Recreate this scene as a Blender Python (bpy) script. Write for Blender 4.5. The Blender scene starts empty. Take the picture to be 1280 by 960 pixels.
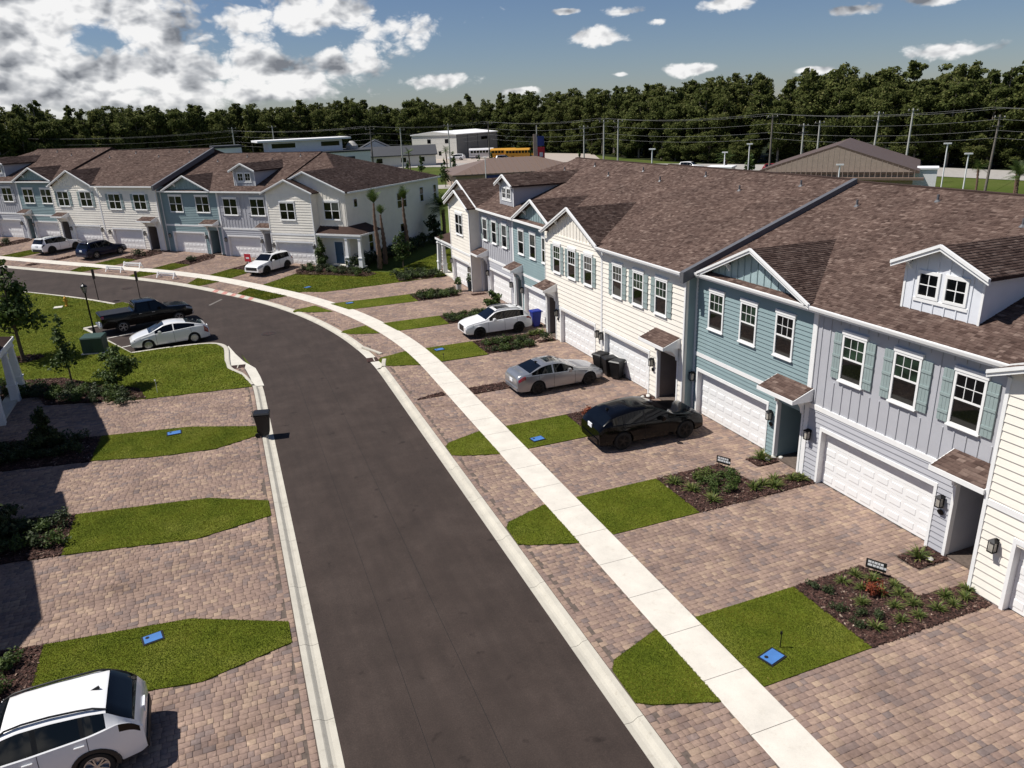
import bpy, bmesh, math, random
import numpy as np
from mathutils import Matrix, Vector

# ------------------------------------------------------------------ camera, sky, sun, exposure
scene = bpy.context.scene
COL = scene.collection
cam_data = bpy.data.cameras.new("Camera")
cam = bpy.data.objects.new("Camera", cam_data)
COL.objects.link(cam)
cam_data.sensor_width = 36.0
cam_data.lens = 936.0 / 1280.0 * 36.0
cam_data.clip_start = 0.1
cam_data.clip_end = 8000.0
CAM_PITCH, CAM_ROLL, CAM_YAW, CAM_H = math.radians(19.868), math.radians(-2.227), math.radians(21.030), 14.0043
_f = Vector((math.sin(CAM_YAW) * math.cos(CAM_PITCH), math.cos(CAM_YAW) * math.cos(CAM_PITCH), -math.sin(CAM_PITCH)))
_r = Vector((math.cos(CAM_YAW), -math.sin(CAM_YAW), 0.0))
_u = _r.cross(_f)
_r2 = _r * math.cos(CAM_ROLL) + _u * math.sin(CAM_ROLL)
_u2 = -_r * math.sin(CAM_ROLL) + _u * math.cos(CAM_ROLL)
cam.matrix_world = Matrix(((_r2.x, _u2.x, -_f.x, 0.0), (_r2.y, _u2.y, -_f.y, 0.0), (_r2.z, _u2.z, -_f.z, CAM_H), (0, 0, 0, 1)))
scene.camera = cam

SUN_EL = math.radians(57.0)
SUN_TO = Vector((0.915, -0.40, 0.0)).normalized()            # horizontal direction in which shadows fall
SUN_DIR = Vector((SUN_TO.x * math.cos(SUN_EL), SUN_TO.y * math.cos(SUN_EL), -math.sin(SUN_EL)))
sun_data = bpy.data.lights.new("Sun", 'SUN')
sun_data.energy = 5.0
sun_data.angle = math.radians(0.53)
sun_data.color = (1.0, 0.955, 0.89)
sun = bpy.data.objects.new("Sun", sun_data)
COL.objects.link(sun)
sun.rotation_euler = SUN_DIR.to_track_quat('-Z', 'Y').to_euler()

world = bpy.data.worlds.new("World")
scene.world = world
world.use_nodes = True
def build_sky():
    nt = world.node_tree
    for n in list(nt.nodes):
        nt.nodes.remove(n)
    N = nt.nodes.new
    Lk = nt.links.new
    def math_(op, a, b=None, c=None, clamp=False):
        n = N('ShaderNodeMath'); n.operation = op; n.use_clamp = clamp
        for i, v in enumerate((a, b, c)):
            if v is None: continue
            if isinstance(v, (int, float)): n.inputs[i].default_value = v
            else: Lk(v, n.inputs[i])
        return n.outputs[0]
    sky = N('ShaderNodeTexSky'); sky.sky_type = 'NISHITA'; sky.sun_disc = False
    sky.sun_elevation = SUN_EL
    sky.sun_rotation = math.atan2(-SUN_TO.x, -SUN_TO.y)
    sky.air_density = 1.0; sky.dust_density = 0.15; sky.ozone_density = 2.0; sky.altitude = 0
    tc = N('ShaderNodeTexCoord')
    sep = N('ShaderNodeSeparateXYZ'); Lk(tc.outputs['Generated'], sep.inputs[0])
    X, Y, Z = sep.outputs
    az = math_('ARCTAN2', X, Y)                              # 0 = +Y, positive to the right
    el = math_('ARCSINE', Z)
    # cloud space: azimuth and elevation, puffs a little wider than tall
    def cvec(da, de, s):
        cb = N('ShaderNodeCombineXYZ')
        Lk(math_('MULTIPLY', math_('ADD', az, da), s), cb.inputs[0])
        Lk(math_('MULTIPLY', math_('ADD', el, de), s * 1.55), cb.inputs[1])
        cb.inputs[2].default_value = 3.7
        return cb.outputs[0]
    def noise(vec, sc, det, rough=.55):
        n = N('ShaderNodeTexNoise'); n.noise_dimensions = '2D'
        n.inputs['Scale'].default_value = sc; n.inputs['Detail'].default_value = det; n.inputs['Roughness'].default_value = rough
        Lk(vec, n.inputs['Vector']); return n.outputs[0]
    base = cvec(0, 0, 1.0)
    ae = N('ShaderNodeCombineXYZ'); Lk(az, ae.inputs[0]); Lk(el, ae.inputs[1])
    def blob(a0, e0, ra, re):
        mv = N('ShaderNodeVectorMath'); mv.operation = 'MULTIPLY_ADD'
        Lk(ae.outputs[0], mv.inputs[0]); mv.inputs[1].default_value = (1 / ra, 1 / re, 0); mv.inputs[2].default_value = (-a0 / ra, -e0 / re, 0)
        ln = N('ShaderNodeVectorMath'); ln.operation = 'LENGTH'; Lk(mv.outputs[0], ln.inputs[0])
        return ln.outputs['Value']
    # where the clouds stand: one bank rising to the left, a row of puffs, more of the same kind round the sky
    wide = noise(cvec(0, 0, 1.0), 1.7, 3)
    blobs = CLOUD_BLOBS
    m = None
    for b in blobs:
        x = blob(*b)
        m = x if m is None else math_('MINIMUM', m, x)
    m = math_('SUBTRACT', 1.0, math_('MINIMUM', m, 2.0))
    # scattered field outside the picture's azimuths
    away = math_('MULTIPLY', math_('SUBTRACT', math_('ABSOLUTE', math_('SUBTRACT', az, .37)), .75), 3.0, clamp=True)
    m2 = math_('SUBTRACT', math_('MULTIPLY', wide, 2.6), 1.55)
    m = math_('MAXIMUM', m, math_('SUBTRACT', math_('MULTIPLY', math_('ADD', m2, 1.0), away), 1.0))
    def puff(da, de, det=3.0):
        v = N('ShaderNodeTexVoronoi'); v.voronoi_dimensions = '2D'; v.feature = 'F1'; v.inputs['Scale'].default_value = 17.0
        v.inputs['Detail'].default_value = det; v.inputs['Roughness'].default_value = .6; v.inputs['Lacunarity'].default_value = 2.3
        wv = N('ShaderNodeVectorMath'); wv.operation = 'ADD'; Lk(cvec(da, de, 1.0), wv.inputs[0])
        wn = N('ShaderNodeTexNoise'); wn.noise_dimensions = '2D'; wn.inputs['Scale'].default_value = 20; wn.inputs['Detail'].default_value = 3; Lk(cvec(da, de, 1.0), wn.inputs['Vector'])
        ws_ = N('ShaderNodeVectorMath'); ws_.operation = 'SCALE'; ws_.inputs['Scale'].default_value = .035; Lk(wn.outputs['Color'], ws_.inputs[0]); Lk(ws_.outputs[0], wv.inputs[1])
        Lk(wv.outputs[0], v.inputs['Vector']); return v.outputs['Distance']
    def dens(da, de):
        n1 = noise(cvec(da, de, 1.0), 9.0, 6, .55)
        s = math_('ADD', math_('MULTIPLY', math_('SUBTRACT', n1, .5), 2.5), math_('MULTIPLY', math_('SUBTRACT', .55, puff(da, de)), .55))
        return math_('ADD', m, s)
    d0 = dens(0.0, 0.0)
    cover = N('ShaderNodeMapRange'); cover.interpolation_type = 'SMOOTHSTEP'
    Lk(d0, cover.inputs[0]); cover.inputs[1].default_value = -0.05; cover.inputs[2].default_value = 0.42
    # light: brighter where the cloud thins towards the sun, grey in the thick underside
    def soft(da, de): return noise(cvec(da, de, 1.0), 12.0, 4, .52)
    lit = math_('ADD', math_('SUBTRACT', soft(0.0, 0.0), soft(-0.012, 0.020)), math_('MULTIPLY', math_('SUBTRACT', puff(-0.004, 0.008, 2.0), puff(0.0, 0.0, 2.0)), .30))
    thick = N('ShaderNodeMapRange'); Lk(d0, thick.inputs[0]); thick.inputs[1].default_value = 0.2; thick.inputs[2].default_value = 1.5
    lum = math_('SUBTRACT', math_('MULTIPLY_ADD', lit, 2.3, 0.80), math_('MULTIPLY', thick.outputs[0], 0.50), clamp=True)
    ramp = N('ShaderNodeValToRGB'); Lk(lum, ramp.inputs[0])
    e = ramp.color_ramp.elements
    e[0].position = 0.08; e[0].color = (3.3, 3.5, 3.95, 1)
    e[1].position = 0.90; e[1].color = (16.0, 15.9, 15.8, 1)
    x = e.new(0.50); x.color = (8.8, 9.0, 9.4, 1)
    tint = N('ShaderNodeMix'); tint.data_type = 'RGBA'; tint.blend_type = 'MULTIPLY'; tint.inputs[0].default_value = 1.0
    Lk(sky.outputs[0], tint.inputs[6]); tint.inputs[7].default_value = SKY_TINT
    mix = N('ShaderNodeMix'); mix.data_type = 'RGBA'
    up = N('ShaderNodeMapRange'); Lk(el, up.inputs[0]); up.inputs[1].default_value = -0.01; up.inputs[2].default_value = 0.03
    Lk(math_('MULTIPLY', math_('MULTIPLY', cover.outputs[0], up.outputs[0]), 0.96), mix.inputs[0])
    Lk(tint.outputs[2], mix.inputs[6]); Lk(ramp.outputs[0], mix.inputs[7])
    bg = N('ShaderNodeBackground'); bg.inputs['Strength'].default_value = SKY_STRENGTH
    Lk(mix.outputs[2], bg.inputs[0])
    out = N('ShaderNodeOutputWorld'); Lk(bg.outputs[0], out.inputs[0])
SKY_STRENGTH = 0.05
SKY_TINT = (0.82, 0.90, 1.12, 1)
CLOUD_BLOBS = [(-.12, .115, .32, .095), (.04, .108, .20, .066), (-.17, .055, .36, .070), (.02, .055, .24, .052), (.175, .066, .085, .026), (.09, .036, .15, .020), (-.1, .026, .25, .02), (-.45, .08, .3, .06),
               (.303, .042, .055, .014), (.48, .083, .052, .013), (.522, .108, .030, .008), (.560, .096, .020, .008), (.632, .110, .038, .009), (.775, .094, .036, .008), (.862, .098, .05, .008),
               (.614, .042, .035, .008), (.512, .040, .020, .005), (.89, .046, .05, .010), (.390, .026, .035, .006), (.74, .034, .03, .006), (.45, .112, .014, .004)]
build_sky()
vs = scene.view_settings
vs.view_transform = 'Standard'
vs.look = 'None'
vs.exposure = 0.24
vs.gamma = 1.0
vs.use_curve_mapping = False
scene.cycles.max_bounces = 6
scene.cycles.diffuse_bounces = 3
scene.cycles.glossy_bounces = 3
scene.cycles.use_denoising = True

# ------------------------------------------------------------------ helpers
rng = np.random.default_rng(7)
RND = random.Random(11)
SLOPE_Y0, SLOPE_Y1, SLOPE_K = 70.0, 112.0, 0.035
def gz(x, y):                                              # the street climbs gently behind the bend
    return SLOPE_K * min(max(y - SLOPE_Y0, 0.0), SLOPE_Y1 - SLOPE_Y0)

def props(o, label=None, category=None, group=None, kind=None):
    if label: o["label"] = label
    if category: o["category"] = category
    if group: o["group"] = group
    if kind: o["kind"] = kind
    return o

def link(name, data, parent=None, loc=None, rot=None, scale=None):
    o = bpy.data.objects.new(name, data)
    COL.objects.link(o)
    if parent is not None: o.parent = parent
    if loc is not None: o.location = loc
    if rot is not None: o.rotation_euler = rot if hasattr(rot, '__len__') else (0, 0, rot)
    if scale is not None: o.scale = scale if hasattr(scale, '__len__') else (scale,) * 3
    return o

def empty(name, loc=(0, 0, 0), rotz=0.0, parent=None):
    o = link(name, None, parent, loc, rotz)
    o.empty_display_size = 0.2
    return o

def mesh_np(name, V, Q, mat=None, tint=None, smooth=False):
    """fast mesh from an (n,3) array and an (m,4) or (m,3) face array; tint = one float per face"""
    V = np.ascontiguousarray(V, dtype=np.float32); Q = np.ascontiguousarray(Q, dtype=np.int32)
    me = bpy.data.meshes.new(name)
    k = Q.shape[1]
    me.vertices.add(len(V)); me.vertices.foreach_set('co', V.ravel())
    me.loops.add(Q.size); me.loops.foreach_set('vertex_index', Q.ravel())
    me.polygons.add(len(Q))
    me.polygons.foreach_set('loop_start', np.arange(0, Q.size, k, dtype=np.int32))
    me.polygons.foreach_set('loop_total', np.full(len(Q), k, dtype=np.int32))
    if smooth: me.polygons.foreach_set('use_smooth', np.ones(len(Q), dtype=bool))
    if tint is not None:
        at = me.attributes.new('tint', 'FLOAT', 'FACE')
        at.data.foreach_set('value', np.ascontiguousarray(tint, dtype=np.float32))
    me.update(); me.validate()
    if mat is not None: me.materials.append(mat)
    return me

class MB:
    """collects shapes, builds ONE mesh"""
    def __init__(s): s.v = []; s.f = []
    def add(s, vs_, fs):
        b = len(s.v); s.v += [tuple(p) for p in vs_]; s.f += [tuple(i + b for i in f) for f in fs]; return s
    def box(s, x0, x1, y0, y1, z0, z1):
        return s.add([(x0, y0, z0), (x1, y0, z0), (x1, y1, z0), (x0, y1, z0), (x0, y0, z1), (x1, y0, z1), (x1, y1, z1), (x0, y1, z1)],
                     [(0, 3, 2, 1), (4, 5, 6, 7), (0, 1, 5, 4), (1, 2, 6, 5), (2, 3, 7, 6), (3, 0, 4, 7)])
    def quad(s, *p): return s.add(p, [tuple(range(len(p)))])
    def prism(s, pts, ax, a0, a1):
        """extrude a 2D outline along axis ax (0: pts are (y,z); 1: (x,z); 2: (x,y))"""
        def P(p, a): return {0: (a, p[0], p[1]), 1: (p[0], a, p[1]), 2: (p[0], p[1], a)}[ax]
        n = len(pts)
        V = [P(p, a0) for p in pts] + [P(p, a1) for p in pts]
        F = [tuple(range(n))[::-1], tuple(range(n, 2 * n))] + [(i, (i + 1) % n, (i + 1) % n + n, i + n) for i in range(n)]
        return s.add(V, F)
    def bar(s, p0, p1, w, h, up=(0, 0, 1)):
        p0 = Vector(p0); p1 = Vector(p1); d = (p1 - p0).normalized(); u = Vector(up)
        if abs(d.dot(u)) > .99: u = Vector((1, 0, 0))
        sd = d.cross(u).normalized(); u = sd.cross(d).normalized()
        V = []
        for p in (p0, p1):
            for a, b in ((-1, -1), (1, -1), (1, 1), (-1, 1)): V.append(p + sd * (a * w / 2) + u * (b * h / 2))
        return s.add(V, [(3, 2, 1, 0), (4, 5, 6, 7), (0, 1, 5, 4), (1, 2, 6, 5), (2, 3, 7, 6), (3, 0, 4, 7)])
    def tube(s, pts, radii, n=8, cap=True):
        pts = [Vector(p) for p in pts]
        if not hasattr(radii, '__len__'): radii = [radii] * len(pts)
        V = []; F = []
        for i, p in enumerate(pts):
            d = (pts[min(i + 1, len(pts) - 1)] - pts[max(i - 1, 0)]).normalized()
            u = Vector((0, 0, 1)) if abs(d.z) < .9 else Vector((1, 0, 0))
            a = d.cross(u).normalized(); b = d.cross(a).normalized()
            for k in range(n):
                t = 2 * math.pi * k / n
                V.append(p + (a * math.cos(t) + b * math.sin(t)) * radii[i])
        for i in range(len(pts) - 1):
            for k in range(n):
                F.append((i * n + k, i * n + (k + 1) % n, (i + 1) * n + (k + 1) % n, (i + 1) * n + k))
        if cap: F += [tuple(range(n)), tuple(range((len(pts) - 1) * n, len(pts) * n))[::-1]]
        return s.add(V, F)
    def lathe(s, prof, n=16, c=(0, 0, 0), axis=2):
        V = []; F = []
        for r, h in prof:
            for k in range(n):
                t = 2 * math.pi * k / n; a, b = r * math.cos(t), r * math.sin(t)
                p = (a, b, h) if axis == 2 else ((a, h, b) if axis == 1 else (h, a, b))
                V.append((p[0] + c[0], p[1] + c[1], p[2] + c[2]))
        for i in range(len(prof) - 1):
            for k in range(n): F.append((i * n + k, i * n + (k + 1) % n, (i + 1) * n + (k + 1) % n, (i + 1) * n + k))
        F += [tuple(range(n)), tuple(range((len(prof) - 1) * n, len(prof) * n))]
        return s.add(V, F)
    def mesh(s, name, mat=None, smooth=None, bevel=0.0):
        me = bpy.data.meshes.new(name)
        me.from_pydata(s.v, [], s.f)
        bm = bmesh.new(); bm.from_mesh(me)
        bmesh.ops.recalc_face_normals(bm, faces=bm.faces)
        if bevel > 0:
            bmesh.ops.bevel(bm, geom=[e for e in bm.edges if e.calc_face_angle(0) > .5], offset=bevel, segments=2, affect='EDGES', clamp_overlap=True)
        bm.to_mesh(me); bm.free()
        if mat is not None: me.materials.append(mat)
        if smooth is not None:
            me.polygons.foreach_set('use_smooth', np.ones(len(me.polygons), dtype=bool))
            me.set_sharp_from_angle(angle=math.radians(smooth))
        return me
    def build(s, name, mat=None, parent=None, smooth=None, bevel=0.0, **kw):
        return link(name, s.mesh(name, mat, smooth, bevel), parent, **kw)

# ------------------------------------------------------------------ materials
def _nt(name):
    m = bpy.data.materials.new(name); m.use_nodes = True
    nt = m.node_tree; b = nt.nodes['Principled BSDF']
    return m, nt, b
def _noise(nt, scale, detail=4, rough=.55, coord='Object', vec_scale=None):
    tc = nt.nodes.new('ShaderNodeTexCoord'); n = nt.nodes.new('ShaderNodeTexNoise')
    n.inputs['Scale'].default_value = scale; n.inputs['Detail'].default_value = detail; n.inputs['Roughness'].default_value = rough
    if vec_scale:
        mp = nt.nodes.new('ShaderNodeMapping'); mp.inputs['Scale'].default_value = vec_scale
        nt.links.new(tc.outputs[coord], mp.inputs[0]); nt.links.new(mp.outputs[0], n.inputs['Vector'])
    else: nt.links.new(tc.outputs[coord], n.inputs['Vector'])
    return n.outputs['Fac' if 'Fac' in n.outputs else 0]
def _ramp(nt, fac, stops):
    r = nt.nodes.new('ShaderNodeValToRGB'); nt.links.new(fac, r.inputs[0])
    e = r.color_ramp.elements
    e[0].position, e[0].color = stops[0][0], (*stops[0][1], 1)
    e[1].position, e[1].color = stops[-1][0], (*stops[-1][1], 1)
    for p, c in stops[1:-1]:
        x = e.new(p); x.color = (*c, 1)
    return r.outputs[0]
def _mul(nt, a, b, fac=1.0, mode='MULTIPLY'):
    m = nt.nodes.new('ShaderNodeMix'); m.data_type = 'RGBA'; m.blend_type = mode; m.inputs[0].default_value = fac
    nt.links.new(a, m.inputs[6])
    if isinstance(b, tuple): m.inputs[7].default_value = (*b, 1)
    else: nt.links.new(b, m.inputs[7])
    return m.outputs[2]
def _bump(nt, b, fac, strength=.3, dist=.02):
    bp = nt.nodes.new('ShaderNodeBump'); bp.inputs['Strength'].default_value = strength; bp.inputs['Distance'].default_value = dist
    nt.links.new(fac, bp.inputs['Height']); nt.links.new(bp.outputs[0], b.inputs['Normal'])
def flat(name, col, rough=.6, metal=0.0, var=.12, scale=2.5, spec=.4, coat=0.0, bump=0.0, bscale=60, vec_scale=None):
    m, nt, b = _nt(name)
    n = _noise(nt, scale, 5, .6, vec_scale=vec_scale)
    c = _ramp(nt, n, [(.3, tuple(x * (1 - var) for x in col)), (.7, tuple(min(1, x * (1 + var * .8)) for x in col))])
    nt.links.new(c, b.inputs['Base Color'])
    b.inputs['Roughness'].default_value = rough; b.inputs['Metallic'].default_value = metal
    b.inputs['Specular IOR Level'].default_value = spec
    b.inputs['Coat Weight'].default_value = coat; b.inputs['Coat Roughness'].default_value = .04
    if bump: _bump(nt, b, _noise(nt, bscale, 3), bump)
    return m
def tinted(name, stops, rough=.8, var=.18, scale=6.0, bump=.0, bscale=60, spec=.3, big=None, trans=0.0, wear=None):
    """colour picked by the per-face attribute 'tint', broken up by noise"""
    m, nt, b = _nt(name)
    at = nt.nodes.new('ShaderNodeAttribute'); at.attribute_name = 'tint'
    c = _ramp(nt, at.outputs['Fac'], stops)
    n = _noise(nt, scale, 4, .6)
    g = _ramp(nt, n, [(.3, (1 - var,) * 3), (.7, (1 + var,) * 3)])
    c = _mul(nt, c, g)
    if big:
        n2 = _noise(nt, big[0], 3, .6)
        c = _mul(nt, c, _ramp(nt, n2, [(.38, big[1]), (.62, big[2])]))
    if wear:
        c = _mul(nt, c, _ramp(nt, _noise(nt, wear[0], 5, .7), [(.60, (1, 1, 1)), (.72, wear[1])]))
        c = _mul(nt, c, _ramp(nt, _noise(nt, wear[0] * .45, 4, .6, vec_scale=(.5, 1.6, 1)), [(.28, wear[2]), (.42, (1, 1, 1))]))
    nt.links.new(c, b.inputs['Base Color'])
    b.inputs['Roughness'].default_value = rough; b.inputs['Specular IOR Level'].default_value = spec
    if bump: _bump(nt, b, _noise(nt, bscale, 3), bump)
    if trans > 0:
        tr = nt.nodes.new('ShaderNodeBsdfTranslucent'); nt.links.new(c, tr.inputs[0])
        mx = nt.nodes.new('ShaderNodeMixShader'); mx.inputs[0].default_value = trans
        nt.links.new(b.outputs[0], mx.inputs[1]); nt.links.new(tr.outputs[0], mx.inputs[2])
        nt.links.new(mx.outputs[0], nt.nodes['Material Output'].inputs[0])
    return m
def glassy(name, col=(.006, .007, .008), rough=.04, spec=.5, var=.3):
    m, nt, b = _nt(name)
    n = _noise(nt, 1.3, 2)
    nt.links.new(_ramp(nt, n, [(.35, tuple(x * (1 - var) for x in col)), (.65, tuple(x * (1 + var) for x in col))]), b.inputs['Base Color'])
    b.inputs['Roughness'].default_value = rough; b.inputs['Specular IOR Level'].default_value = spec
    return m
def emit_free_asphalt():
    m, nt, b = _nt('asphalt')
    fine = _noise(nt, 28, 4, .75); mid = _noise(nt, .55, 6, .65); streak = _noise(nt, .9, 5, .6, vec_scale=(2.6, .22, 1))
    c = _ramp(nt, mid, [(.32, (.036, .026, .022)), (.5, (.044, .032, .027)), (.68, (.054, .040, .034))])
    c = _mul(nt, c, _ramp(nt, streak, [(.3, (.88, .88, .88)), (.7, (1.12, 1.11, 1.10))]))
    c = _mul(nt, c, _ramp(nt, fine, [(.25, (.55, .55, .55)), (.6, (1.1, 1.1, 1.1)), (.8, (1.9, 1.85, 1.8))]), .75)
    spots = _noise(nt, 1.9, 3, .5)
    c = _mul(nt, c, _ramp(nt, spots, [(.24, (.55, .53, .53)), (.33, (1, 1, 1))]))
    nt.links.new(c, b.inputs['Base Color']); b.inputs['Roughness'].default_value = .85; b.inputs['Specular IOR Level'].default_value = .25
    _bump(nt, b, _noise(nt, 90, 3, .7), .35, .01)
    return m
def concrete(name, col, stain=.8, rough=.8):
    m, nt, b = _nt(name)
    c = _ramp(nt, _noise(nt, 1.1, 6, .65), [(.3, tuple(x * .86 for x in col)), (.7, tuple(min(1, x * 1.06) for x in col))])
    c = _mul(nt, c, _ramp(nt, _noise(nt, 3.3, 4, .7), [(.22, (stain, stain * .97, stain * .93)), (.42, (1, 1, 1))]))
    c = _mul(nt, c, _ramp(nt, _noise(nt, 70, 2, .6), [(.2, (.86, .86, .86)), (.8, (1.07, 1.07, 1.07))]))
    nt.links.new(c, b.inputs['Base Color']); b.inputs['Roughness'].default_value = rough; b.inputs['Specular IOR Level'].default_value = .3
    _bump(nt, b, _noise(nt, 45, 3, .6), .2, .01)
    return m
def ground_mat(name, a, b_, c_, scale=.35):
    m, nt, b = _nt(name)
    c = _ramp(nt, _noise(nt, scale, 7, .65), [(.3, a), (.5, b_), (.7, c_)])
    c = _mul(nt, c, _ramp(nt, _noise(nt, 14, 4, .7), [(.25, (.6, .62, .55)), (.75, (1.3, 1.25, 1.2))]))
    nt.links.new(c, b.inputs['Base Color']); b.inputs['Roughness'].default_value = .95; b.inputs['Specular IOR Level'].default_value = .1
    _bump(nt, b, _noise(nt, 30, 4, .7), .6, .03)
    return m

M = {}
M['asphalt'] = emit_free_asphalt()
M['sidewalk'] = concrete('sidewalk_concrete', (.64, .60, .53), .86)
M['curb'] = concrete('curb_concrete', (.50, .47, .40), .72)
M['slab'] = concrete('apron_concrete', (.60, .57, .50), .8)
M['white_trim'] = flat('white_trim_paint', (.80, .80, .79), .55, var=.04)
M['cream'] = flat('cream_siding_paint', (.83, .785, .70), .6, var=.05, scale=1.4)
M['teal'] = flat('teal_siding_paint', (.235, .318, .330), .6, var=.06, scale=1.4)
M['grey'] = flat('lavender_grey_siding_paint', (.43, .435, .465), .6, var=.05, scale=1.4)
M['pale_teal'] = flat('pale_teal_siding_paint', (.33, .43, .44), .6, var=.05)
M['dormer_white'] = flat('pale_grey_dormer_paint', (.70, .72, .76), .6, var=.04)
M['shutter'] = flat('sage_teal_shutter_paint', (.27, .335, .33), .6, var=.07)
M['garage'] = flat('white_garage_door_paint', (.80, .80, .79), .5, var=.03)
M['rake_grey'] = flat('dark_grey_flashing', (.11, .112, .122), .45, var=.1)
M['painted_recess_shade'] = flat('cream_recess_painted_shade', (.22, .19, .17), .7, var=.08)  # cream entry recess, its shade painted in as a darker brown
M['lamp_black'] = flat('black_lantern_metal', (.012, .012, .013), .4, metal=.5)
M['lamp_glass'] = glassy('frosted_lantern_glass', (.35, .33, .29), .25)
M['window'] = glassy('dark_window_glass', (.004, .0045, .005), .03, .5)
M['window_shade'] = glassy('window_glass_over_pale_blind', (.055, .06, .058), .08, .5, var=.3)
M['window_painted_reflection'] = glassy('window_glass_painted_green_reflection', (.018, .035, .022), .06, .5, var=.6)  # green of mirrored trees is painted into the pane colour
M['blue_door'] = flat('blue_front_door_paint', (.04, .085, .14), .4)
M['dark_base'] = flat('dark_foundation', (.03, .03, .03), .9)
SH = [(0, (.056, .036, .030)), (.25, (.082, .054, .045)), (.5, (.106, .072, .060)), (.75, (.136, .096, .080)), (1, (.185, .136, .114))]
M['shingle'] = tinted('brown_asphalt_shingle', SH, .95, .2, 9, .35, 120, .12, big=(.5, (.86, .85, .85), (1.1, 1.09, 1.08)))
PV = [(0, (.125, .099, .092)), (.16, (.160, .126, .116)), (.34, (.200, .143, .120)), (.52, (.228, .163, .133)), (.7, (.250, .180, .142)), (.86, (.300, .222, .164)), (1, (.205, .144, .124))]
M['paver'] = tinted('tumbled_concrete_paver', PV, .9, .16, 12, .3, 90, .15, big=(.6, (.95, .94, .94), (1.25, 1.24, 1.22)), wear=(1.7, (1.5, 1.5, 1.48), (.72, .70, .69)))
M['paver_sand'] = flat('joint_sand', (.11, .085, .07), .95, var=.3, scale=8)
M['lawn'] = ground_mat('lawn_turf', (.065, .090, .008), (.105, .132, .014), (.155, .17, .03), .5)
M['far_grass'] = ground_mat('rough_grass', (.045, .070, .014), (.07, .095, .02), (.11, .12, .04), .05)
GR = [(0, (.058, .082, .006)), (.35, (.108, .134, .012)), (.65, (.165, .182, .022)), (.9, (.25, .24, .05)), (1, (.38, .32, .12))]
M['grass'] = tinted('grass_blade', GR, .7, .12, .7, spec=.2, big=(.75, (.62, .74, .52), (1.35, 1.18, 1.10)), trans=.3, wear=(2.6, (1.35, 1.15, 1.3), (.75, .82, .7)))
M['mulch'] = ground_mat('mulch_soil', (.022, .013, .010), (.040, .022, .017), (.062, .034, .026), 3)
MU = [(0, (.016, .010, .008)), (.4, (.050, .025, .020)), (.7, (.090, .044, .034)), (.9, (.17, .11, .085)), (1, (.30, .23, .18))]
M['chips'] = tinted('bark_chip', MU, .95, .2, 8)
LF = [(0, (.028, .050, .010)), (.4, (.052, .088, .018)), (.75, (.092, .130, .030)), (1, (.15, .175, .05))]
M['leaf'] = tinted('green_leaf', LF, .6, .15, 3, spec=.3, trans=.25)
LD = [(0, (.018, .030, .010)), (.5, (.036, .055, .018)), (1, (.075, .095, .032))]
M['dark_leaf'] = tinted('dark_leaf', LD, .6, .15, 3, spec=.3, trans=.2)
LY = [(0, (.05, .08, .015)), (.5, (.10, .135, .03)), (1, (.19, .20, .06))]
M['strap_leaf'] = tinted('strap_leaf', LY, .55, .12, 3, spec=.3, trans=.25)
LR = [(0, (.10, .02, .01)), (.6, (.22, .05, .02)), (1, (.32, .09, .04))]
M['red_leaf'] = tinted('rust_leaf', LR, .6, .1, 3, trans=.2)
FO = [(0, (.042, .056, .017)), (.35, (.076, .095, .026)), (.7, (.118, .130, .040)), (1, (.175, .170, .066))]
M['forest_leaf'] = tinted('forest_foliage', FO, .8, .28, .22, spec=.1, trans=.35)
M['bark'] = flat('bark', (.10, .075, .055), .95, var=.35, scale=6, bump=.5, bscale=20)
M['pale_bark'] = flat('pale_bark', (.20, .17, .14), .95, var=.3, scale=4)
M['palm_bark'] = flat('palm_trunk_fibre', (.16, .10, .07), .95, var=.45, scale=9, bump=.6, bscale=14)
M['tyre'] = flat('tyre_rubber', (.012, .012, .012), .8, var=.2)
M['rim_dark'] = flat('dark_alloy', (.03, .03, .032), .35, metal=.8)
M['rim_silver'] = flat('silver_alloy', (.45, .45, .46), .3, metal=.9)
M['car_glass'] = glassy('tinted_car_glass', (.002, .0025, .003), .02, .42)
M['plastic'] = flat('black_plastic', (.012, .012, .013), .5, var=.2)
M['white_paint'] = flat('white_car_paint', (.80, .80, .80), .28, var=.02, coat=1.0)
M['pearl_paint'] = flat('pearl_white_car_paint', (.72, .72, .71), .28, var=.02, coat=1.0)
M['silver_paint'] = flat('silver_car_paint', (.30, .31, .33), .3, metal=.6, var=.03, coat=1.0)
M['black_paint'] = flat('black_car_paint', (.0015, .0015, .002), .12, var=.1, coat=.0, spec=.28)
M['navy_paint'] = flat('navy_car_paint', (.004, .007, .028), .15, var=.1, coat=.0, spec=.35)
M['tail_red'] = flat('tail_light_red', (.22, .008, .01), .15, coat=1.0)
M['tail_dark'] = flat('smoked_tail_light', (.006, .003, .003), .2, coat=.0, spec=.25)
M['headlamp'] = glassy('headlamp_glass', (.32, .34, .36), .1)
M['plate'] = flat('number_plate_white', (.75, .77, .80), .5)
M['seam'] = flat('panel_gap', (.01, .01, .01), .9)
M['line'] = flat('white_road_paint', (.62, .60, .56), .8, var=.2, scale=9)
M['smear'] = flat('pale_scrape', (.15, .135, .12), .85, var=.3, scale=9)
M['red_paint'] = flat('red_curb_paint', (.42, .20, .17), .8, var=.4, scale=4)
M['iron'] = flat('cast_iron', (.035, .028, .026), .7, metal=.4, var=.3)
M['rust_iron'] = flat('rusty_grate', (.06, .022, .016), .85, var=.3)
M['bin_black'] = flat('black_bin_plastic', (.010, .010, .011), .45, var=.15)
M['bin_blue'] = flat('blue_bin_plastic', (.006, .020, .22), .4, var=.1)
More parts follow.
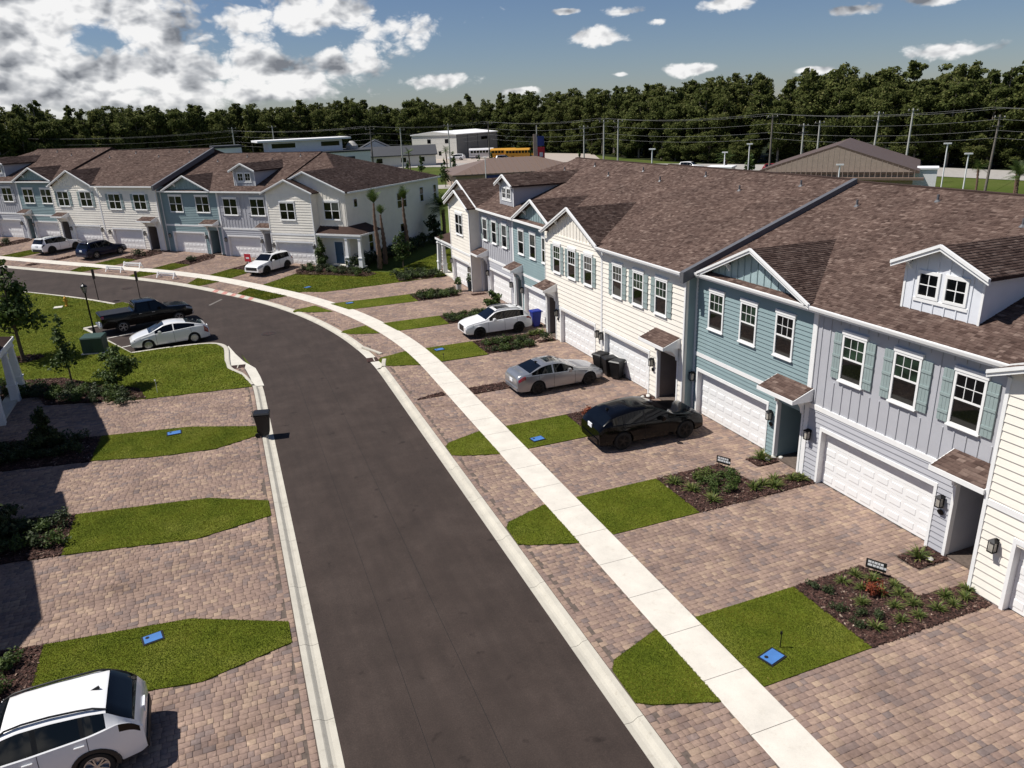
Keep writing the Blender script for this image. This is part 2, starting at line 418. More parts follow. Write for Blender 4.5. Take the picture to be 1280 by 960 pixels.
M['lid_blue'] = flat('blue_utility_lid', (.06, .17, .42), .5, var=.12)
M['box_green'] = flat('transformer_green', (.030, .060, .045), .5, var=.12)
M['hydrant'] = flat('yellow_hydrant_paint', (.55, .30, .03), .45, var=.12)
M['sign_black'] = flat('black_sign', (.012, .012, .012), .5)
M['sign_white'] = flat('white_lettering', (.7, .7, .7), .6)
M['sign_red'] = flat('red_sign', (.45, .015, .03), .5)
M['sign_blue'] = flat('blue_sign', (.02, .04, .20), .5)
M['brown_metal'] = flat('brown_metal_roof', (.19, .135, .105), .5, metal=.2, var=.1, vec_scale=(3, 3, .3))
M['tan_metal'] = flat('tan_metal_siding', (.40, .31, .25), .55, metal=.1, var=.1)
M['dark_metal'] = flat('dark_brown_metal_roof', (.13, .09, .07), .5, metal=.2, var=.1)
M['grey_roof'] = flat('charcoal_roof', (.05, .052, .058), .7, var=.12)
M['warehouse'] = flat('beige_warehouse_panel', (.62, .60, .55), .6, var=.05, vec_scale=(1, 1, .2))
M['warehouse_dark'] = flat('grey_warehouse_panel', (.20, .20, .195), .6, var=.06)
M['far_white'] = flat('white_render', (.80, .80, .80), .6, var=.04)
M['bus_yellow'] = flat('school_bus_yellow', (.62, .30, .02), .45, var=.05)
M['pole_wood'] = flat('weathered_pole', (.16, .14, .12), .9, var=.2)
M['pole_concrete'] = flat('concrete_pole', (.46, .45, .42), .8, var=.1)
M['wire'] = flat('power_wire', (.22, .22, .22), .6)
M['pot'] = flat('dark_glazed_pot', (.02, .035, .045), .4)
M['stone'] = flat('white_stone', (.62, .60, .56), .8)

# ------------------------------------------------------------------ ground, road, kerbs, pavement
def drape(bm):
    for yy in (SLOPE_Y0, SLOPE_Y1):
        bmesh.ops.bisect_plane(bm, geom=bm.verts[:] + bm.edges[:] + bm.faces[:], plane_co=(0, yy, 0), plane_no=(0, 1, 0))
    for v in bm.verts: v.co.z += gz(v.co.x, v.co.y)
def poly_mesh(name, pts, z, mat, thick=0.0):
    bm = bmesh.new()
    vs_ = [bm.verts.new((p[0], p[1], z)) for p in pts]
    f = bm.faces.new(vs_)
    if f.normal.z < 0: f.normal_flip()
    f.normal_update()
    if f.normal.z < 0: bmesh.ops.reverse_faces(bm, faces=[f])
    if thick > 0:
        r = bmesh.ops.extrude_face_region(bm, geom=[f])
        for v in [g for g in r['geom'] if isinstance(g, bmesh.types.BMVert)]: v.co.z -= thick
        bmesh.ops.recalc_face_normals(bm, faces=bm.faces)
    bmesh.ops.triangulate(bm, faces=[f for f in bm.faces if len(f.verts) > 4])
    drape(bm)
    me = bpy.data.meshes.new(name); bm.to_mesh(me); bm.free()
    me.materials.append(mat)
    return me
def structure(name, me, label=None, parent=None):
    o = link(name, me, parent)
    if parent is None: props(o, label, None, None, 'structure')
    return o
def inside(px, py, poly):
    px = np.asarray(px); py = np.asarray(py); r = np.zeros(px.shape, bool)
    n = len(poly); j = n - 1
    for i in range(n):
        xi, yi = poly[i]; xj, yj = poly[j]
        c = ((yi > py) != (yj > py)) & (px < (xj - xi) * (py - yi) / ((yj - yi) + 1e-12) + xi)
        r ^= c; j = i
    return r

structure('ground', poly_mesh('ground', [(-2600, -400), (2600, -400), (2600, 3600), (-2600, 3600)], -0.16, M['far_grass']), 'rough green ground reaching to the forest')

# path = right-hand edge of the asphalt, from behind the camera round the bend
PATH = []
BEND_R, BEND_A = 55.2, math.radians(46.3)
def _make_path():
    x0, y0 = 7.745, 40.8
    for y in np.arange(-26, y0, 1.0): PATH.append((7.55 + .0125 * (y - 25.2), y))
    phi0 = .0125
    c = (x0 - BEND_R * math.cos(phi0), y0 + BEND_R * math.sin(phi0))
    n = 46
    for i in range(n + 1):
        a = -phi0 + (BEND_A + phi0) * i / n
        PATH.append((c[0] + BEND_R * math.cos(a), c[1] + BEND_R * math.sin(a)))
    d = (-math.sin(BEND_A), math.cos(BEND_A)); e = PATH[-1]
    for i in range(1, 75): PATH.append((e[0] + d[0] * i, e[1] + d[1] * i))
_make_path()
PATH = np.array(PATH)
_t = np.gradient(PATH, axis=0); _t /= np.linalg.norm(_t, axis=1)[:, None]
PNORM = np.stack([_t[:, 1], -_t[:, 0]], 1)                  # to the right of travel
PLEN = np.r_[0, np.cumsum(np.linalg.norm(np.diff(PATH, axis=0), axis=1))]
def at_s(s, d):
    p = [np.interp(s, PLEN, PATH[:, k]) for k in (0, 1)]; n = [np.interp(s, PLEN, PNORM[:, k]) for k in (0, 1)]
    return (p[0] + n[0] * d, p[1] + n[1] * d)
def s_at_y(y): return float(np.interp(y, PATH[:, 1], PLEN))
def offset(d, s0=0.0, s1=None, step=1.0):
    s1 = PLEN[-1] if s1 is None else s1
    n = max(1, int(round((s1 - s0) / step)))
    return [at_s(s0 + (s1 - s0) * i / n, d) for i in range(n + 1)]
def sweep(name, prof, s0, s1, mat, step=1.0, close=True):
    """profile [(d, z)...] swept along the path between stations"""
    n = max(1, int(math.ceil((s1 - s0) / step)))
    bm = bmesh.new(); rows = []
    for i in range(n + 1):
        s = s0 + (s1 - s0) * i / n
        rows.append([bm.verts.new((*at_s(s, d), z)) for d, z in prof])
    k = len(prof)
    for i in range(n):
        for j in range(k if close else k - 1): bm.faces.new((rows[i][j], rows[i + 1][j], rows[i + 1][(j + 1) % k], rows[i][(j + 1) % k]))
    if close: bm.faces.new(rows[0]); bm.faces.new(rows[-1][::-1])
    bmesh.ops.recalc_face_normals(bm, faces=bm.faces)
    drape(bm)
    me = bpy.data.meshes.new(name); bm.to_mesh(me); bm.free(); me.materials.append(mat)
    return me
S_END = PLEN[-1]
LEFT_D = -6.55
# asphalt
road_bm = sweep('road', [(.05, -.105), (-.9, -.085), (-3.2, -.06), (-5.6, -.085), (LEFT_D - .05, -.105)], 0, S_END, M['asphalt'], 1.0, close=False)
structure('road', road_bm, 'dark asphalt street bending to the left')
structure('parking_bay', poly_mesh('parking_bay', [(-6.46, 53.62), (-10.15, 62.55), (-4.4, 65.1), (-2.2, 62.5), (-.2, 57.0), (.6, 47.5), (.2, 46.6), (-.25, 48.2), (-.2, 51.9), (-.75, 53.25), (-1.7, 53.72), (-3.8, 53.9)], -.100, M['asphalt']), 'asphalt parking bay off the bend')
structure('road_seam', sweep('road_seam', [(-3.02, -.0570), (-3.032, -.0568)], 9, s_at_y(70), M['seam'], 1.0, close=False), 'thin dark paving seam along the street')
structure('road_seam', sweep('road_seam', [(-4.62, -.0708), (-4.63, -.0706)], 20, s_at_y(52), M['seam'], 1.0, close=False), 'second faint paving seam near the left side of the street')
# kerbs in 3 m pieces
KERB = [(0, -.13), (0, -.095), (.16, -.112), (.24, -.10), (.33, -.03), (.36, -.012), (.52, 0.0), (.52, -.13)]
def kerb(name, label, s0, s1, side, prof=KERB, base=0.0):
    root = empty(name); props(root, label, None, None, 'structure')
    s = s0
    while s < s1 - .2:
        e = min(s + 3.05, s1)
        pr_ = [(base + side * d, z) for d, z in prof]
        link('kerb_piece', sweep('kerb_piece', pr_, s, e - .012, M['curb'], 1.02), root)
        s = e
    return root
S_IN0, S_IN1 = s_at_y(42.6), s_at_y(47.2)
kerb('kerb', 'pale concrete kerb along the right side, near part', 8.0, S_IN0, 1)
kerb('kerb', 'pale concrete kerb round the outside of the bend', S_IN1, S_END, 1)
kerb('kerb', 'pale concrete kerb along the left side, near part', 8.0, s_at_y(43.0), -1, base=LEFT_D)
kerb('kerb', 'pale concrete kerb along the inside beyond the parking bay', s_at_y(70.6) + 0.5, S_END, -1, base=LEFT_D)

def free_kerb(name, label, pts, w, h, z, mat=None, parent=None):
    pts = [Vector((p[0], p[1], 0)) for p in pts]
    bm = bmesh.new(); rows = []
    for i, p in enumerate(pts):
        d = (pts[min(i + 1, len(pts) - 1)] - pts[max(i - 1, 0)]).normalized(); n = Vector((d.y, -d.x, 0))
        rows.append([bm.verts.new((p + n * a) + Vector((0, 0, zz))) for a, zz in ((-w / 2, z - .1), (w / 2, z - .1), (w / 2, z + h * .8), (w * .3, z + h), (-w / 2, z + h))])
    for i in range(len(pts) - 1):
        for j in range(5): bm.faces.new((rows[i][j], rows[i + 1][j], rows[i + 1][(j + 1) % 5], rows[i][(j + 1) % 5]))
    bm.faces.new(rows[0]); bm.faces.new(rows[-1][::-1]); bmesh.ops.recalc_face_normals(bm, faces=bm.faces); drape(bm)
    me = bpy.data.meshes.new(name); bm.to_mesh(me); bm.free(); me.materials.append(mat or M['curb'])
    o = link(name, me, parent)
    if parent is None: props(o, label, None, None, 'structure')
    return o
def arcpts(pts, n=5):
    """Catmull-Rom smoothing of a polyline"""
    P_ = [np.array(pts[0])] + [np.array(p) for p in pts] + [np.array(pts[-1])]
    out = []
    for i in range(1, len(P_) - 2):
        for k in range(n):
            t = k / n; a, b, c, d = P_[i - 1:i + 3]
            out.append(tuple(.5 * ((2 * b) + (-a + c) * t + (2 * a - 5 * b + 4 * c - d) * t * t + (-a + 3 * b - 3 * c + d) * t ** 3)))
    out.append(tuple(P_[-2])); return out
bay_kerb = arcpts([(.62, 43.0), (.25, 45.2), (-.40, 46.9), (-.50, 48.6), (-.47, 51.6), (-.95, 53.0), (-2.0, 53.55), (-4.2, 53.72), (-6.3, 53.6)])
free_kerb('kerb', 'concrete kerb round the lawn beside the drain inlet', bay_kerb, .30, .12, -.105)
free_kerb('kerb', 'low concrete kerb at the back of the parking bay', [(-6.4, 53.5), (-10.2, 62.6)], .35, .07, -.10)
free_kerb('kerb', 'short kerb behind the black pickup', [(-10.2, 62.6), (-5.2, 64.75), (-4.75, 65.2), (-4.9, 66.2), (-8.1, 70.5)], .32, .11, -.105)
# drain inlets
structure('gutter_apron', poly_mesh('gutter_apron', [(.55, 42.9)] + [at_s(s_at_y(y_), LEFT_D + .1) for y_ in (42.9, 45.0, 47.0)] + [(.45, 48.2), (.05, 50.2), (-.3, 52.4), (-.45, 51.6), (-.48, 48.4), (-.38, 46.9), (.2, 45.2)], -.080, M['slab']), 'concrete apron of the left drain inlet')
R_AP = [at_s(S_IN0, 0.0)] + [at_s(S_IN0 + (S_IN1 - S_IN0) * i / 6, 0.0) for i in range(1, 7)] + [at_s(S_IN1, .5), (8.35, 45.7), (8.6, 44.6), (8.3, 42.9)]
structure('gutter_apron', poly_mesh('gutter_apron', R_AP, -.080, M['slab']), 'concrete apron of the right drain inlet')
free_kerb('kerb', 'raised kerb hood over the right drain inlet', arcpts([at_s(S_IN0, .45), (8.35, 43.3), (8.55, 44.0)], 4), .26, .15, -.10)
free_kerb('kerb', 'raised kerb hood beyond the right drain inlet', arcpts([(8.62, 45.2), (8.45, 45.7), at_s(S_IN1, .42)], 4), .26, .15, -.10)
def drain(label, cx, cy, ang, w, l):
    t = empty('storm_drain', (cx, cy, -.074), ang); props(t, label, 'drain')
    m = MB(); m.box(-l / 2, l / 2, -w / 2, w / 2, 0.0, .012); m.build('frame', M['rust_iron'], t)
    for i in range(9):
        x = -l / 2 + l * (i + .7) / 9.4
        MB().box(x - .018, x + .018, -w / 2 + .04, w / 2 - .04, .012, .028).build('bar', M['iron'], t)
    for s in (-1, 1):
        MB().box(-l / 2, l / 2, s * w / 2 - .02, s * w / 2 + .02, .012, .03).build('rim', M['rust_iron'], t)
    MB().box(-.03, .03, -w / 2, w / 2, .012, .034).build('rim', M['curb'], t)
drain('rusty storm drain grate beside the left lawn', 0.06, 47.1, math.radians(-8), .62, .85)
drain('rusty storm drain grate at the right kerb', 7.98, 44.5, math.radians(-4), .75, .85)
# manhole covers
def manhole(label, x, y, r, z=-.062):
    t = empty('manhole_cover', (x, y, z + gz(x, y))); props(t, label, 'manhole cover')
    MB().lathe([(r, 0), (r, .006), (r * .98, .008)], 24).build('cover', M['iron'], t)
    m = MB()
    for k in range(10):
        a = k * math.pi / 5; m.bar((r * .2 * math.cos(a), r * .2 * math.sin(a), .009), (r * .85 * math.cos(a), r * .85 * math.sin(a), .009), .04, .006)
    m.build('rib', M['rust_iron'], t)
manhole('round dark manhole cover in the bend of the street', 2.48, 54.15, .52)
manhole('round dark manhole cover on the far stretch of the street', -8.3, 76.4, .48)
# painted marks
def paint(name, label, pts, mat, z=-.092):
    return props(link(name, poly_mesh(name, pts, z, mat)), label, None, None, 'structure')
paint('stall_line', 'white stall line between pickup and white hatchback', [(-8.42, 58.9), (-8.36, 58.78), (-3.6, 60.6), (-3.65, 60.75)], M['line'], -.094)
paint('stall_line', 'short white stall line by the nose of the hatchback', [(-7.25, 55.75), (-7.2, 55.62), (-2.6, 57.3), (-2.65, 57.45)], M['line'], -.094)
paint('paint_smear', 'pale scraped patch on the asphalt of the bend', [(-1.6, 65.6), (-1.35, 65.55), (-.2, 67.6), (-.35, 67.8)], M['smear'], -.062)
for i in range(5):
    s0 = s_at_y(66.2) + i * 1.35
    pts = [at_s(s0, .02), at_s(s0 + .55, .02), at_s(s0 + .55, .34), at_s(s0, .34)]
    bm_me = sweep('red_kerb_mark', [(.03, -.091), (.16, -.107), (.24, -.095), (.33, -.025), (.36, -.007), (.5, .004)], s0, s0 + .62, M['red_paint'], .7, close=False)
    props(link('red_kerb_mark', bm_me), 'red paint marks on the kerb of the bend', None, None, 'structure')
# sidewalk slabs
sw = empty('sidewalk'); props(sw, 'pale concrete sidewalk in front of the townhouses', None, None, 'structure')
SW_OUT, SW_IN = 2.52, 3.80
s = 8.0
while s < S_END - 2:
    e = s + 1.93
    link('slab', sweep('slab', [(SW_OUT, -.1), (SW_OUT, .013), (SW_OUT + .012, .02), (SW_IN - .012, .02), (SW_IN, .013), (SW_IN, -.1)], s, e - .016, M['sidewalk'], .98), sw)
    s = e
props(link('sidewalk_bed', sweep('sidewalk_bed', [(SW_OUT + .01, .008), (SW_IN - .01, .008)], 0, S_END, M['paver_sand'], 1.0, close=False), sw))

# ------------------------------------------------------------------ lots: lawns, beds, driveways
LAWNS = []; BEDS = []                                      # polygons, used to keep pavers off them
def lawn(label, pts, dens=900, hgt=.030, wid=.012, z=.028):
    dens = dens * 1.9
    LAWNS.append(pts)
    o = structure('lawn', poly_mesh('lawn', pts, z, M['lawn'], .1), label)
    a = np.array(pts); lo, hi = a.min(0), a.max(0)
    area = abs(sum(a[i][0] * a[(i + 1) % len(a)][1] - a[(i + 1) % len(a)][0] * a[i][1] for i in range(len(a)))) / 2
    n = int((hi - lo).prod() * dens)
    p = lo + rng.random((n, 2)) * (hi - lo)
    # a little overhang past the cut edge
    c = a.mean(0); q = c + (p - c) / (1 + .03 / max(.5, math.sqrt(area)))
    p = p[inside(q[:, 0], q[:, 1], pts)]; n = len(p)
    if n == 0: return o
    zz = np.array([gz(x, y) for x, y in p]) + z - .008
    ang = rng.random(n) * 2 * np.pi; w = wid * (.6 + .8 * rng.random(n)); h = hgt * (.45 + .9 * rng.random(n))
    lean = rng.normal(0, .022, (n, 2)) * (hgt / .045)
    V = np.zeros((n, 3, 3))
    V[:, 0] = np.c_[p[:, 0] - np.cos(ang) * w, p[:, 1] - np.sin(ang) * w, zz]
    V[:, 1] = np.c_[p[:, 0] + np.cos(ang) * w, p[:, 1] + np.sin(ang) * w, zz]
    V[:, 2] = np.c_[p + lean, zz + h]
    t = np.clip(rng.normal(.45, .22, n), 0, 1)
    g = link('grass', mesh_np('grass', V.reshape(-1, 3), np.arange(3 * n).reshape(n, 3), M['grass'], t), o)
    g['kind'] = 'stuff'
    return o
def mulch_bed(label, pts, dens=260, z=.012, size=1.0):
    BEDS.append(pts)
    o = structure('mulch_bed', poly_mesh('mulch_bed', pts, z, M['mulch'], .08), label)
    a = np.array(pts); lo, hi = a.min(0), a.max(0)
    n = int((hi - lo).prod() * dens); p = lo + rng.random((n, 2)) * (hi - lo)
    p = p[inside(p[:, 0], p[:, 1], pts)]; n = len(p)
    zz = np.array([gz(x, y) for x, y in p]) + z + .008 + .02 * rng.random(n)
    ang = rng.random(n) * 6.28; L_ = size * (.03 + .05 * rng.random(n)); W_ = size * (.012 + .016 * rng.random(n)); tl = rng.normal(0, .35, (n, 2))
    u = np.c_[np.cos(ang), np.sin(ang), tl[:, 0] * .6] * L_[:, None]; v = np.c_[-np.sin(ang), np.cos(ang), tl[:, 1]] * W_[:, None]
    b = np.c_[p, zz]
    V = np.stack([b - u - v, b + u - v, b + u + v, b - u + v], 1).reshape(-1, 3)
    g = link('mulch_chips', mesh_np('mulch_chips', V, np.arange(4 * n).reshape(n, 4), M['chips'], np.clip(rng.normal(.42, .25, n), 0, 1)), o)
    g['kind'] = 'stuff'
    return o

def swx(y, d): return at_s(s_at_y(y), d)[0]
F1 = 20.3                                                   # facade line of the near row
def right_lot(tag, a, b, mulch_x, dens, walk=True, outer=True):
    """lawn strip between two driveways of the near row, y from a to b"""
    i0, i1 = swx(a, SW_IN) + .02, swx(b, SW_IN) + .02
    lawn(f'{tag} between sidewalk and planting bed', [(i0, a), (mulch_x, a), (mulch_x, b), (i1, b)], dens)
    if outer:
        lawn(f'small {tag} between kerb and sidewalk', [(swx(a, SW_OUT) - .02, a + .02), (swx(b, SW_OUT) - .02, b), (swx(b, .54) + .25, b - .62), (swx(b, .54) + .02, b - .95), (swx(a, .54) + .02, a + .85), (swx(a, .54) + .4, a + .6)], dens)
right_lot('lawn before the grey townhouse', 12.05, 15.1, 14.8, 1800)
mulch_bed('mulch bed beside the grey garage with sign', [(14.8, 12.05), (19.35, 12.05), (19.4, 13.05), (17.8, 13.2), (17.85, 14.3), (17.45, 15.1), (14.8, 15.1)], 900)
mulch_bed('small mulch square by the grey entry', [(18.95, 14.25), (20.25, 14.25), (20.25, 15.02), (18.95, 15.02)], 900)
right_lot('lawn before the nearest teal townhouse', 20.1, 23.08, 14.9, 1500)
mulch_bed('mulch bed between teal entry path and grey garage', [(14.9, 20.1), (20.28, 20.1), (20.28, 21.05), (18.1, 21.2), (17.95, 23.08), (14.9, 23.08)], 700)
mulch_bed('small mulch square by the teal entry', [(19.2, 22.2), (20.28, 22.2), (20.28, 22.98), (19.2, 22.98)], 700)
right_lot('lawn beside the black SUV', 28.0, 30.8, 14.6, 1100)
mulch_bed('mulch bed behind the black SUV', [(14.6, 28.0), (20.28, 28.0), (19.7, 28.6), (19.7, 29.3), (17.9, 29.3), (17.9, 30.8), (14.6, 30.8)], 500)
mulch_bed('small mulch square by the cream entry', [(18.7, 30.75), (19.7, 30.75), (19.7, 31.4), (18.7, 31.4)], 400)
mulch_bed('narrow mulch strip beside the silver sedan', [(11.55, 35.6), (18.6, 35.6), (18.6, 36.65), (11.55, 36.65)], 450)
mulch_bed('thin mulch strip between kerb and sidewalk', [(8.5, 36.15), (10.1, 36.15), (10.1, 36.75), (8.8, 36.4)], 350)
right_lot('lawn before the white compact SUV', 41.85, 45.0, 14.6, 800)
mulch_bed('planted bed beside the white compact SUV', [(14.6, 41.95), (17.9, 42.1), (18.2, 43.2), (19.7, 44.2), (19.7, 45.0), (14.6, 45.0)], 300)
mulch_bed('small mulch square before the cream garage', [(18.4, 42.6), (19.6, 42.6), (19.6, 43.1), (18.4, 43.1)], 250)
right_lot('lawn beyond the white compact SUV', 50.0, 52.55, 14.6, 600)
mulch_bed('planted bed beyond the white compact SUV', [(14.6, 50.0), (19.8, 50.0), (19.8, 50.6), (18.0, 51.2), (18.0, 52.55), (14.6, 52.55)], 250)
right_lot('lawn before the far grey townhouse', 58.0, 60.75, 14.45, 500)
mulch_bed('planted bed before the far grey townhouse', [(14.45, 58.0), (18.0, 58.0), (18.2, 59.8), (16.7, 60.75), (14.45, 60.75)], 250)
mulch_bed('small mulch patch by the far grey entry', [(19.0, 57.5), (20.2, 57.5), (20.2, 58.1), (19.0, 58.1)], 200)

# far row frame: u runs along the facade left to right, v towards the street
O2 = np.array([-5.26, 93.55]); A2 = math.atan2(-.722, .691); U2 = np.array([math.cos(A2), math.sin(A2)]); N2 = np.array([U2[1], -U2[0]])
def r2(u, v): p = O2 + U2 * u + N2 * v; return (float(p[0]), float(p[1]))
def v_of(u, d):
    """v at which the path offset d crosses the given u of the far row"""
    P_ = PATH + PNORM * d; q = P_ - O2; uu = q @ U2; vv = q @ N2
    k = np.argsort(uu); return float(np.interp(u, uu[k], vv[k]))
def far_lot(tag, a, b, mv=4.9, bed=True, dens=300):
    lawn(f'{tag} between sidewalk and bed', [r2(a, mv), r2(b, mv), r2(b, v_of(b, SW_IN) - .03), r2(a, v_of(a, SW_IN) - .03)], dens, .05, .024)
    lawn(f'small {tag} at the kerb', [r2(a - .2, v_of(a, SW_OUT) + .03), r2(b, v_of(b, SW_OUT) + .03), r2(b - .6, v_of(b, .55) - .02), r2(a + .6, v_of(a, .55) - .02)], dens, .05, .024)
    if bed: mulch_bed(f'mulch bed behind the {tag}', [r2(a, .2), r2(a + 1.2, .2), r2(b - .1, 1.4), r2(b, mv), r2(a, mv)], 120, size=1.6)
far_lot('lawn left of the white crossover', 14.2, 17.1)
far_lot('lawn before the far teal townhouse', 6.2, 8.6)
far_lot('lawn right of the navy SUV', -1.8, .9)
mulch_bed('mulch strip left of the navy SUV', [r2(-8.4, 4.2), r2(-7.4, 4.2), r2(-7.4, 8.0), r2(-8.4, 8.0)], 120, size=1.6)
mulch_bed('dark mulch patch at the far kerb', [r2(-8.9, 9.8), r2(-7.6, 9.8), r2(-7.9, 10.8), r2(-8.7, 10.8)], 120, size=1.6)
far_lot('lawn left of the far white SUV', -16.2, -13.4)
far_lot('lawn at the far left of the row', -24.0, -21.6)
# lawn between the two rows
MID = [r2(22.0, v_of(22.0, SW_IN) - .03), r2(22.0, 4.4), r2(24.5, 2.2), r2(30.5, 1.0), r2(30.5, -19.0), (40.0, 84.0), (30.0, 68.5), (21.0, 68.2), (18.2, 66.25), (14.9, 66.0), (8.1, 65.55)] + [at_s(s_at_y(y), SW_IN + .03) for y in (65.4, 67.0, 69.0)]
lawn('wide lawn between the two townhouse rows', MID, 170, .055, .03)
lawn('lawn wedge at the kerb of the bend', [r2(21.6, v_of(21.6, SW_OUT) + .03), r2(27.2, v_of(27.2, SW_OUT) + .03), r2(26.4, v_of(26.4, .55) - .02), r2(22.2, v_of(22.2, .55) - .02)], 300, .06, .03)
mulch_bed('mulch bed before the porch of the far end house', [r2(21.2, 1.6), r2(25.4, .9), r2(27.6, 1.5), r2(29.6, 1.8), r2(29.4, 3.2), r2(25.0, 4.0), r2(22.4, 4.8), r2(21.0, 3.2)], 150, .034, 1.5)
mulch_bed('planted bed beside the far end driveway', [(14.9, 66.3), (18.0, 66.2), (19.9, 69.3), (17.5, 70.9), (15.4, 69.6)], 150, .034, 1.5)
# left side
L1 = [(-6.75, 35.5), (-3.96, 34.65), (-1.5, 34.35), (.42, 35.1), (.45, 36.3), (-2.6, 37.75), (-6.62, 38.5)]
lawn('lawn strip beside the black bin at the left kerb', L1, 1300)
L2 = [(-6.75, 27.1), (-2.3, 26.2), (.32, 26.8), (.33, 28.05), (-1.9, 29.35), (-6.68, 30.2)]
lawn('middle lawn strip on the left', L2, 1500)
L3 = [(-6.47, 19.0), (-2.2, 18.25), (.22, 18.9), (.23, 19.9), (-2.5, 21.3), (-6.47, 21.8)]
lawn('nearest lawn strip on the left beside the white SUV', L3, 1800)
L0 = [(-6.3, 53.4), (-4.2, 53.55), (-2.0, 53.38), (-1.05, 52.9), (-.62, 51.6), (-.65, 48.6), (-.55, 46.8), (.2, 45.1), (.55, 43.2), (.62, 42.6), (-4.9, 43.25), (-7.0, 43.9), (-7.6, 46.5), (-9.8, 49.5), (-13.4, 51.0), (-25, 52), (-40, 54), (-40, 68), (-34, 97)] \
    + [at_s(s_at_y(y), LEFT_D - .55) for y in (112, 100, 90, 82, 78, 74.5)] + [(-8.2, 70.7), (-5.05, 66.3), (-4.9, 65.3), (-5.3, 64.95), (-10.45, 62.75)]
lawn('large lawn round the parking bay on the left', L0, 260, .045, .022)
mulch_bed('mulch bed under the young trees on the left', [(-10.0, 44.8), (-7.6, 44.1), (-4.9, 43.3), (-5.4, 45.4), (-7.4, 46.9), (-9.8, 49.7), (-13.2, 50.6), (-13.4, 47.0), (-10.6, 46.6)], 350, .034)
mulch_bed('shaded mulch bed by the left driveway', [(-12.3, 36.4), (-10.2, 36.1), (-6.75, 35.45), (-6.62, 38.5), (-8.2, 38.9), (-10.7, 39.9), (-12.3, 39.9)], 350)
mulch_bed('shaded mulch bed on the left between driveways', [(-12.3, 27.9), (-8.7, 27.4), (-6.75, 27.1), (-6.68, 30.2), (-9.2, 30.9), (-12.3, 31.1)], 400)
mulch_bed('mulch bed behind the white SUV', [(-12.3, 19.6), (-6.47, 19.0), (-6.47, 21.8), (-9.0, 22.3), (-12.3, 22.6)], 400)
mulch_bed('round mulch ring under the left street tree', [(-12.89 + 1.25 * math.cos(t * .785), 55.46 + 1.0 * math.sin(t * .785)) for t in range(8)], 150, .032, 1.4)

# pavers -----------------------------------------------------------------
PAVER_LEN = (.155, .225, .295); PAVER_H = .188
_pm = {}
def paver_mesh(k, c):
    if (k, c) not in _pm:
        L_ = PAVER_LEN[k] / 2 - .004; W_ = PAVER_H / 2 - .004; b = .008
        V = np.array([(-L_, -W_, -.05), (L_, -W_, -.05), (L_, W_, -.05), (-L_, W_, -.05), (-L_, -W_, -b * .6), (L_, -W_, -b * .6), (L_, W_, -b * .6), (-L_, W_, -b * .6),
                      (-L_ + b, -W_ + b, 0), (L_ - b, -W_ + b, 0), (L_ - b, W_ - b, 0), (-L_ + b, W_ - b, 0)])
        Q = np.array([(8, 9, 10, 11), (4, 5, 9, 8), (5, 6, 10, 9), (6, 7, 11, 10), (7, 4, 8, 11), (0, 1, 5, 4), (1, 2, 6, 5), (2, 3, 7, 6), (3, 0, 4, 7)])
        _pm[(k, c)] = (V, Q, mesh_np('paver', V, Q, M['paver'], np.full(len(Q), (c + .5) / 16)))
    return _pm[(k, c)]
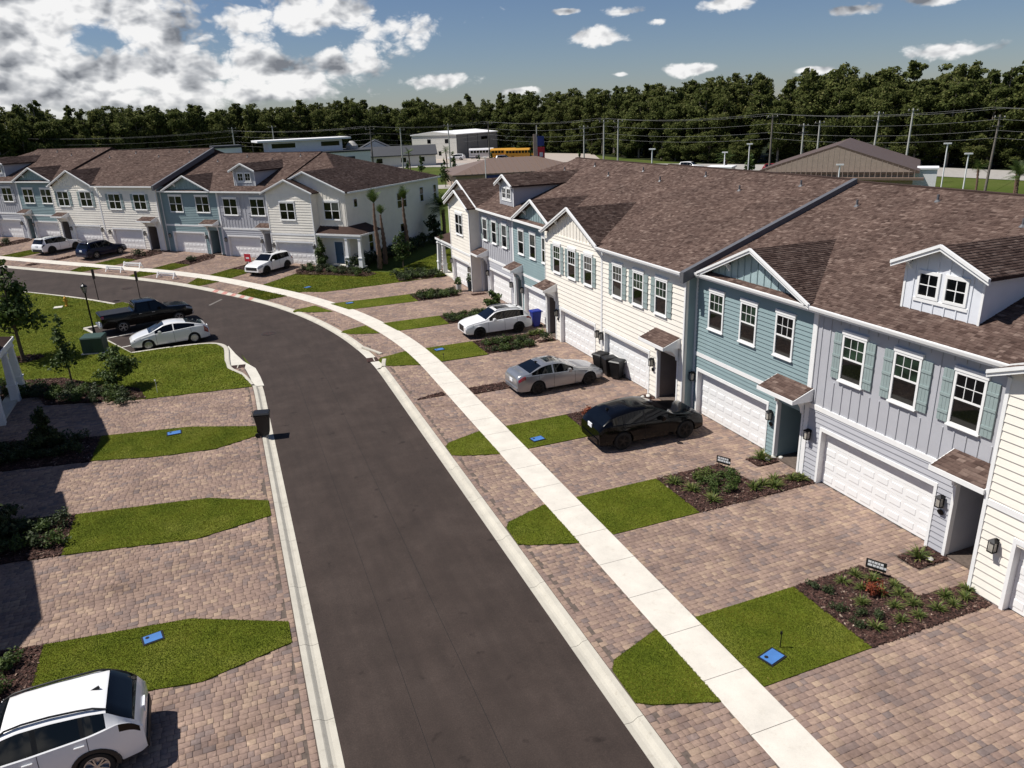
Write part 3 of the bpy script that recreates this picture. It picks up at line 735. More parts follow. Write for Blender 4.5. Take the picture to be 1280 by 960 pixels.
def driveway(label, strip, frame, n_obj=0, margin=.10):
    """pavers laid in courses along the driveway inside polygon `strip`; frame = (origin, angle) of the courses"""
    o = structure('driveway', poly_mesh('driveway', strip, -.013, M['paver_sand']), label)
    org, ang = frame; ca, sa = math.cos(ang), math.sin(ang)
    a = np.array(strip) - org; loc = np.c_[a[:, 0] * ca + a[:, 1] * sa, -a[:, 0] * sa + a[:, 1] * ca]
    lo, hi = loc.min(0), loc.max(0)
    xs = []; ys = []; ks = []
    nrow = int((hi[1] - lo[1]) / PAVER_H)
    for r in range(nrow + 1):
        y = lo[1] + (r + .5) * PAVER_H; x = lo[0] - rng.random() * .3
        while x < hi[0]:
            k = int(rng.choice(3, p=(.34, .40, .26))); L_ = PAVER_LEN[k]
            xs.append(x + L_ / 2); ys.append(y); ks.append(k); x += L_
    xs = np.array(xs); ys = np.array(ys); ks = np.array(ks)
    wx = org[0] + xs * ca - ys * sa; wy = org[1] + xs * sa + ys * ca
    keep = inside(wx, wy, strip)
    for pl in LAWNS + BEDS:
        pa = np.array(pl); c = pa.mean(0)
        if abs(c[0] - wx.mean()) > 30 or abs(c[1] - wy.mean()) > 30: continue
        keep &= ~inside(wx, wy, pl)
    # off the sidewalk
    q = np.c_[wx, wy]
    near = np.argmin(((q[:, None, :] - PATH[None, ::1, :]) ** 2).sum(2), 1) if len(q) < 60000 else None
    d = ((q - PATH[near]) * PNORM[near]).sum(1)
    keep &= ~((d > SW_OUT + .03) & (d < SW_IN - .03)) & ~((d < .5) & (d > LEFT_D - .5))
    # straight border course along the kerb
    bx, by, ba = [], [], []
    for dd in (.52 + .115, LEFT_D - .52 - .115):
        for s_ in np.arange(8.0, S_END - 4, .228):
            p_ = at_s(s_, dd); bx.append(p_[0]); by.append(p_[1]); p2_ = at_s(s_ + .1, dd); ba.append(math.atan2(p2_[1] - p_[1], p2_[0] - p_[0]))
    bx = np.array(bx); by = np.array(by); ba = np.array(ba)
    bk = inside(bx, by, strip)
    for pl in LAWNS + BEDS: bk &= ~inside(bx, by, pl)
    keep &= ~((d > .4) & (d < .52 + .27)) & ~((d < LEFT_D - .4) & (d > LEFT_D - .52 - .27))
    nb_ = int(bk.sum())
    wx, wy, ks, xs, ys = np.r_[wx[keep], bx[bk]], np.r_[wy[keep], by[bk]], np.r_[ks[keep], np.ones(nb_, int)], np.r_[xs[keep], bx[bk]], np.r_[ys[keep], by[bk]]
    n = len(wx)
    # colours come in drifts, as pallets were mixed
    drift = .5 + .22 * np.sin(xs * 1.7 + 2 * np.sin(ys * .9)) * np.cos(ys * 1.3 + xs * .4)
    tint = np.clip(drift * .35 + rng.random(n) * .65, 0, .999)
    ci = (tint * 16).astype(int)
    dz = np.array([gz(x, y) for x, y in zip(wx, wy)]) + rng.normal(0, .0022, n)
    ra = np.r_[np.full(n - nb_, ang), ba[bk]] + rng.normal(0, .010, n)
    order = np.argsort((wx - 0) ** 2 + (wy - 0) ** 2)
    isobj = np.zeros(n, bool); isobj[order[:n_obj]] = True
    for i in order[:n_obj]:
        ob = bpy.data.objects.new('paver', paver_mesh(int(ks[i]), int(ci[i]))[2])
        ob.location = (wx[i], wy[i], dz[i]); ob.rotation_euler = (0, 0, ra[i]); ob.parent = o
        COL.objects.link(ob)
    rest = np.where(~isobj)[0]
    if len(rest):
        VV = []; QQ = []; TT = []; b = 0
        for k in range(3):
            idx = rest[ks[rest] == k]
            if len(idx) == 0: continue
            V, Q, _ = paver_mesh(k, 0)
            c_, s_ = np.cos(ra[idx]), np.sin(ra[idx])
            X = V[None, :, 0] * c_[:, None] - V[None, :, 1] * s_[:, None] + wx[idx][:, None]
            Y = V[None, :, 0] * s_[:, None] + V[None, :, 1] * c_[:, None] + wy[idx][:, None]
            Z = np.repeat(V[None, :, 2], len(idx), 0) + dz[idx][:, None]
            VV.append(np.stack([X, Y, Z], 2).reshape(-1, 3))
            QQ.append((Q[None] + (np.arange(len(idx)) * 12)[:, None, None] + b).reshape(-1, 4)); TT.append(np.repeat(tint[idx], len(Q)))
            b += 12 * len(idx)
        g = link('pavers', mesh_np('pavers', np.concatenate(VV), np.concatenate(QQ), M['paver'], np.concatenate(TT)), o)
        g['kind'] = 'stuff'
    return o
def right_drive(label, a, b, n_obj, house_x=20.55):
    """paved strip from garage to kerb between y = a and y = b (reaching under the lawn edges)"""
    pts = [(house_x, a), (house_x, b)] + [at_s(s_at_y(b) + t, .53) for t in (0.0,)] + [at_s(s_at_y(b + (a - b) * k / 4), .53) for k in (1, 2, 3)] + [at_s(s_at_y(a), .53)]
    return driveway(label, pts, (np.array([0., 0.]), 0.0), n_obj)
right_drive('paved driveway of the nearest cream townhouse', 4.0, 13.6, 300)
right_drive('paved driveway of the grey townhouse with dormer', 13.6, 21.6, 300)
right_drive('paved driveway under the black SUV', 21.6, 29.4, 300)
right_drive('paved driveway under the silver sedan', 29.4, 36.15, 150)
right_drive('empty paved driveway between silver sedan and white compact SUV', 36.15, 43.4, 0)
right_drive('paved driveway under the white compact SUV', 43.4, 51.3, 0)
right_drive('paved driveway of the far grey townhouse', 51.3, 59.4, 0)
right_drive('paved driveway of the end house at the bend', 59.4, 66.4, 0)
def left_drive(label, a, b, n_obj):
    pts = [(-12.35, a)] + [at_s(s_at_y(a + (b - a) * k / 5), LEFT_D - .5) for k in range(6)] + [(-12.35, b)]
    return driveway(label, pts, (np.array([0., 0.]), 0.0), n_obj)
left_drive('paved driveway under the white SUV at the left', 10.0, 20.2, 300)
left_drive('second paved driveway on the left', 20.2, 28.3, 300)
left_drive('third paved driveway on the left', 28.3, 36.6, 300)
left_drive('paved driveway on the left beyond the black bin', 36.6, 47.2, 150)
def far_drive(label, a, b):
    pts = [r2(a, -.3), r2(b, -.3)] + [r2(b + (a - b) * k / 4, v_of(b + (a - b) * k / 4, .53)) for k in range(5)]
    return driveway(label, pts, (O2, A2 + math.pi / 2), 0)
for lab, a, b in (('under the white crossover', 15.6, 22.4), ('of the far grey townhouse with dormer', 7.4, 15.6), ('of the far teal townhouse', -.5, 7.4), ('under the navy SUV', -8.0, -.5), ('under the far white SUV', -14.8, -8.0), ('of the second far teal townhouse', -22.8, -14.8), ('at the far left end', -31.5, -22.8)):
    far_drive('paved driveway ' + lab, a, b)

# ------------------------------------------------------------------ townhouses
SL = .366                                                   # main roof slope
Z_EAVE0, OVH = 6.93, .33
DEPTH = 9.25                                                # eave to ridge
def shingles(org, ea, eb, en, poly, tab=.21, course=.128):
    """courses of tabs on one roof plane. org + a*ea + b*eb; poly = convex outline in (a,b). returns V, Q, tint"""
    org, ea, eb, en = (np.array(x, float) for x in (org, ea, eb, en))
    P_ = np.array(poly, float); b0, b1 = P_[:, 1].min(), P_[:, 1].max()
    Vs, Ts = [], []
    nb = int(math.ceil((b1 - b0) / course))
    for i in range(nb):
        bl = b0 + i * course; bh = min(bl + course * 1.0, b1); bm_ = (bl + bh) / 2
        xs = []
        for k in range(len(P_)):
            p, q = P_[k], P_[(k + 1) % len(P_)]
            if (p[1] - bm_) * (q[1] - bm_) < 0: xs.append(p[0] + (q[0] - p[0]) * (bm_ - p[1]) / (q[1] - p[1]))
        if len(xs) < 2: continue
        x0, x1 = min(xs), max(xs)
        e = [x0]; x = x0 - rng.random() * tab
        while x < x1:
            x += tab * rng.choice((.55, .8, 1.0, 1.25))
            if x0 + .04 < x < x1 - .04: e.append(x)
        e.append(x1); e = np.array(e); n = len(e) - 1
        up_ = .012 + .009 * (rng.random(n) > .5) + .004 * rng.random(n)
        lo_ = bl - .012 * rng.random(n)
        a0, a1 = e[:-1] + .003, e[1:] - .003
        def pt(a, b, h): return org + a[:, None] * ea + b[:, None] * eb + h[:, None] * en
        one = np.ones(n)
        v = np.stack([pt(a0, lo_, up_), pt(a1, lo_, up_), pt(a1, one * bh, one * .004), pt(a0, one * bh, one * .004), pt(a0, lo_, one * 0), pt(a1, lo_, one * 0)], 1)
        Vs.append(v.reshape(-1, 3)); Ts.append(np.clip(rng.normal(.46, .23, n), 0, 1))
    V = np.concatenate(Vs); T = np.concatenate(Ts); n = len(T)
    b = (np.arange(n) * 6)[:, None]
    Q = np.concatenate([b + np.array([0, 1, 2, 3]), b + np.array([4, 5, 1, 0])])
    return V, Q, np.r_[T, T * .8]
def shingle_part(parent, planes, tab=.21, course=.128, name='shingles'):
    V, Q, T = [], [], []; o = 0
    for pl in planes:
        v, q, t = shingles(*pl, tab=tab, course=course); V.append(v); Q.append(q + o); T.append(t); o += len(v)
    ob = link(name, mesh_np(name, np.concatenate(V), np.concatenate(Q), M['shingle'], np.concatenate(T)), parent)
    ob['kind'] = 'stuff'; return ob

def gable_roof(parent, uc, half, zb, slope, wf, wb, board='white_trim', slab_name='gable_roof', tab=.21, course=.128, rake=.20, detail=True):
    """small gable roof: ridge over uc running from wf (front) back to wb"""
    za = zb + half * slope
    th = .10
    m = MB()
    for s in (-1, 1):
        m.add([(uc, wf, za), (uc + s * half, wf, zb), (uc + s * half, wb, zb), (uc, wb, za), (uc, wf, za - th), (uc + s * half, wf, zb - th), (uc + s * half, wb, zb - th), (uc, wb, za - th)],
              [(0, 1, 2, 3), (4, 5, 6, 7), (0, 1, 5, 4), (1, 2, 6, 5), (2, 3, 7, 6), (3, 0, 4, 7)])
    r = m.build(slab_name, M['shingle'], parent)
    ln = math.hypot(half, half * slope); c, sn = half / ln, half * slope / ln
    pls = []
    for s in (-1, 1):
        # a runs front to back, b up the slope
        pls.append(((uc + s * half, wf, zb), (0, 1, 0), (-s * c, 0, sn), (s * sn, 0, c), [(0, 0), (wb - wf, 0), (wb - wf, ln), (0, ln)]))
    shingle_part(r, pls, tab, course)
    for s in (-1, 1):
        b = MB()
        e = .05
        b.add([(uc, wf - .035, za + .03), (uc + s * (half + e), wf - .035, zb - e * slope + .03), (uc + s * (half + e), wf - .035, zb - e * slope - rake + .03), (uc, wf - .035, za - rake + .03),
               (uc, wf + .03, za + .03), (uc + s * (half + e), wf + .03, zb - e * slope + .03), (uc + s * (half + e), wf + .03, zb - e * slope - rake + .03), (uc, wf + .03, za - rake + .03)],
              [(0, 1, 2, 3), (7, 6, 5, 4), (0, 1, 5, 4), (1, 2, 6, 5), (2, 3, 7, 6), (3, 0, 4, 7)])
        b.build('rake_board', M[board], r)
        if detail:
            b = MB()
            b.add([(uc, wf - .075, za + .045), (uc + s * (half + e), wf - .075, zb - e * slope + .045), (uc + s * (half + e), wf - .075, zb - e * slope - .06), (uc, wf - .075, za - .06),
                   (uc, wf - .03, za + .045), (uc + s * (half + e), wf - .03, zb - e * slope + .045), (uc + s * (half + e), wf - .03, zb - e * slope - .06), (uc, wf - .03, za - .06)],
                  [(0, 1, 2, 3), (7, 6, 5, 4), (0, 1, 5, 4), (1, 2, 6, 5), (2, 3, 7, 6), (3, 0, 4, 7)])
            b.build('rake_trim', M[board], r)
    return r
def bracket(parent, u, w, z, size=.32, name='bracket'):
    m = MB()
    m.box(u - .04, u + .04, w - size, w, z - .07, z)
    m.box(u - .04, u + .04, w - .07, w, z - size, z)
    m.add([(u - .035, w - size * .8, z - .06), (u + .035, w - size * .8, z - .06), (u + .035, w - .06, z - size * .85), (u - .035, w - .06, z - size * .85),
           (u - .035, w - size * .55, z - .06), (u + .035, w - size * .55, z - .06), (u + .035, w - .06, z - size * .6), (u - .035, w - .06, z - size * .6)],
          [(0, 1, 2, 3), (4, 5, 6, 7), (0, 1, 5, 4), (1, 2, 6, 5), (2, 3, 7, 6), (3, 0, 4, 7)])
    return m.build(name, M['white_trim'], parent)

_board = {}
EXPO = {'teal': .18, 'grey': .20, 'cream': .26}
def siding_board(parent, u0, u1, w, z, mat, expo=.166):
    expo = EXPO.get(mat, expo); L_ = round(u1 - u0, 3); key = (L_, mat)
    if key not in _board:
        m = MB(); m.prism([(0, 0), (-.034, 0), (-.005, expo), (0, expo)], 0, 0, L_)
        _board[key] = m.mesh('siding_board', M[mat])
    ob = bpy.data.objects.new('siding_board', _board[key]); ob.location = (u0, w, z); ob.parent = parent; COL.objects.link(ob)
def lap_siding(parent, spans_of, z0, z1, w, mat, single, expo=.166):
    """spans_of(z) -> list of (u0,u1) runs at that height"""
    m = MB(); z = z0; expo = EXPO.get(mat, expo)
    while z < z1 - .03:
        h = min(expo, z1 - z)
        for a, b in spans_of(z + h * .5):
            if b - a < .05: continue
            if single and h > expo * .9: siding_board(parent, a, b, w, z, mat)
            else: m.prism([(w, z), (w - .034, z), (w - .005, z + h), (w, z + h)], 0, a, b)
        z += expo
    if m.f:
        o = m.build('siding', M[mat], parent); o['kind'] = 'stuff'
def battens(parent, us, w, zf, zt, mat, single, wd=.05, skip=()):
    m = MB()
    for u in us:
        segs = [(zf(u) if callable(zf) else zf, zt(u) if callable(zt) else zt)]
        for (a, b, z0, z1) in skip:
            if a - .02 < u < b + .02:
                ns = []
                for s in segs:
                    if s[0] < z0: ns.append((s[0], min(s[1], z0)))
                    if s[1] > z1: ns.append((max(s[0], z1), s[1]))
                segs = ns
        for z0, z1 in segs:
            if z1 - z0 < .05: continue
            if single: MB().box(u - wd / 2, u + wd / 2, w - .028, w, z0, z1).build('batten', M[mat], parent)
            else: m.box(u - wd / 2, u + wd / 2, w - .028, w, z0, z1)
    if m.f:
        o = m.build('battens', M[mat], parent); o['kind'] = 'stuff'

def window(parent, uc, w, z0, width, height, sashes=1, shut=None, lites=True, header=True, sill=True, detail=True, arch=False):
    """casing as the part, panes, muntins and sill as its pieces; w = wall plane"""
    cs = .085; hw = width / 2; f = w - .028
    m = MB()
    m.box(uc - hw - cs, uc - hw, f - .045, f + .02, z0 - .02, z0 + height)
    m.box(uc + hw, uc + hw + cs, f - .045, f + .02, z0 - .02, z0 + height)
    m.box(uc - hw - cs, uc + hw + cs, f - .045, f + .02, z0 + height, z0 + height + .085)
    m.box(uc - hw - cs, uc + hw + cs, f - .045, f + .02, z0 - .10, z0 - .02)
    zm = z0 + height * .5
    for i in range(sashes):
        a = uc - hw + width * i / sashes; b = uc - hw + width * (i + 1) / sashes
        if i: m.box(a - .045, a + .045, f - .04, f + .02, z0 - .02, z0 + height)
        m.box(a, b, f - .03, f + .0, zm - .03, zm + .03)
    win = m.build('window', M['white_trim'], parent)
    for i in range(sashes):
        a = uc - hw + width * i / sashes; b = uc - hw + width * (i + 1) / sashes
        MB().quad((a, f - .006, z0 - .02), (b, f - .006, z0 - .02), (b, f - .006, zm), (a, f - .006, zm)).build('pane', M['window'], win)
        MB().quad((a, f - .012, zm), (b, f - .012, zm), (b, f - .012, z0 + height), (a, f - .012, z0 + height)).build('pane', M[('window_painted_reflection', 'window_painted_reflection', 'window_shade', 'window')[RND.randrange(4)] if lites and detail else ('window', 'window', 'window_shade')[RND.randrange(3)]], win)
        if lites and detail:
            mm = MB()
            for k in (1, 2): mm.box(a + (b - a) * k / 3 - .011, a + (b - a) * k / 3 + .011, f - .024, f - .013, zm + .03, z0 + height)
            zq = (zm + .03 + z0 + height) / 2; mm.box(a, b, f - .023, f - .014, zq - .011, zq + .011)
            mm.build('muntin', M['white_trim'], win)
    if header: MB().box(uc - hw - cs - .03, uc + hw + cs + .03, f - .06, f + .02, z0 + height + .086, z0 + height + .24).build('header', M['white_trim'], win)
    if sill: MB().box(uc - hw - cs - .03, uc + hw + cs + .03, f - .09, f + .0, z0 - .145, z0 - .101).build('sill', M['white_trim'], win)
    if shut:
        sw_ = .36
        for s in (-1, 1):
            c = uc + s * (hw + cs + .03 + sw_ / 2)
            mm = MB()
            for k in range(3 if detail else 1):
                nb = 3 if detail else 1
                a = c - sw_ / 2 + sw_ * k / nb; mm.box(a + .004, a + sw_ / nb - .004, f - .035, f + .01, z0 - .09, z0 + height + .06)
            sh = mm.build('shutter', M[shut], parent)
            mm = MB()
            for zz in (z0 + .22, z0 + height * .5, z0 + height - .28): mm.box(c - sw_ / 2, c + sw_ / 2, f - .055, f - .035, zz - .045, zz + .045)
            mm.build('cross_batten', M[shut], sh)
    return win

def wall_lamp(parent, u, w, z):
    m = MB(); m.box(u - .06, u + .06, w - .03, w - .005, z - .02, z + .22)
    m.bar((u, w - .02, z + .20), (u, w - .17, z + .26), .025, .025)
    m.add([(u - .12, w - .29, z + .17), (u + .12, w - .29, z + .17), (u + .12, w - .05, z + .17), (u - .12, w - .05, z + .17), (u, w - .17, z + .27)], [(0, 1, 4), (1, 2, 4), (2, 3, 4), (3, 0, 4), (3, 2, 1, 0)])
    m.box(u - .085, u + .085, w - .255, w - .085, z - .19, z - .16)
    for a in (-1, 1):
        for b in (-1, 1): m.box(u + a * .085 - .011, u + a * .085 + .011, w - .17 + b * .085 - .011, w - .17 + b * .085 + .011, z - .18, z + .17)
    l = m.build('wall_lamp', M['lamp_black'], parent)
    MB().box(u - .068, u + .068, w - .238, w - .102, z - .155, z + .165).build('lamp_glass', M['lamp_glass'], l)
    return l

def garage_door(parent, g0, g1, w, h=2.17, detail=True):
    d = MB().box(g0, g1, w + .02, w + .08, 0, h).build('garage_door', M['garage'], parent)
    nrow, ncol = 4, 8
    for r in range(nrow):
        z0, z1 = h * r / nrow + .006, h * (r + 1) / nrow - .006
        m = MB(); m.box(g0 + .004, g1 - .004, w - .005, w + .02, z0, z1)
        if detail:
            cw = (g1 - g0) / ncol
            for c in range(ncol):
                a, b = g0 + c * cw + .07, g0 + (c + 1) * cw - .07; y0, y1 = z0 + .13, z1 - .13
                # raised long panel with bevelled edge
                m.add([(a, w - .006, y0), (b, w - .006, y0), (b, w - .006, y1), (a, w - .006, y1), (a + .02, w - .020, y0 + .03), (b - .02, w - .020, y0 + .03), (b - .02, w - .020, y1 - .012), (a + .02, w - .020, y1 - .012)],
                      [(0, 1, 5, 4), (1, 2, 6, 5), (2, 3, 7, 6), (3, 0, 4, 7), (4, 5, 6, 7)])
        m.build('door_section', M['garage'], d)
    MB().box(g0, g1, w - .01, w + .05, 0.0, .02).build('door_seal', M['dark_base'], d)
    return d

def awning(parent, a, b, w, z_top=3.72, z_low=3.36, out=.95, tab=.3, course=.15, flip=False):
    """little shed roof over the entry"""
    dz = z_top - z_low
    r = MB().add([(a, w, z_top), (b, w, z_top), (b, w - out, z_low), (a, w - out, z_low), (a, w, z_top - .10), (b, w, z_top - .10), (b, w - out, z_low - .10), (a, w - out, z_low - .10)],
                 [(0, 1, 2, 3), (7, 6, 5, 4), (0, 1, 5, 4), (1, 2, 6, 5), (2, 3, 7, 6), (3, 0, 4, 7)]).build('entry_roof', M['shingle'], parent)
    ln = math.hypot(out, dz)
    shingle_part(r, [((a, w - out, z_low), (1, 0, 0), (0, out / ln, dz / ln), (0, -dz / ln, out / ln), [(0, 0), (b - a, 0), (b - a, ln), (0, ln)])], tab, course)
    MB().box(a - .03, b + .03, w - out - .035, w - out - .002, z_low - .15, z_low + .012).build('fascia', M['white_trim'], r)
    for u in (a, b):
        s = -1 if u == a else 1
        MB().prism([(w - out, z_low - .15), (w, z_low - .15), (w, z_top - .005), (w - out, z_low - .005)], 0, u + (s * .002), u + s * .03).build('end_panel', M['white_trim'], r)
    MB().box(a + .02, b - .02, w - out + .01, w - .03, z_low - .14, z_low - .115).build('soffit', M['white_trim'], r)
    return r
def curved_brace(parent, u, w, z, size, thick=.09):
    """quarter-round brace under the awning, in the wall-normal plane"""
    outer = [(w, z), (w - size, z)]
    arc = [(w - size + (size - .09) * math.sin(t), z - .09 - (size - .09) * (1 - math.cos(t))) for t in np.linspace(.0, math.pi / 2, 8)] + [(w, z - size)]
    m = MB(); m.prism(outer + arc, 0, u - thick / 2, u + thick / 2)
    return m.build('curved_brace', M['white_trim'], parent)

def front_spans(u0, u1, opens):
    def f(z):
        runs = [(u0, u1)]
        for a, b, h in opens:
            if z < h:
                nr = []
                for p, q in runs:
                    if b <= p or a >= q: nr.append((p, q)); continue
                    if a > p: nr.append((p, a))
                    if b < q: nr.append((b, q))
                runs = nr
        return runs
    return f
def core_wall(parent, u0, u1, w, opens, z1, mat, name='wall'):
    m = MB(); zs = sorted({0.0, z1} | {h for _, _, h in opens}); f = front_spans(u0, u1, opens)
    for a, b in zip(zs[:-1], zs[1:]):
        for p, q in f((a + b) / 2): m.box(p, q, w, w + .14, a, b)
    return m.build(name, M[mat], parent)

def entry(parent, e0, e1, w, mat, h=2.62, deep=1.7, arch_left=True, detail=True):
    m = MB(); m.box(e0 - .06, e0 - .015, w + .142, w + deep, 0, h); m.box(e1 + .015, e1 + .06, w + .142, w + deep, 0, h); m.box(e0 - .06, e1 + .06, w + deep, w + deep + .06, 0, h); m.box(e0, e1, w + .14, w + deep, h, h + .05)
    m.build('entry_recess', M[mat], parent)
    MB().box(e0, e1, w + .05, w + deep, .0, .06).build('entry_step', M['paver_sand'], parent)
    d = MB().box(e0 + .22, e1 - .22, w + deep - .05, w + deep - .002, .06, 2.2).build('front_door', M['blue_door'], parent)
    MB().box(e0 + .30, e0 + .34, w + deep - .10, w + deep - .05, 1.0, 1.2).build('handle', M['lamp_black'], d)
    for u in (e0, e1):
        s = -1 if u == e0 else 1
        MB().box(min(u, u + s * .10), max(u, u + s * .10), w - .045, w + .145, 0, h + .1).build('entry_trim', M['white_trim'], parent)

def townhouse(kind, row, u0, u1, foff, opens, label, windows, detail=2, side_mat=None, ends=(False, False), name='townhouse', block=None):
    """one unit in row coordinates; local x = along the facade, local y = into the building. detail 2 near, 1 far, 0 off-stage"""
    org, ang = row
    U = np.array([math.cos(ang), math.sin(ang)]); p = org + U * u0
    z_here = gz(*(org + U * (u0 + u1) / 2))
    t = empty(name, (p[0], p[1], z_here), ang)
    props(t, label, 'townhouse')
    dz = 0.0
    if block is not None: dz = gz(*(org + U * block)) - z_here           # one level eave per block on the sloping street
    Z_EAVE = Z_EAVE0 + dz
    W = u1 - u0; w = -foff
    tab, course = (.21, .128) if detail == 2 else (.30, .17)
    zs = Z_EAVE - .12
    wall_mat = {'T': 'teal', 'G': 'grey', 'C': 'cream', 'E': 'cream'}[kind]
    single = detail == 2
    garage, ent = opens
    g0, g1 = garage[0] - u0, garage[1] - u0
    ol = [(g0 - .03, g1 + .03, 2.27)]
    if ent: e0, e1 = ent[0] - u0, ent[1] - u0; ol.append((e0 - .03, e1 + .03, 2.65))
    # --- carcass
    if kind != 'E':
        core_wall(t, .0, W, w + .0, ol, zs, wall_mat)
        bay1 = W
    sm = MB(); w_s = w + .14 if kind != 'E' else .142
    sm.box(.002, .10, w_s, DEPTH * 2 - .4, 0, zs); sm.box(W - .10, W - .002, w_s, DEPTH * 2 - .4, 0, zs)
    sm.build('side_wall', M[side_mat or wall_mat], t)
    MB().box(0.1, W - .1, DEPTH * 2 - .55, DEPTH * 2 - .4, 0, zs).build('back_wall', M[wall_mat], t)
    # --- main roof
    wf = w - OVH; depth = DEPTH if kind != 'C' else DEPTH + .30
    zr = Z_EAVE + depth * SL; wr = wf + depth; wb = wr + depth
    if kind == 'E': wf = .02; wr = -OVH + DEPTH; zr = Z_EAVE + (wr - wf) * SL; wb = wr + DEPTH
    ra, rb = 0.0, W
    if kind == 'E':
        hip = ends
        L_end = ends[0]; R_end = ends[1]
        over = .3
        a0 = -over if L_end else 0.0; b0 = W + over if R_end else W
        run = wr - wf
        if R_end: pl_front = [(a0, 0), (b0, 0), (max(b0 - run, a0), (wr - wf) / math.cos(math.atan(SL))), (a0, (wr - wf) / math.cos(math.atan(SL)))]; rx = max(b0 - run, a0)
        else: pl_front = [(a0, 0), (b0, 0), (b0, (wr - wf) / math.cos(math.atan(SL))), (min(a0 + run, b0), (wr - wf) / math.cos(math.atan(SL)))]; rx = min(a0 + run, b0)
        zl = Z_EAVE - .14; far = b0 if L_end else a0
        m = MB()
        if R_end: V = [(a0, wf, Z_EAVE), (b0, wf, Z_EAVE), (b0, wb, Z_EAVE), (a0, wb, Z_EAVE), (a0, wr, zr), (rx, wr, zr)]
        else: V = [(b0, wb, Z_EAVE), (a0, wb, Z_EAVE), (a0, wf, Z_EAVE), (b0, wf, Z_EAVE), (b0, wr, zr), (rx, wr, zr)]
        V += [(v[0], v[1], zl) for v in V[:4]]
        m.add(V, [(0, 1, 5, 4), (1, 2, 5), (2, 3, 4, 5), (3, 0, 4), (6, 7, 1, 0), (7, 8, 2, 1), (8, 9, 3, 2), (9, 6, 0, 3), (9, 8, 7, 6)])
        roof = m.build('roof', M['shingle'], t)
        c = math.cos(math.atan(SL)); sn = math.sin(math.atan(SL)); ln = DEPTH / c
        pls = [((0, wf, Z_EAVE), (1, 0, 0), (0, c, sn), (0, -sn, c), pl_front)]
        if R_end: pls.append(((b0, 0, Z_EAVE), (0, 1, 0), (-c, 0, sn), (sn, 0, c), [(wf, 0), (wb, 0), (wr, run / c * (zr - Z_EAVE) / (run * SL))]))
        else: pls.append(((a0, 0, Z_EAVE), (0, -1, 0), (c, 0, sn), (-sn, 0, c), [(-wb, 0), (-wf, 0), (-wr, run / c)]))
        shingle_part(roof, pls, tab, course)
        xo = b0 if R_end else a0; s = 1 if R_end else -1
        MB().box(min(xo, xo + s * .09), max(xo, xo + s * .09), wf, wb, Z_EAVE - .17, Z_EAVE - .01).build('gutter', M['white_trim'], t)
    else:
        cut = .40 if (kind == 'C' and windows.get('gable') is not None) else 0.0
        prof = [(wf + cut, Z_EAVE - .14), (wf + cut, Z_EAVE + cut * SL), (wr, zr), (wb, Z_EAVE), (wb, Z_EAVE - .14)]
        roof = MB().prism(prof, 0, 0, W).build('roof', M['shingle'], t)
        c = math.cos(math.atan(SL)); sn = math.sin(math.atan(SL)); ln = depth / c
        shingle_part(roof, [((0, wf, Z_EAVE), (1, 0, 0), (0, c, sn), (0, -sn, c), [(0, cut / c), (W, cut / c), (W, ln), (0, ln)])], tab, course)
        MB().box(0, W, wr - .14, wr + .14, zr - .045, zr + .02).build('ridge_cap', M['shingle'], roof)
        for uv, wv in ((W * .3, wr - 2.2), (W * .72, wr - 1.1)):
            zv = Z_EAVE + (wv - wf) * SL
            vp = MB().lathe([(.05, zv - .05), (.05, zv + .28)], 10, (uv, wv, 0)).build('vent_pipe', M['rake_grey'], roof)
            MB().lathe([(.14, zv - .03), (.06, zv + .07)], 10, (uv, wv, 0)).build('vent_collar', M['rake_grey'], vp)
    # --- fronts
    def corner(u, ww, z1=zs, wd=.11): MB().box(u - wd / 2, u + wd / 2, ww - .05, ww + .02, 0.05, z1 - .02).build('corner_board', M['white_trim'], t)
    def gutter(a, b, wfr):
        if detail == 2:
            MB().prism([(wfr - .105, Z_EAVE - .03), (wfr - .085, Z_EAVE - .12), (wfr, Z_EAVE - .13), (wfr, Z_EAVE + .004), (wfr - .105, Z_EAVE + .004)], 0, a, b).build('gutter', M['white_trim'], t)
            MB().box(a, b, wfr + .0, wfr + .02, Z_EAVE - .22, Z_EAVE - .135).build('fascia', M['white_trim'], t)
        else: MB().box(a, b, wfr - .09, wfr, Z_EAVE - .14, Z_EAVE + .004).build('gutter', M['white_trim'], t)
    def belt(a, b, ww, z0=2.93, z1=3.12): MB().box(a, b, ww - .045, ww + .0, z0, z1).build('belt_board', M['white_trim'], t)
    def garage_set(ww, lamps):
        garage_door(t, g0, g1, ww + .22, 2.17, detail == 2 or detail == 1)
        for a, b in ((g0 - .11, g0), (g1, g1 + .11)):
            MB().box(a, b, ww - .05, ww + .215, 0, 2.35).build('garage_trim', M['white_trim'], t)
        MB().box(g0, g1, ww - .05, ww + .215, 2.20, 2.35).build('garage_trim', M['white_trim'], t)
        for u in lamps: wall_lamp(t, u - u0, ww, 1.85)
    lz = 0.06
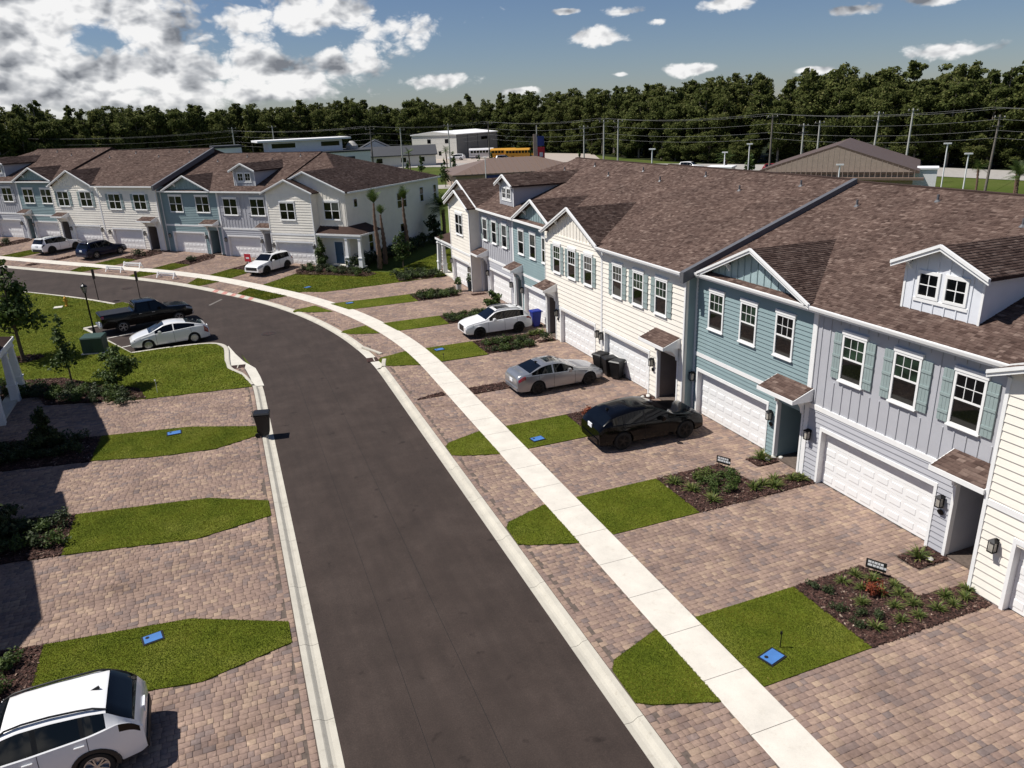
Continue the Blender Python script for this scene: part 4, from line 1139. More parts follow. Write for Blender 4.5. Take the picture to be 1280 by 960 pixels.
    if kind == 'T':
        lap_siding(t, front_spans(.05, W - .05, ol), lz, zs - .1, w, 'teal', single)
        belt(0, W, w); corner(W - .055, w); corner(.055, w)
        gutter(0, W, wf)
        # false gable standing on the eave
        half = 3.45; uc = windows['gable'] - u0; zb = Z_EAVE + .06
        gr = gable_roof(t, uc, half, zb, .445, -.40, (half * .445 + .1) / SL + .5, tab=tab, course=course)
        zw = lambda u: zb + (half - abs(u - uc)) * .445 - .10
        wg = -.02
        MB().prism([(uc - half + .35, Z_EAVE - .1), (uc + half - .35, Z_EAVE - .1), (uc + half - .35, zw(uc + half - .35)), (uc, zw(uc)), (uc - half + .35, zw(uc - half + .35))], 1, wg, wg + .1).build('gable_wall', M['pale_teal' if detail == 2 else 'teal'], t)
        battens(t, np.arange(uc - half + .6, uc + half - .5, .42), wg, Z_EAVE, zw, 'teal', single, .04)
        for du in (-1.7, 0, 1.7): bracket(gr, uc + du, wg - .0, zw(uc + du) - .02, .33)
    if kind == 'C':
        lap_siding(t, front_spans(.05, W - .05, ol), lz, zs - .02, w, 'cream', single)
        if windows.get('gable') is not None:
            half = windows.get('ghalf', 3.6); uc = windows['gable'] - u0; zb = Z_EAVE + .05
            gr = gable_roof(t, uc, half, zb, .465, w - .33, (half * .465 + .1) / SL + .6, tab=tab, course=course)
            zw = lambda u: zb + (half - abs(u - uc)) * .465 - .10
            MB().prism([(uc - half + .3, zs - .05), (uc + half - .3, zs - .05), (uc + half - .3, zw(uc + half - .3)), (uc, zw(uc)), (uc - half + .3, zw(uc - half + .3))], 1, w - .004, w + .1).build('gable_wall', M['cream'], t)
            battens(t, np.arange(uc - half + .5, uc + half - .4, .42), w - .004, zs + .02, zw, 'cream', single, .05)
            MB().box(uc - half + .3, uc + half - .3, w - .04, w, zs - .08, zs + .02).build('belt_board', M['cream'], t)
            for du in (-1.9, 0, 1.9): bracket(gr, uc + du, w - .02, zw(uc + du) - .02, .30)
            gutter(0, max(0.02, uc - half), wf); gutter(min(W - .02, uc + half), W, wf)
        else: gutter(0, W, wf)
        corner(.055, w, zs, .06); corner(W - .055, w)
        if windows.get('rake'):
            for u, s in windows['rake']:
                u = u - u0
                a = MB()
                dz = .46
                a.add([(u, wf - .06, Z_EAVE + .05), (u, wr, zr + .05), (u, wr, zr - dz), (u, wf - .06, Z_EAVE - dz), (u + s * .26, wf - .06, Z_EAVE + .05), (u + s * .26, wr, zr + .05), (u + s * .26, wr, zr - dz), (u + s * .26, wf - .06, Z_EAVE - dz)],
                      [(0, 1, 2, 3), (7, 6, 5, 4), (0, 1, 5, 4), (1, 2, 6, 5), (2, 3, 7, 6), (3, 0, 4, 7)])
                a.build('rake_flashing', M['rake_grey'], t)
    if kind == 'G':
        lap_siding(t, front_spans(.05, W - .05, ol), lz, 2.93, w, 'grey', single)
        belt(0, W, w); corner(W - .055, w); corner(.055, w)
        us = np.arange(.32, W - .1, .415)
        sk = [(c - u0 - .98, c - u0 + .98, 4.25, 6.45) for c in windows['c']] if windows['n'] == 1 else [(c - u0 - 1.5, c - u0 + 1.5, 4.25, 6.45) for c in windows['c']]
        battens(t, us, w, 3.12, zs - .1, 'grey', single, .05, sk)
        gutter(0, W, wf)
        # dormer riding on the roof
        uc = windows['dormer'] - u0; dw = 1.40; wd = .9; zb = 8.92 + dz; half = 1.72
        zlow = Z_EAVE + (wd + OVH) * SL - .03
        dm = empty('dormer', (0, 0, 0), 0, t)
        dmat = 'dormer_white' if detail == 2 else 'grey'
        ztop = lambda u: zb + (half - abs(u - uc)) * .43 - .09
        wq = lambda z: (z - Z_EAVE) / SL - OVH + .15
        MB().prism([(uc - dw, zlow - .1), (uc + dw, zlow - .1), (uc + dw, ztop(uc + dw)), (uc, ztop(uc)), (uc - dw, ztop(uc - dw))], 1, wd, wd + .12).build('dormer_front', M[dmat], dm)
        for s in (-1, 1):
            u = uc + s * dw
            MB().prism([(wd + .12, zlow - .1), (wd + .12, zb + .08), (wq(zb + .08), zb + .08)], 0, min(u, u - s * .1), max(u, u - s * .1)).build('dormer_side', M[dmat], dm)
            MB().box(min(u, u + s * .02) - .03, max(u, u + s * .02) + .03, wd - .03, wd, zlow, ztop(u) - .02).build('corner_board', M['white_trim'], dm)
        gable_roof(dm, uc, half, zb, .43, wd - .33, wq(zb + half * .43) + .3, slab_name='dormer_roof', tab=tab, course=course)
        battens(dm, np.arange(uc - dw + .33, uc + dw - .1, .42), wd, zlow, lambda u: ztop(u), dmat, single, .045, [(uc - .95, uc + .95, 7.70 + dz, 8.74 + dz)])
        for c in (-.5, .5):
            zz0, zz1 = 7.92 + dz, 8.62 + dz
            mm = MB(); mm.box(uc + c - .42, uc + c - .33, wd - .05, wd, zz0 - .09, zz1 + .12); mm.box(uc + c + .33, uc + c + .42, wd - .05, wd, zz0 - .09, zz1 + .12)
            mm.box(uc + c - .33, uc + c + .33, wd - .05, wd, zz1, zz1 + .12); mm.box(uc + c - .33, uc + c + .33, wd - .05, wd, zz0 - .09, zz0)
            wn = mm.build('dormer_window', M['white_trim'], dm)
            MB().quad((uc + c - .33, wd - .012, zz0), (uc + c + .33, wd - .012, zz0), (uc + c + .33, wd - .012, zz1), (uc + c - .33, wd - .012, zz1)).build('pane', M['window'], wn)
            MB().box(uc + c - .014, uc + c + .014, wd - .03, wd - .013, zz0, zz1).box(uc + c - .33, uc + c + .33, wd - .031, wd - .014, (zz0 + zz1) / 2 - .014, (zz0 + zz1) / 2 + .014).build('muntin', M['white_trim'], wn)
        MB().box(uc - 1.0, uc + 1.0, wd - .04, wd - .002, 7.70 + dz, 7.81 + dz).build('trim_board', M['white_trim'], dm)
        for du in (-1.25, 0, 1.25): bracket(dm, uc + du, wd, ztop(uc + du) - .02, .30)
    if kind in 'TGC':
        garage_set(w, windows['lamps'])
        entry(t, e0, e1, w, 'painted_recess_shade' if kind == 'C' else wall_mat, detail=detail)
        a0_, a1_ = (windows['awn'][0] - u0, windows['awn'][1] - u0)
        awning(t, a0_, a1_, w - .02)
        curved_brace(t, e0 - .06, w - .05, 3.20, .62); curved_brace(t, e1 + .06, w - .05, 3.20, .62)
        for c in windows['c']:
            if windows['n'] == 1: window(t, c - u0, w, 4.55, .90, 1.55, 1, {'G': 'shutter', 'C': 'shutter'}.get(kind), True, detail=detail == 2)
            else: window(t, c - u0, w, 4.55, 1.80, 1.55, 2, {'G': 'grey', 'C': 'shutter'}.get(kind), False, detail=False)
        pl = windows.get('plaque')
        if pl is not None:
            pq = MB().lathe([(.12, 0), (.12, .02)], 14, (0, 0, 0), 1).mesh('number_plaque', M['lamp_black'])
            link('number_plaque', pq, t, (pl - u0, w - .05, 1.45), None, (1, 1, .75))
        MB().box(0.02, W - .02, w - .03, w + .0, 0.0, .05).build('foundation', M['dark_base'], t) if False else None
    if kind == 'E':
        # projecting garage bay with its own small gable, recessed batten bay, corner porch
        R_end = ends[1]
        bay = windows['bay']; bw = -foff
        bu0, bu1 = (0.0, bay) if R_end else (W - bay, W)
        core_wall(t, bu0, bu1, bw, ol[:1], zs, 'cream')
        [MB().box(a_, b_, bw + .14, -.001, 0, zs).build('bay_wall', M['cream'], t) for a_, b_ in ((bu0 + .002, bu0 + .1), (bu1 - .1, bu1 - .002))]
        lap_siding(t, front_spans(bu0 + .05, bu1 - .05, ol[:1]), lz, zs - .05, bw, 'cream', single)
        belt(bu0, bu1, bw); corner(bu0 + .055, bw); corner(bu1 - .055, bw)
        uc = (bu0 + bu1) / 2; half = bay / 2 + .35; zb = Z_EAVE - .02
        gr = gable_roof(t, uc, half, zb, .40, bw - .33, half * .4 / SL + .6, tab=tab, course=course)
        zw = lambda u: zb + (half - abs(u - uc)) * .40 - .10
        MB().prism([(bu0 + .05, zs - .1), (bu1 - .05, zs - .1), (bu1 - .05, zw(bu1 - .05)), (uc, zw(uc)), (bu0 + .05, zw(bu0 + .05))], 1, bw - .003, bw + .1).build('gable_wall', M['cream'], t)
        # recessed part
        ru0, ru1 = (bay, W) if R_end else (0.0, W - bay)
        core_wall(t, ru0 + .0, ru1, .0, [], zs, 'cream')
        battens(t, np.arange(ru0 + .3, ru1 - .1, .42), .0, 3.3, zs, 'cream', single, .05, [(windows['rc'] - u0 - 1.05, windows['rc'] - u0 + 1.05, 4.3, 6.5)])
        uc2 = W / 2; half2 = W / 2 + .3; zb2 = Z_EAVE + .02
        gable_roof(t, uc2, half2, zb2, .40, -.36, half2 * .4 / SL + .6, tab=tab, course=course)
        zw2 = lambda u: zb2 + (half2 - abs(u - uc2)) * .40 - .10
        MB().prism([(.1, zs - .1), (W - .1, zs - .1), (W - .1, zw2(W - .1)), (uc2, zw2(uc2)), (.1, zw2(.1))], 1, -.004, .1).build('gable_wall', M['cream'], t)
        battens(t, np.arange(uc2 - half2 + .8, uc2 + half2 - .7, .42), -.004, zs, zw2, 'cream', False, .05)
        window(t, windows['bc'] - u0, bw, 4.55, 1.75, 1.55, 2, None, False, detail=False)
        window(t, windows['rc'] - u0, 0.0, 4.55, 1.75, 1.55, 2, None, False, detail=False)
        garage_set(bw, windows['lamps'])
        # porch
        p0, p1 = (bay - .4, W + 2.0) if R_end else (-2.0, W - bay + .4)
        zt_, zl_ = 3.85, 3.20
        fo = -.85
        x_in = W - .02 if R_end else .02
        if R_end: V = [(p0, fo, zl_), (p1, fo, zl_), (p1, 3.0, zl_), (p0, .02, zt_), (W, .02, zt_), (W, 3.0, zt_)]
        else: V = [(p1, fo, zl_), (p0, fo, zl_), (p0, 3.0, zl_), (p1, .02, zt_), (0, .02, zt_), (0, 3.0, zt_)]
        V += [(v[0], v[1], zl_ - .14) for v in V]
        pr_ = MB().add(V, [(0, 1, 4, 3), (1, 2, 5, 4), (6, 7, 1, 0), (7, 8, 2, 1), (6, 9, 10, 7), (7, 10, 11, 8), (2, 8, 11, 5), (0, 3, 9, 6)]).build('porch_roof', M['shingle'], t)
        MB().box(min(p0, p1), max(p0, p1), fo - .04, fo - .002, zl_ - .17, zl_ + .01).build('fascia', M['white_trim'], pr_)
        xe = p1 if R_end else p0
        MB().box(xe - .02 if R_end else xe - .04, xe + .04 if R_end else xe + .02, fo, 3.0, zl_ - .17, zl_ + .01).build('fascia', M['white_trim'], pr_)
        lo_, hi_ = min(p0, p1), max(p0, p1)
        MB().box(lo_ + .05, hi_ - .05, fo + .08, fo + .26, zl_ - .42, zl_ - .15).build('porch_beam', M['white_trim'], t)
        cols = (W + 1.7, W + .15) if R_end else (-1.7, -.15)
        for cu, cw in ((cols[0], fo + .2), (cols[1], fo + .2)):
            m = MB()
            m.add([(cu - .22, cw - .22, 0), (cu + .22, cw - .22, 0), (cu + .22, cw + .22, 0), (cu - .22, cw + .22, 0), (cu - .20, cw - .20, .9), (cu + .20, cw - .20, .9), (cu + .20, cw + .20, .9), (cu - .20, cw + .20, .9)], [(3, 2, 1, 0), (4, 5, 6, 7), (0, 1, 5, 4), (1, 2, 6, 5), (2, 3, 7, 6), (3, 0, 4, 7)])
            m.box(cu - .25, cu + .25, cw - .25, cw + .25, .9, .98)
            m.add([(cu - .19, cw - .19, .98), (cu + .19, cw - .19, .98), (cu + .19, cw + .19, .98), (cu - .19, cw + .19, .98), (cu - .13, cw - .13, zl_ - .5), (cu + .13, cw - .13, zl_ - .5), (cu + .13, cw + .13, zl_ - .5), (cu - .13, cw + .13, zl_ - .5)], [(3, 2, 1, 0), (4, 5, 6, 7), (0, 1, 5, 4), (1, 2, 6, 5), (2, 3, 7, 6), (3, 0, 4, 7)])
            m.box(cu - .18, cu + .18, cw - .18, cw + .18, zl_ - .5, zl_ - .42)
            m.build('porch_column', M['white_trim'], t)
        MB().box(lo_ + .1, hi_ - .1, fo + .1, 2.9, .0, .12).build('porch_floor', M['slab'], t) if False else MB().box(lo_ + .5, hi_ - .1, fo + .1, -.02, .0, .12).build('porch_floor', M['slab'], t)
        dc = ru0 + .9 if R_end else ru1 - .9
        dc += (1.2 if R_end else -1.2)
        d = MB().box(dc - .5, dc + .5, -.05, -.003, .12, 2.3).build('front_door', M['blue_door'], t)
        MB().box(dc - .58, dc - .5, -.07, -.002, .12, 2.4).box(dc + .5, dc + .58, -.07, -.002, .12, 2.4).box(dc - .5, dc + .5, -.07, -.002, 2.3, 2.4).build('door_trim', M['white_trim'], t)
        MB().box(dc + .36, dc + .42, -.11, -.05, 1.05, 1.2).build('handle', M['lamp_black'], d)
        if True:                                             # end wall facing outwards
            sgn = 1 if R_end else -1; xw = W if R_end else 0.0
            def side_window(wc, z0, wd, ht, n=1):
                m = MB(); x0, x1 = (xw, xw + .05) if R_end else (xw - .05, xw)
                m.box(x0, x1, wc - wd / 2 - .09, wc - wd / 2, z0 - .09, z0 + ht + .1); m.box(x0, x1, wc + wd / 2, wc + wd / 2 + .09, z0 - .09, z0 + ht + .1)
                m.box(x0, x1, wc - wd / 2, wc + wd / 2, z0 + ht, z0 + ht + .1); m.box(x0, x1, wc - wd / 2, wc + wd / 2, z0 - .09, z0)
                if n == 2: m.box(x0, x1, wc - .045, wc + .045, z0, z0 + ht)
                if ht > 1: m.box(x0, x1 - .01 if R_end else x1, wc - wd / 2, wc + wd / 2, z0 + ht / 2 - .03, z0 + ht / 2 + .03)
                wn = m.build('window', M['white_trim'], t)
                x = xw + sgn * .012
                MB().quad((x, wc - wd / 2, z0), (x, wc + wd / 2, z0), (x, wc + wd / 2, z0 + ht), (x, wc - wd / 2, z0 + ht)).build('pane', M['window'], wn)
            side_window(1.6, 5.55, .55, .75); side_window(10.0, 4.5, 1.8, 1.55, 2); side_window(14.2, 4.7, .7, 1.5); side_window(17.2, 4.5, .6, 1.7)
            side_window(9.8, 1.0, .95, 1.75); side_window(3.6, .9, .7, 1.7)
        gutter(bu0, bu0 + .05, wf) if False else None
    return t
ROW1 = (np.array([F1, 28.5]), -math.pi / 2)
ROW2 = (O2 + U2 * .6, A2)
ROW3 = (np.array([-12.3, 21.5]), math.pi / 2)
W1 = lambda c, n=1, **k: dict(c=c, n=n, **k)
# near row, from the camera towards the bend
townhouse('E', ROW1, 15.6, 24.6, .87, ((16.75, 20.6), None), 'nearest cream townhouse with lap siding at the right edge, cut by the frame', dict(bay=5.6, bc=18.4, rc=22.9, lamps=(16.2,)), 2, ends=(False, True))
townhouse('G', ROW1, 7.55, 15.6, 0.0, ((8.42, 13.35), (14.1, 15.35)), 'nearest lavender grey townhouse with batten siding, teal shutters and white roof dormer', W1((9.46, 11.70, 13.95), lamps=(7.82, 13.72), awn=(13.8, 15.58), dormer=11.76, plaque=13.72), 2)
townhouse('T', ROW1, 0.0, 7.55, 0.0, ((.42, 5.3), (5.95, 7.3)), 'nearest teal lap-sided townhouse with a wide white-edged gable', W1((1.55, 3.75, 5.95), lamps=(.12, 5.62), awn=(5.75, 7.75), gable=4.0, plaque=5.62), 2)
townhouse('C', ROW1, -8.1, 0.0, .58, ((-7.7, -3.05), (-2.2, -.5)), 'cream townhouse with three shuttered windows behind the silver sedan', W1((-6.35, -4.2, -2.05), lamps=(-7.98, -2.6), awn=(-2.45, -.3), rake=((0.0, 1),), plaque=-2.6), 2, side_mat='teal')
townhouse('C', ROW1, -15.9, -8.1, .58, ((-13.55, -8.95), (-15.65, -14.35)), 'cream townhouse with steep batten gable in the near row', W1((-14.0, -11.9, -9.75), lamps=(-14.0, -8.45), awn=(-15.85, -14.15), gable=-11.95, ghalf=3.65, plaque=-14.0), 2)
townhouse('T', ROW1, -22.9, -15.9, 0.0, ((-20.9, -16.7), (-22.55, -21.45)), 'teal townhouse with gable behind the white compact SUV', W1((-21.3, -19.2, -17.1), lamps=(-21.2, -16.4), awn=(-22.8, -21.2), gable=-18.6), 1)
townhouse('G', ROW1, -30.3, -22.9, 0.0, ((-28.2, -23.7), (-30.1, -28.75)), 'lavender grey townhouse with dormer near the far end of the near row', W1((-28.9, -26.8, -24.6), lamps=(-28.5, -23.3), awn=(-30.25, -28.5), dormer=-26.2), 1)
townhouse('E', ROW1, -38.9, -30.3, .87, ((-35.3, -30.9), None), 'cream end townhouse of the near row with stacked gables and corner porch', dict(bay=5.4, bc=-33.0, rc=-37.0, lamps=(-30.6, -35.5)), 1, ends=(True, False))
# far row beyond the bend, right to left
townhouse('E', ROW2, 15.7, 24.8, .87, ((16.3, 21.0), None), 'cream end townhouse of the far row with blue door and columned porch', dict(bay=5.7, bc=18.3, rc=23.1, lamps=(16.0, 21.2)), 1, ends=(False, True), block=12.4)
townhouse('G', ROW2, 8.3, 15.7, 0.0, ((9.0, 13.4), (14.0, 15.3)), 'lavender grey townhouse of the far row with dormer, beside the white crossover', W1((10.0, 13.7), 2, lamps=(8.7, 13.7), awn=(13.7, 15.6), dormer=11.6), 1, block=12.4)
townhouse('T', ROW2, 0.0, 8.3, 0.0, ((1.0, 5.6), (6.3, 7.7)), 'teal townhouse of the far row with wide gable, nearest its end house', W1((2.2, 6.1), 2, lamps=(.5, 5.95), awn=(6.0, 8.0), gable=4.2), 1, block=12.4)
townhouse('C', ROW2, -9.2, 0.0, .58, ((-7.9, -3.2), (-2.3, -.8)), 'plain cream townhouse of the far row behind the navy SUV', W1((-6.6, -2.6), 2, lamps=(-8.4, -2.75), awn=(-2.7, -.5), rake=((0.0, 1),)), 1, side_mat='teal', block=-8.6)
townhouse('C', ROW2, -17.3, -9.2, .58, ((-14.6, -10.0), (-16.7, -15.3)), 'cream gabled townhouse of the far row behind the far white SUV', W1((-15.2, -11.3), 2, lamps=(-14.95, -9.6), awn=(-16.95, -15.0), gable=-13.4, ghalf=3.6), 1, block=-8.6)
townhouse('T', ROW2, -24.2, -17.3, 0.0, ((-22.4, -18.1), (-23.9, -22.8)), 'teal gabled townhouse in the left part of the far row', W1((-22.3, -19.0), 2, lamps=(-22.6, -17.8), awn=(-24.1, -22.5), gable=-20.7), 1, block=-29.0)
townhouse('G', ROW2, -31.6, -24.2, 0.0, ((-29.6, -25.1), (-31.3, -30.0)), 'lavender grey townhouse of the far row with dormer at the left edge', W1((-29.9, -26.3), 2, lamps=(-29.8, -24.8), awn=(-31.5, -29.8), dormer=-28.6), 1, block=-29.0)
townhouse('E', ROW2, -40.3, -31.6, .87, ((-36.5, -32.0), None), 'cream end townhouse at the far left of the far row', dict(bay=5.4, bc=-34.3, rc=-38.6, lamps=(-31.9, -36.7)), 1, ends=(True, False), block=-29.0)
# left row, mostly outside the picture: it throws the shade over the left driveways
townhouse('E', ROW3, 15.6, 24.8, .87, ((16.6, 20.9), None), 'end townhouse at the left edge of which only the porch shows', dict(bay=5.6, bc=18.4, rc=22.9, lamps=(16.0, 21.0)), 1, ends=(False, True))
townhouse('G', ROW3, 7.55, 15.6, 0.0, ((8.42, 13.35), (14.1, 15.35)), 'grey townhouse left of the picture shading the third driveway', W1((9.46, 11.70, 13.95), lamps=(7.82, 13.72), awn=(13.8, 15.58), dormer=11.76), 1)
townhouse('T', ROW3, 0.0, 7.55, 0.0, ((.42, 5.3), (5.95, 7.3)), 'teal townhouse left of the picture shading the second driveway', W1((1.55, 3.75, 5.95), lamps=(.12, 5.62), awn=(5.75, 7.75), gable=4.0), 1)
townhouse('C', ROW3, -8.1, 0.0, .58, ((-7.7, -3.05), (-2.2, -.5)), 'cream townhouse left of the picture beside the white SUV', W1((-6.35, -4.2, -2.05), lamps=(-7.98, -2.6), awn=(-2.45, -.3), rake=((0.0, 1),)), 1, side_mat='teal')

# ------------------------------------------------------------------ vehicles
def smooth_curve(pts, xs, win=.16):
    pts = np.array(pts, float); g = np.arange(pts[0, 0] - .5, pts[-1, 0] + .5, .02); v = np.interp(g, pts[:, 0], pts[:, 1])
    k = max(1, int(win / .02)); ker = np.hanning(k + 2)[1:-1]; ker /= ker.sum(); v = np.convolve(np.pad(v, k, mode='edge'), ker, 'same')[k:-k]
    return np.interp(xs, g, v)
def wheel(parent, x, y, r, side, rim, width=.23, spokes=5):
    t = empty('wheel', (x, y, r), 0, parent)
    ri = r * .70; w = width / 2
    MB().lathe([(ri, -w), (r * .93, -w), (r, -w * .72), (r, w * .72), (r * .93, w), (ri, w), (ri * .98, w * .3), (ri * .98, -w * .3), (ri, -w)], 26, axis=1).build('tyre', M['tyre'], t, smooth=40)
    m = MB(); f = side * w * .55
    m.lathe([(ri * .99, f - side * .05), (ri * .99, f + side * .05), (ri * .90, f + side * .055), (ri * .88, f)], 26, axis=1)
    for k in range(spokes):
        for d in (-.13, .13):
            a = 2 * math.pi * k / spokes + d
            m.bar((math.cos(a) * r * .10, f + side * .03, math.sin(a) * r * .10), (math.cos(a + d * .35) * ri * .93, f + side * .045, math.sin(a + d * .35) * ri * .93), .03, .05, up=(0, 1, 0))
    m.lathe([(r * .15, f), (r * .15, f + side * .055), (r * .02, f + side * .06)], 12, axis=1)
    m.build('rim', M[rim], t)
    MB().lathe([(ri * .97, f - side * .06), (ri * .97, f - side * .05)], 20, axis=1).build('brake_disc', M['plastic'], t)
def vehicle(name, label, cat, loc, heading, S, scale=1.0):
    L, W = S['L'], S['W']; r = S['r']; fa, ra = S['fa'], S['ra']; zb0 = S.get('zb', .24)
    t = empty(name, (loc[0], loc[1], gz(loc[0], loc[1]) + (loc[2] if len(loc) > 2 else 0.0)), heading); props(t, label, cat)
    t.scale = (scale,) * 3
    arch = r * 1.14
    xs = set(np.round(np.linspace(0, L, 58), 3)) | {p[0] for p in S['top']} | {p[0] for p in S['belt']}
    for a in (fa, ra): xs |= set(np.round(a + arch * np.cos(np.linspace(0, math.pi, 19)), 3))
    for k in ('side', 'ws', 'rw'): xs |= set(S[k])
    for p in S.get('pillars', []): xs |= set(p)
    xs = np.array(sorted(x for x in xs if 0 <= x <= L)); xs = xs[np.r_[True, np.diff(xs) > .012]]
    top = smooth_curve(S['top'], xs, S.get('smooth', .14)); belt = smooth_curve(S['belt'], xs, .3)
    top[0] = min(top[0], S['top'][0][1]); n = len(xs)
    fr, rr = S.get('round', (.16, .09)); fl, rl = S.get('round_len', (1.0, .8))
    hw = W / 2 * (1 - fr * np.clip((fl - xs) / fl, 0, 1) ** 2.4 - rr * np.clip((xs - (L - rl)) / rl, 0, 1) ** 2.4)
    rings = []
    for i, x in enumerate(xs):
        zt = top[i]; zs = min(belt[i], zt - .025); h = zt - zs; b = hw[i]
        e = max(0, (.35 - x) / .35, (x - (L - .35)) / .35); zb = zb0 + .10 * e ** 2
        for a in (fa, ra):
            dx = abs(x - a)
            if dx < arch: zb = max(zb, r + math.sqrt(arch * arch - dx * dx))
        flare = 1.0
        for a in (fa, ra): flare = max(flare, 1 + .018 * max(0, 1 - (abs(x - a) / (arch * 1.5)) ** 2))
        q = zs - zb0
        P_ = [(b * .86, zb0 if zb <= zb0 + .11 else zb), (b * .965 * flare, zb0 + .05), (b * 1.0 * flare, zb0 + q * .28), (b * 1.0 * flare, zb0 + q * .55), (b * .985, zb0 + q * .82), (b * .955, zs)]
        P_ = [(y, max(z, zb + .006 * k)) for k, (y, z) in enumerate(P_)]
        P_[5] = (P_[5][0], max(zs, P_[4][1] + .004))
        lean = S.get('tumble', .30); g = b * .925
        P_.append((g, zs + min(.02, h * .2)))
        P_.append((g - lean * h * .86, zs + h * .84)); P_.append((max(.2, g - lean * h * 1.05 - min(.05, h * .2)), zs + h * .955))
        P_.append((P_[8][0] * .62, zt - .012 * min(1, h / .3))); P_.append((0.0, zt))
        rings.append([(L / 2 - x, y, z) for y, z in P_] + [(L / 2 - x, -y, z) for y, z in P_[-2::-1]])
    groups = {}
    def put(k, f): groups.setdefault(k, []).append(f)
    K = 21
    V = [p for rg in rings for p in rg]
    pil = S.get('pillars', [])
    dr = S.get('doors', [])
    for i in range(n - 1):
        xm = (xs[i] + xs[i + 1]) / 2
        for j in range(20):
            kk = j if j < 10 else 19 - j; sd = 'a' if j < 10 else 'b'
            f = (i * K + j, i * K + j + 1, (i + 1) * K + j + 1, (i + 1) * K + j)
            key = 'body'
            if kk == 6 and S['side'][0] < xm < S['side'][1] and not any(a < xm < b for a, b in pil): key = 'side_window' + sd
            elif kk == 6 and S.get('dark_pillars') and S['side'][0] < xm < S['side'][1]: key = 'pillar' + str([q for q, (a, b) in enumerate(pil) if a < xm < b][0]) + sd
            elif kk in (8, 9) and S['ws'][0] < xm < S['ws'][1]: key = 'windshield'
            elif kk in (8, 9) and S['rw'][0] < xm < S['rw'][1]: key = 'rear_window'
            elif kk == 7 and S['rw'][0] < xm < S['rw'][1] and S.get('wrap'): key = 'rear_window'
            elif kk == 9 and S.get('sunroof') and S['sunroof'][0] < xm < S['sunroof'][1]: key = 'sunroof'
            elif kk in S.get('hl_k', (4, 5)) and .04 < xm < S.get('hl', .5): key = 'headlight' + sd
            elif kk in S.get('tl_k', (3, 4)) and L - S.get('tl', .35) < xm < L - .03: key = 'tail_light' + sd
            elif kk in (6, 7, 8, 9) and .12 < xm < S['ws'][0] - .06: key = 'hood'
            elif kk in (1, 2, 3, 4):
                for q, (a, b) in enumerate(dr):
                    if a < xm < b: key = 'door' + str(q) + sd
            elif kk == 0 or (kk == 1 and S.get('clad')): key = 'skirt'
            put(key, f)
    for i, rev in ((0, False), (n - 1, True)):
        ring = [i * K + j for j in range(K)]; put('body', tuple(ring if rev else ring[::-1]))
    paint = S['paint']
    mats = {'body': paint, 'hood': paint, 'door': paint, 'side_window': 'car_glass', 'windshield': 'car_glass', 'rear_window': 'car_glass', 'sunroof': 'car_glass', 'headlight': S.get('hl_mat', 'headlamp'), 'tail_light': S.get('tl_mat', 'tail_red'), 'skirt': 'plastic' if S.get('clad') else paint, 'pillar': 'plastic'}
    for k, fs in groups.items():
        nm = k[:-1] if k[-1] in 'ab' and k not in ('body',) else k
        nm = nm.rstrip('0123456789')
        used = sorted({v for f in fs for v in f}); mp = {v: i for i, v in enumerate(used)}
        m = MB(); m.add([V[v] for v in used], [tuple(mp[v] for v in f) for f in fs])
        me = m.mesh(nm, M[mats.get(nm, paint)], smooth=38)
        link(nm, me, t)
    # seams, handles, mirrors
    def side_pt(x, k, s):
        i = int(np.argmin(abs(xs - x))); p = rings[i][k]; return Vector((p[0], p[1] * s, p[2]))
    for s in (-1, 1):
        for q, (a, b) in enumerate(dr):
            for x in ((a, b) if q == len(dr) - 1 else (a,)):
                MB().tube([side_pt(x, k, s) + Vector((0, s * .001, 0)) for k in (1, 2, 3, 4, 5)], .0065, 5).build('door_seam', M['seam'], t)
            hx = b - .18; p = side_pt(hx, 4, s); hp = side_pt(hx, 5, s); p = p * .8 + hp * .2
            MB().box(p.x - .10, p.x + .10, min(p.y, p.y + s * .035), max(p.y, p.y + s * .035), p.z - .018, p.z + .018).build('door_handle', M[S.get('handle', paint)], t, bevel=.008)
        mx = S['side'][0] + .28; p = side_pt(mx, 6, s)
        m = MB(); m.box(-.09, .09, min(0, s * .22), max(0, s * .22), -.02, .15)
        m.build('side_mirror', M[S.get('mirror', paint)], t, bevel=.035, smooth=60, loc=(p.x, p.y + s * .015, p.z + .01))
    # underbody, wheels
    MB().box(-L / 2 + .25, L / 2 - .2, -W * .40, W * .40, zb0 - .02, .70 if S['top'][0][1] < 1.2 else .85).build('underbody', M['plastic'], t)
    for a in (fa, ra):
        for s in (-1, 1): wheel(t, L / 2 - a, s * (W / 2 - .125), r, s, S.get('rim', 'rim_dark'), spokes=S.get('spokes', 5))
    if S.get('clad'):
        for a in (fa, ra):
            for s in (-1, 1):
                m = MB(); pts = []
                A = np.linspace(-.12, math.pi + .12, 16)
                y0 = s * (W / 2 * 1.005)
                V2 = []; F2 = []
                for ang in A:
                    for rad, yy in ((arch * .97, y0 - s * .10), (arch * .97, y0 + s * .022), (arch * 1.17, y0 + s * .018), (arch * 1.19, y0 - s * .05)):
                        V2.append((L / 2 - a + rad * math.cos(ang), yy, max(zb0, r + rad * math.sin(ang))))
                for i in range(len(A) - 1):
                    for q in range(3): F2.append((i * 4 + q, i * 4 + q + 1, (i + 1) * 4 + q + 1, (i + 1) * 4 + q))
                m.add(V2, F2); m.build('wheel_arch', M['plastic'], t, smooth=45)
    # number plate, bumper, grille
    if S.get('rear_plate', True):
        zp = S.get('plate_z', .72); MB().box(-L / 2 - .022, -L / 2 + .02, -.17, .17, zp, zp + .17).build('number_plate', M['plate'], t)
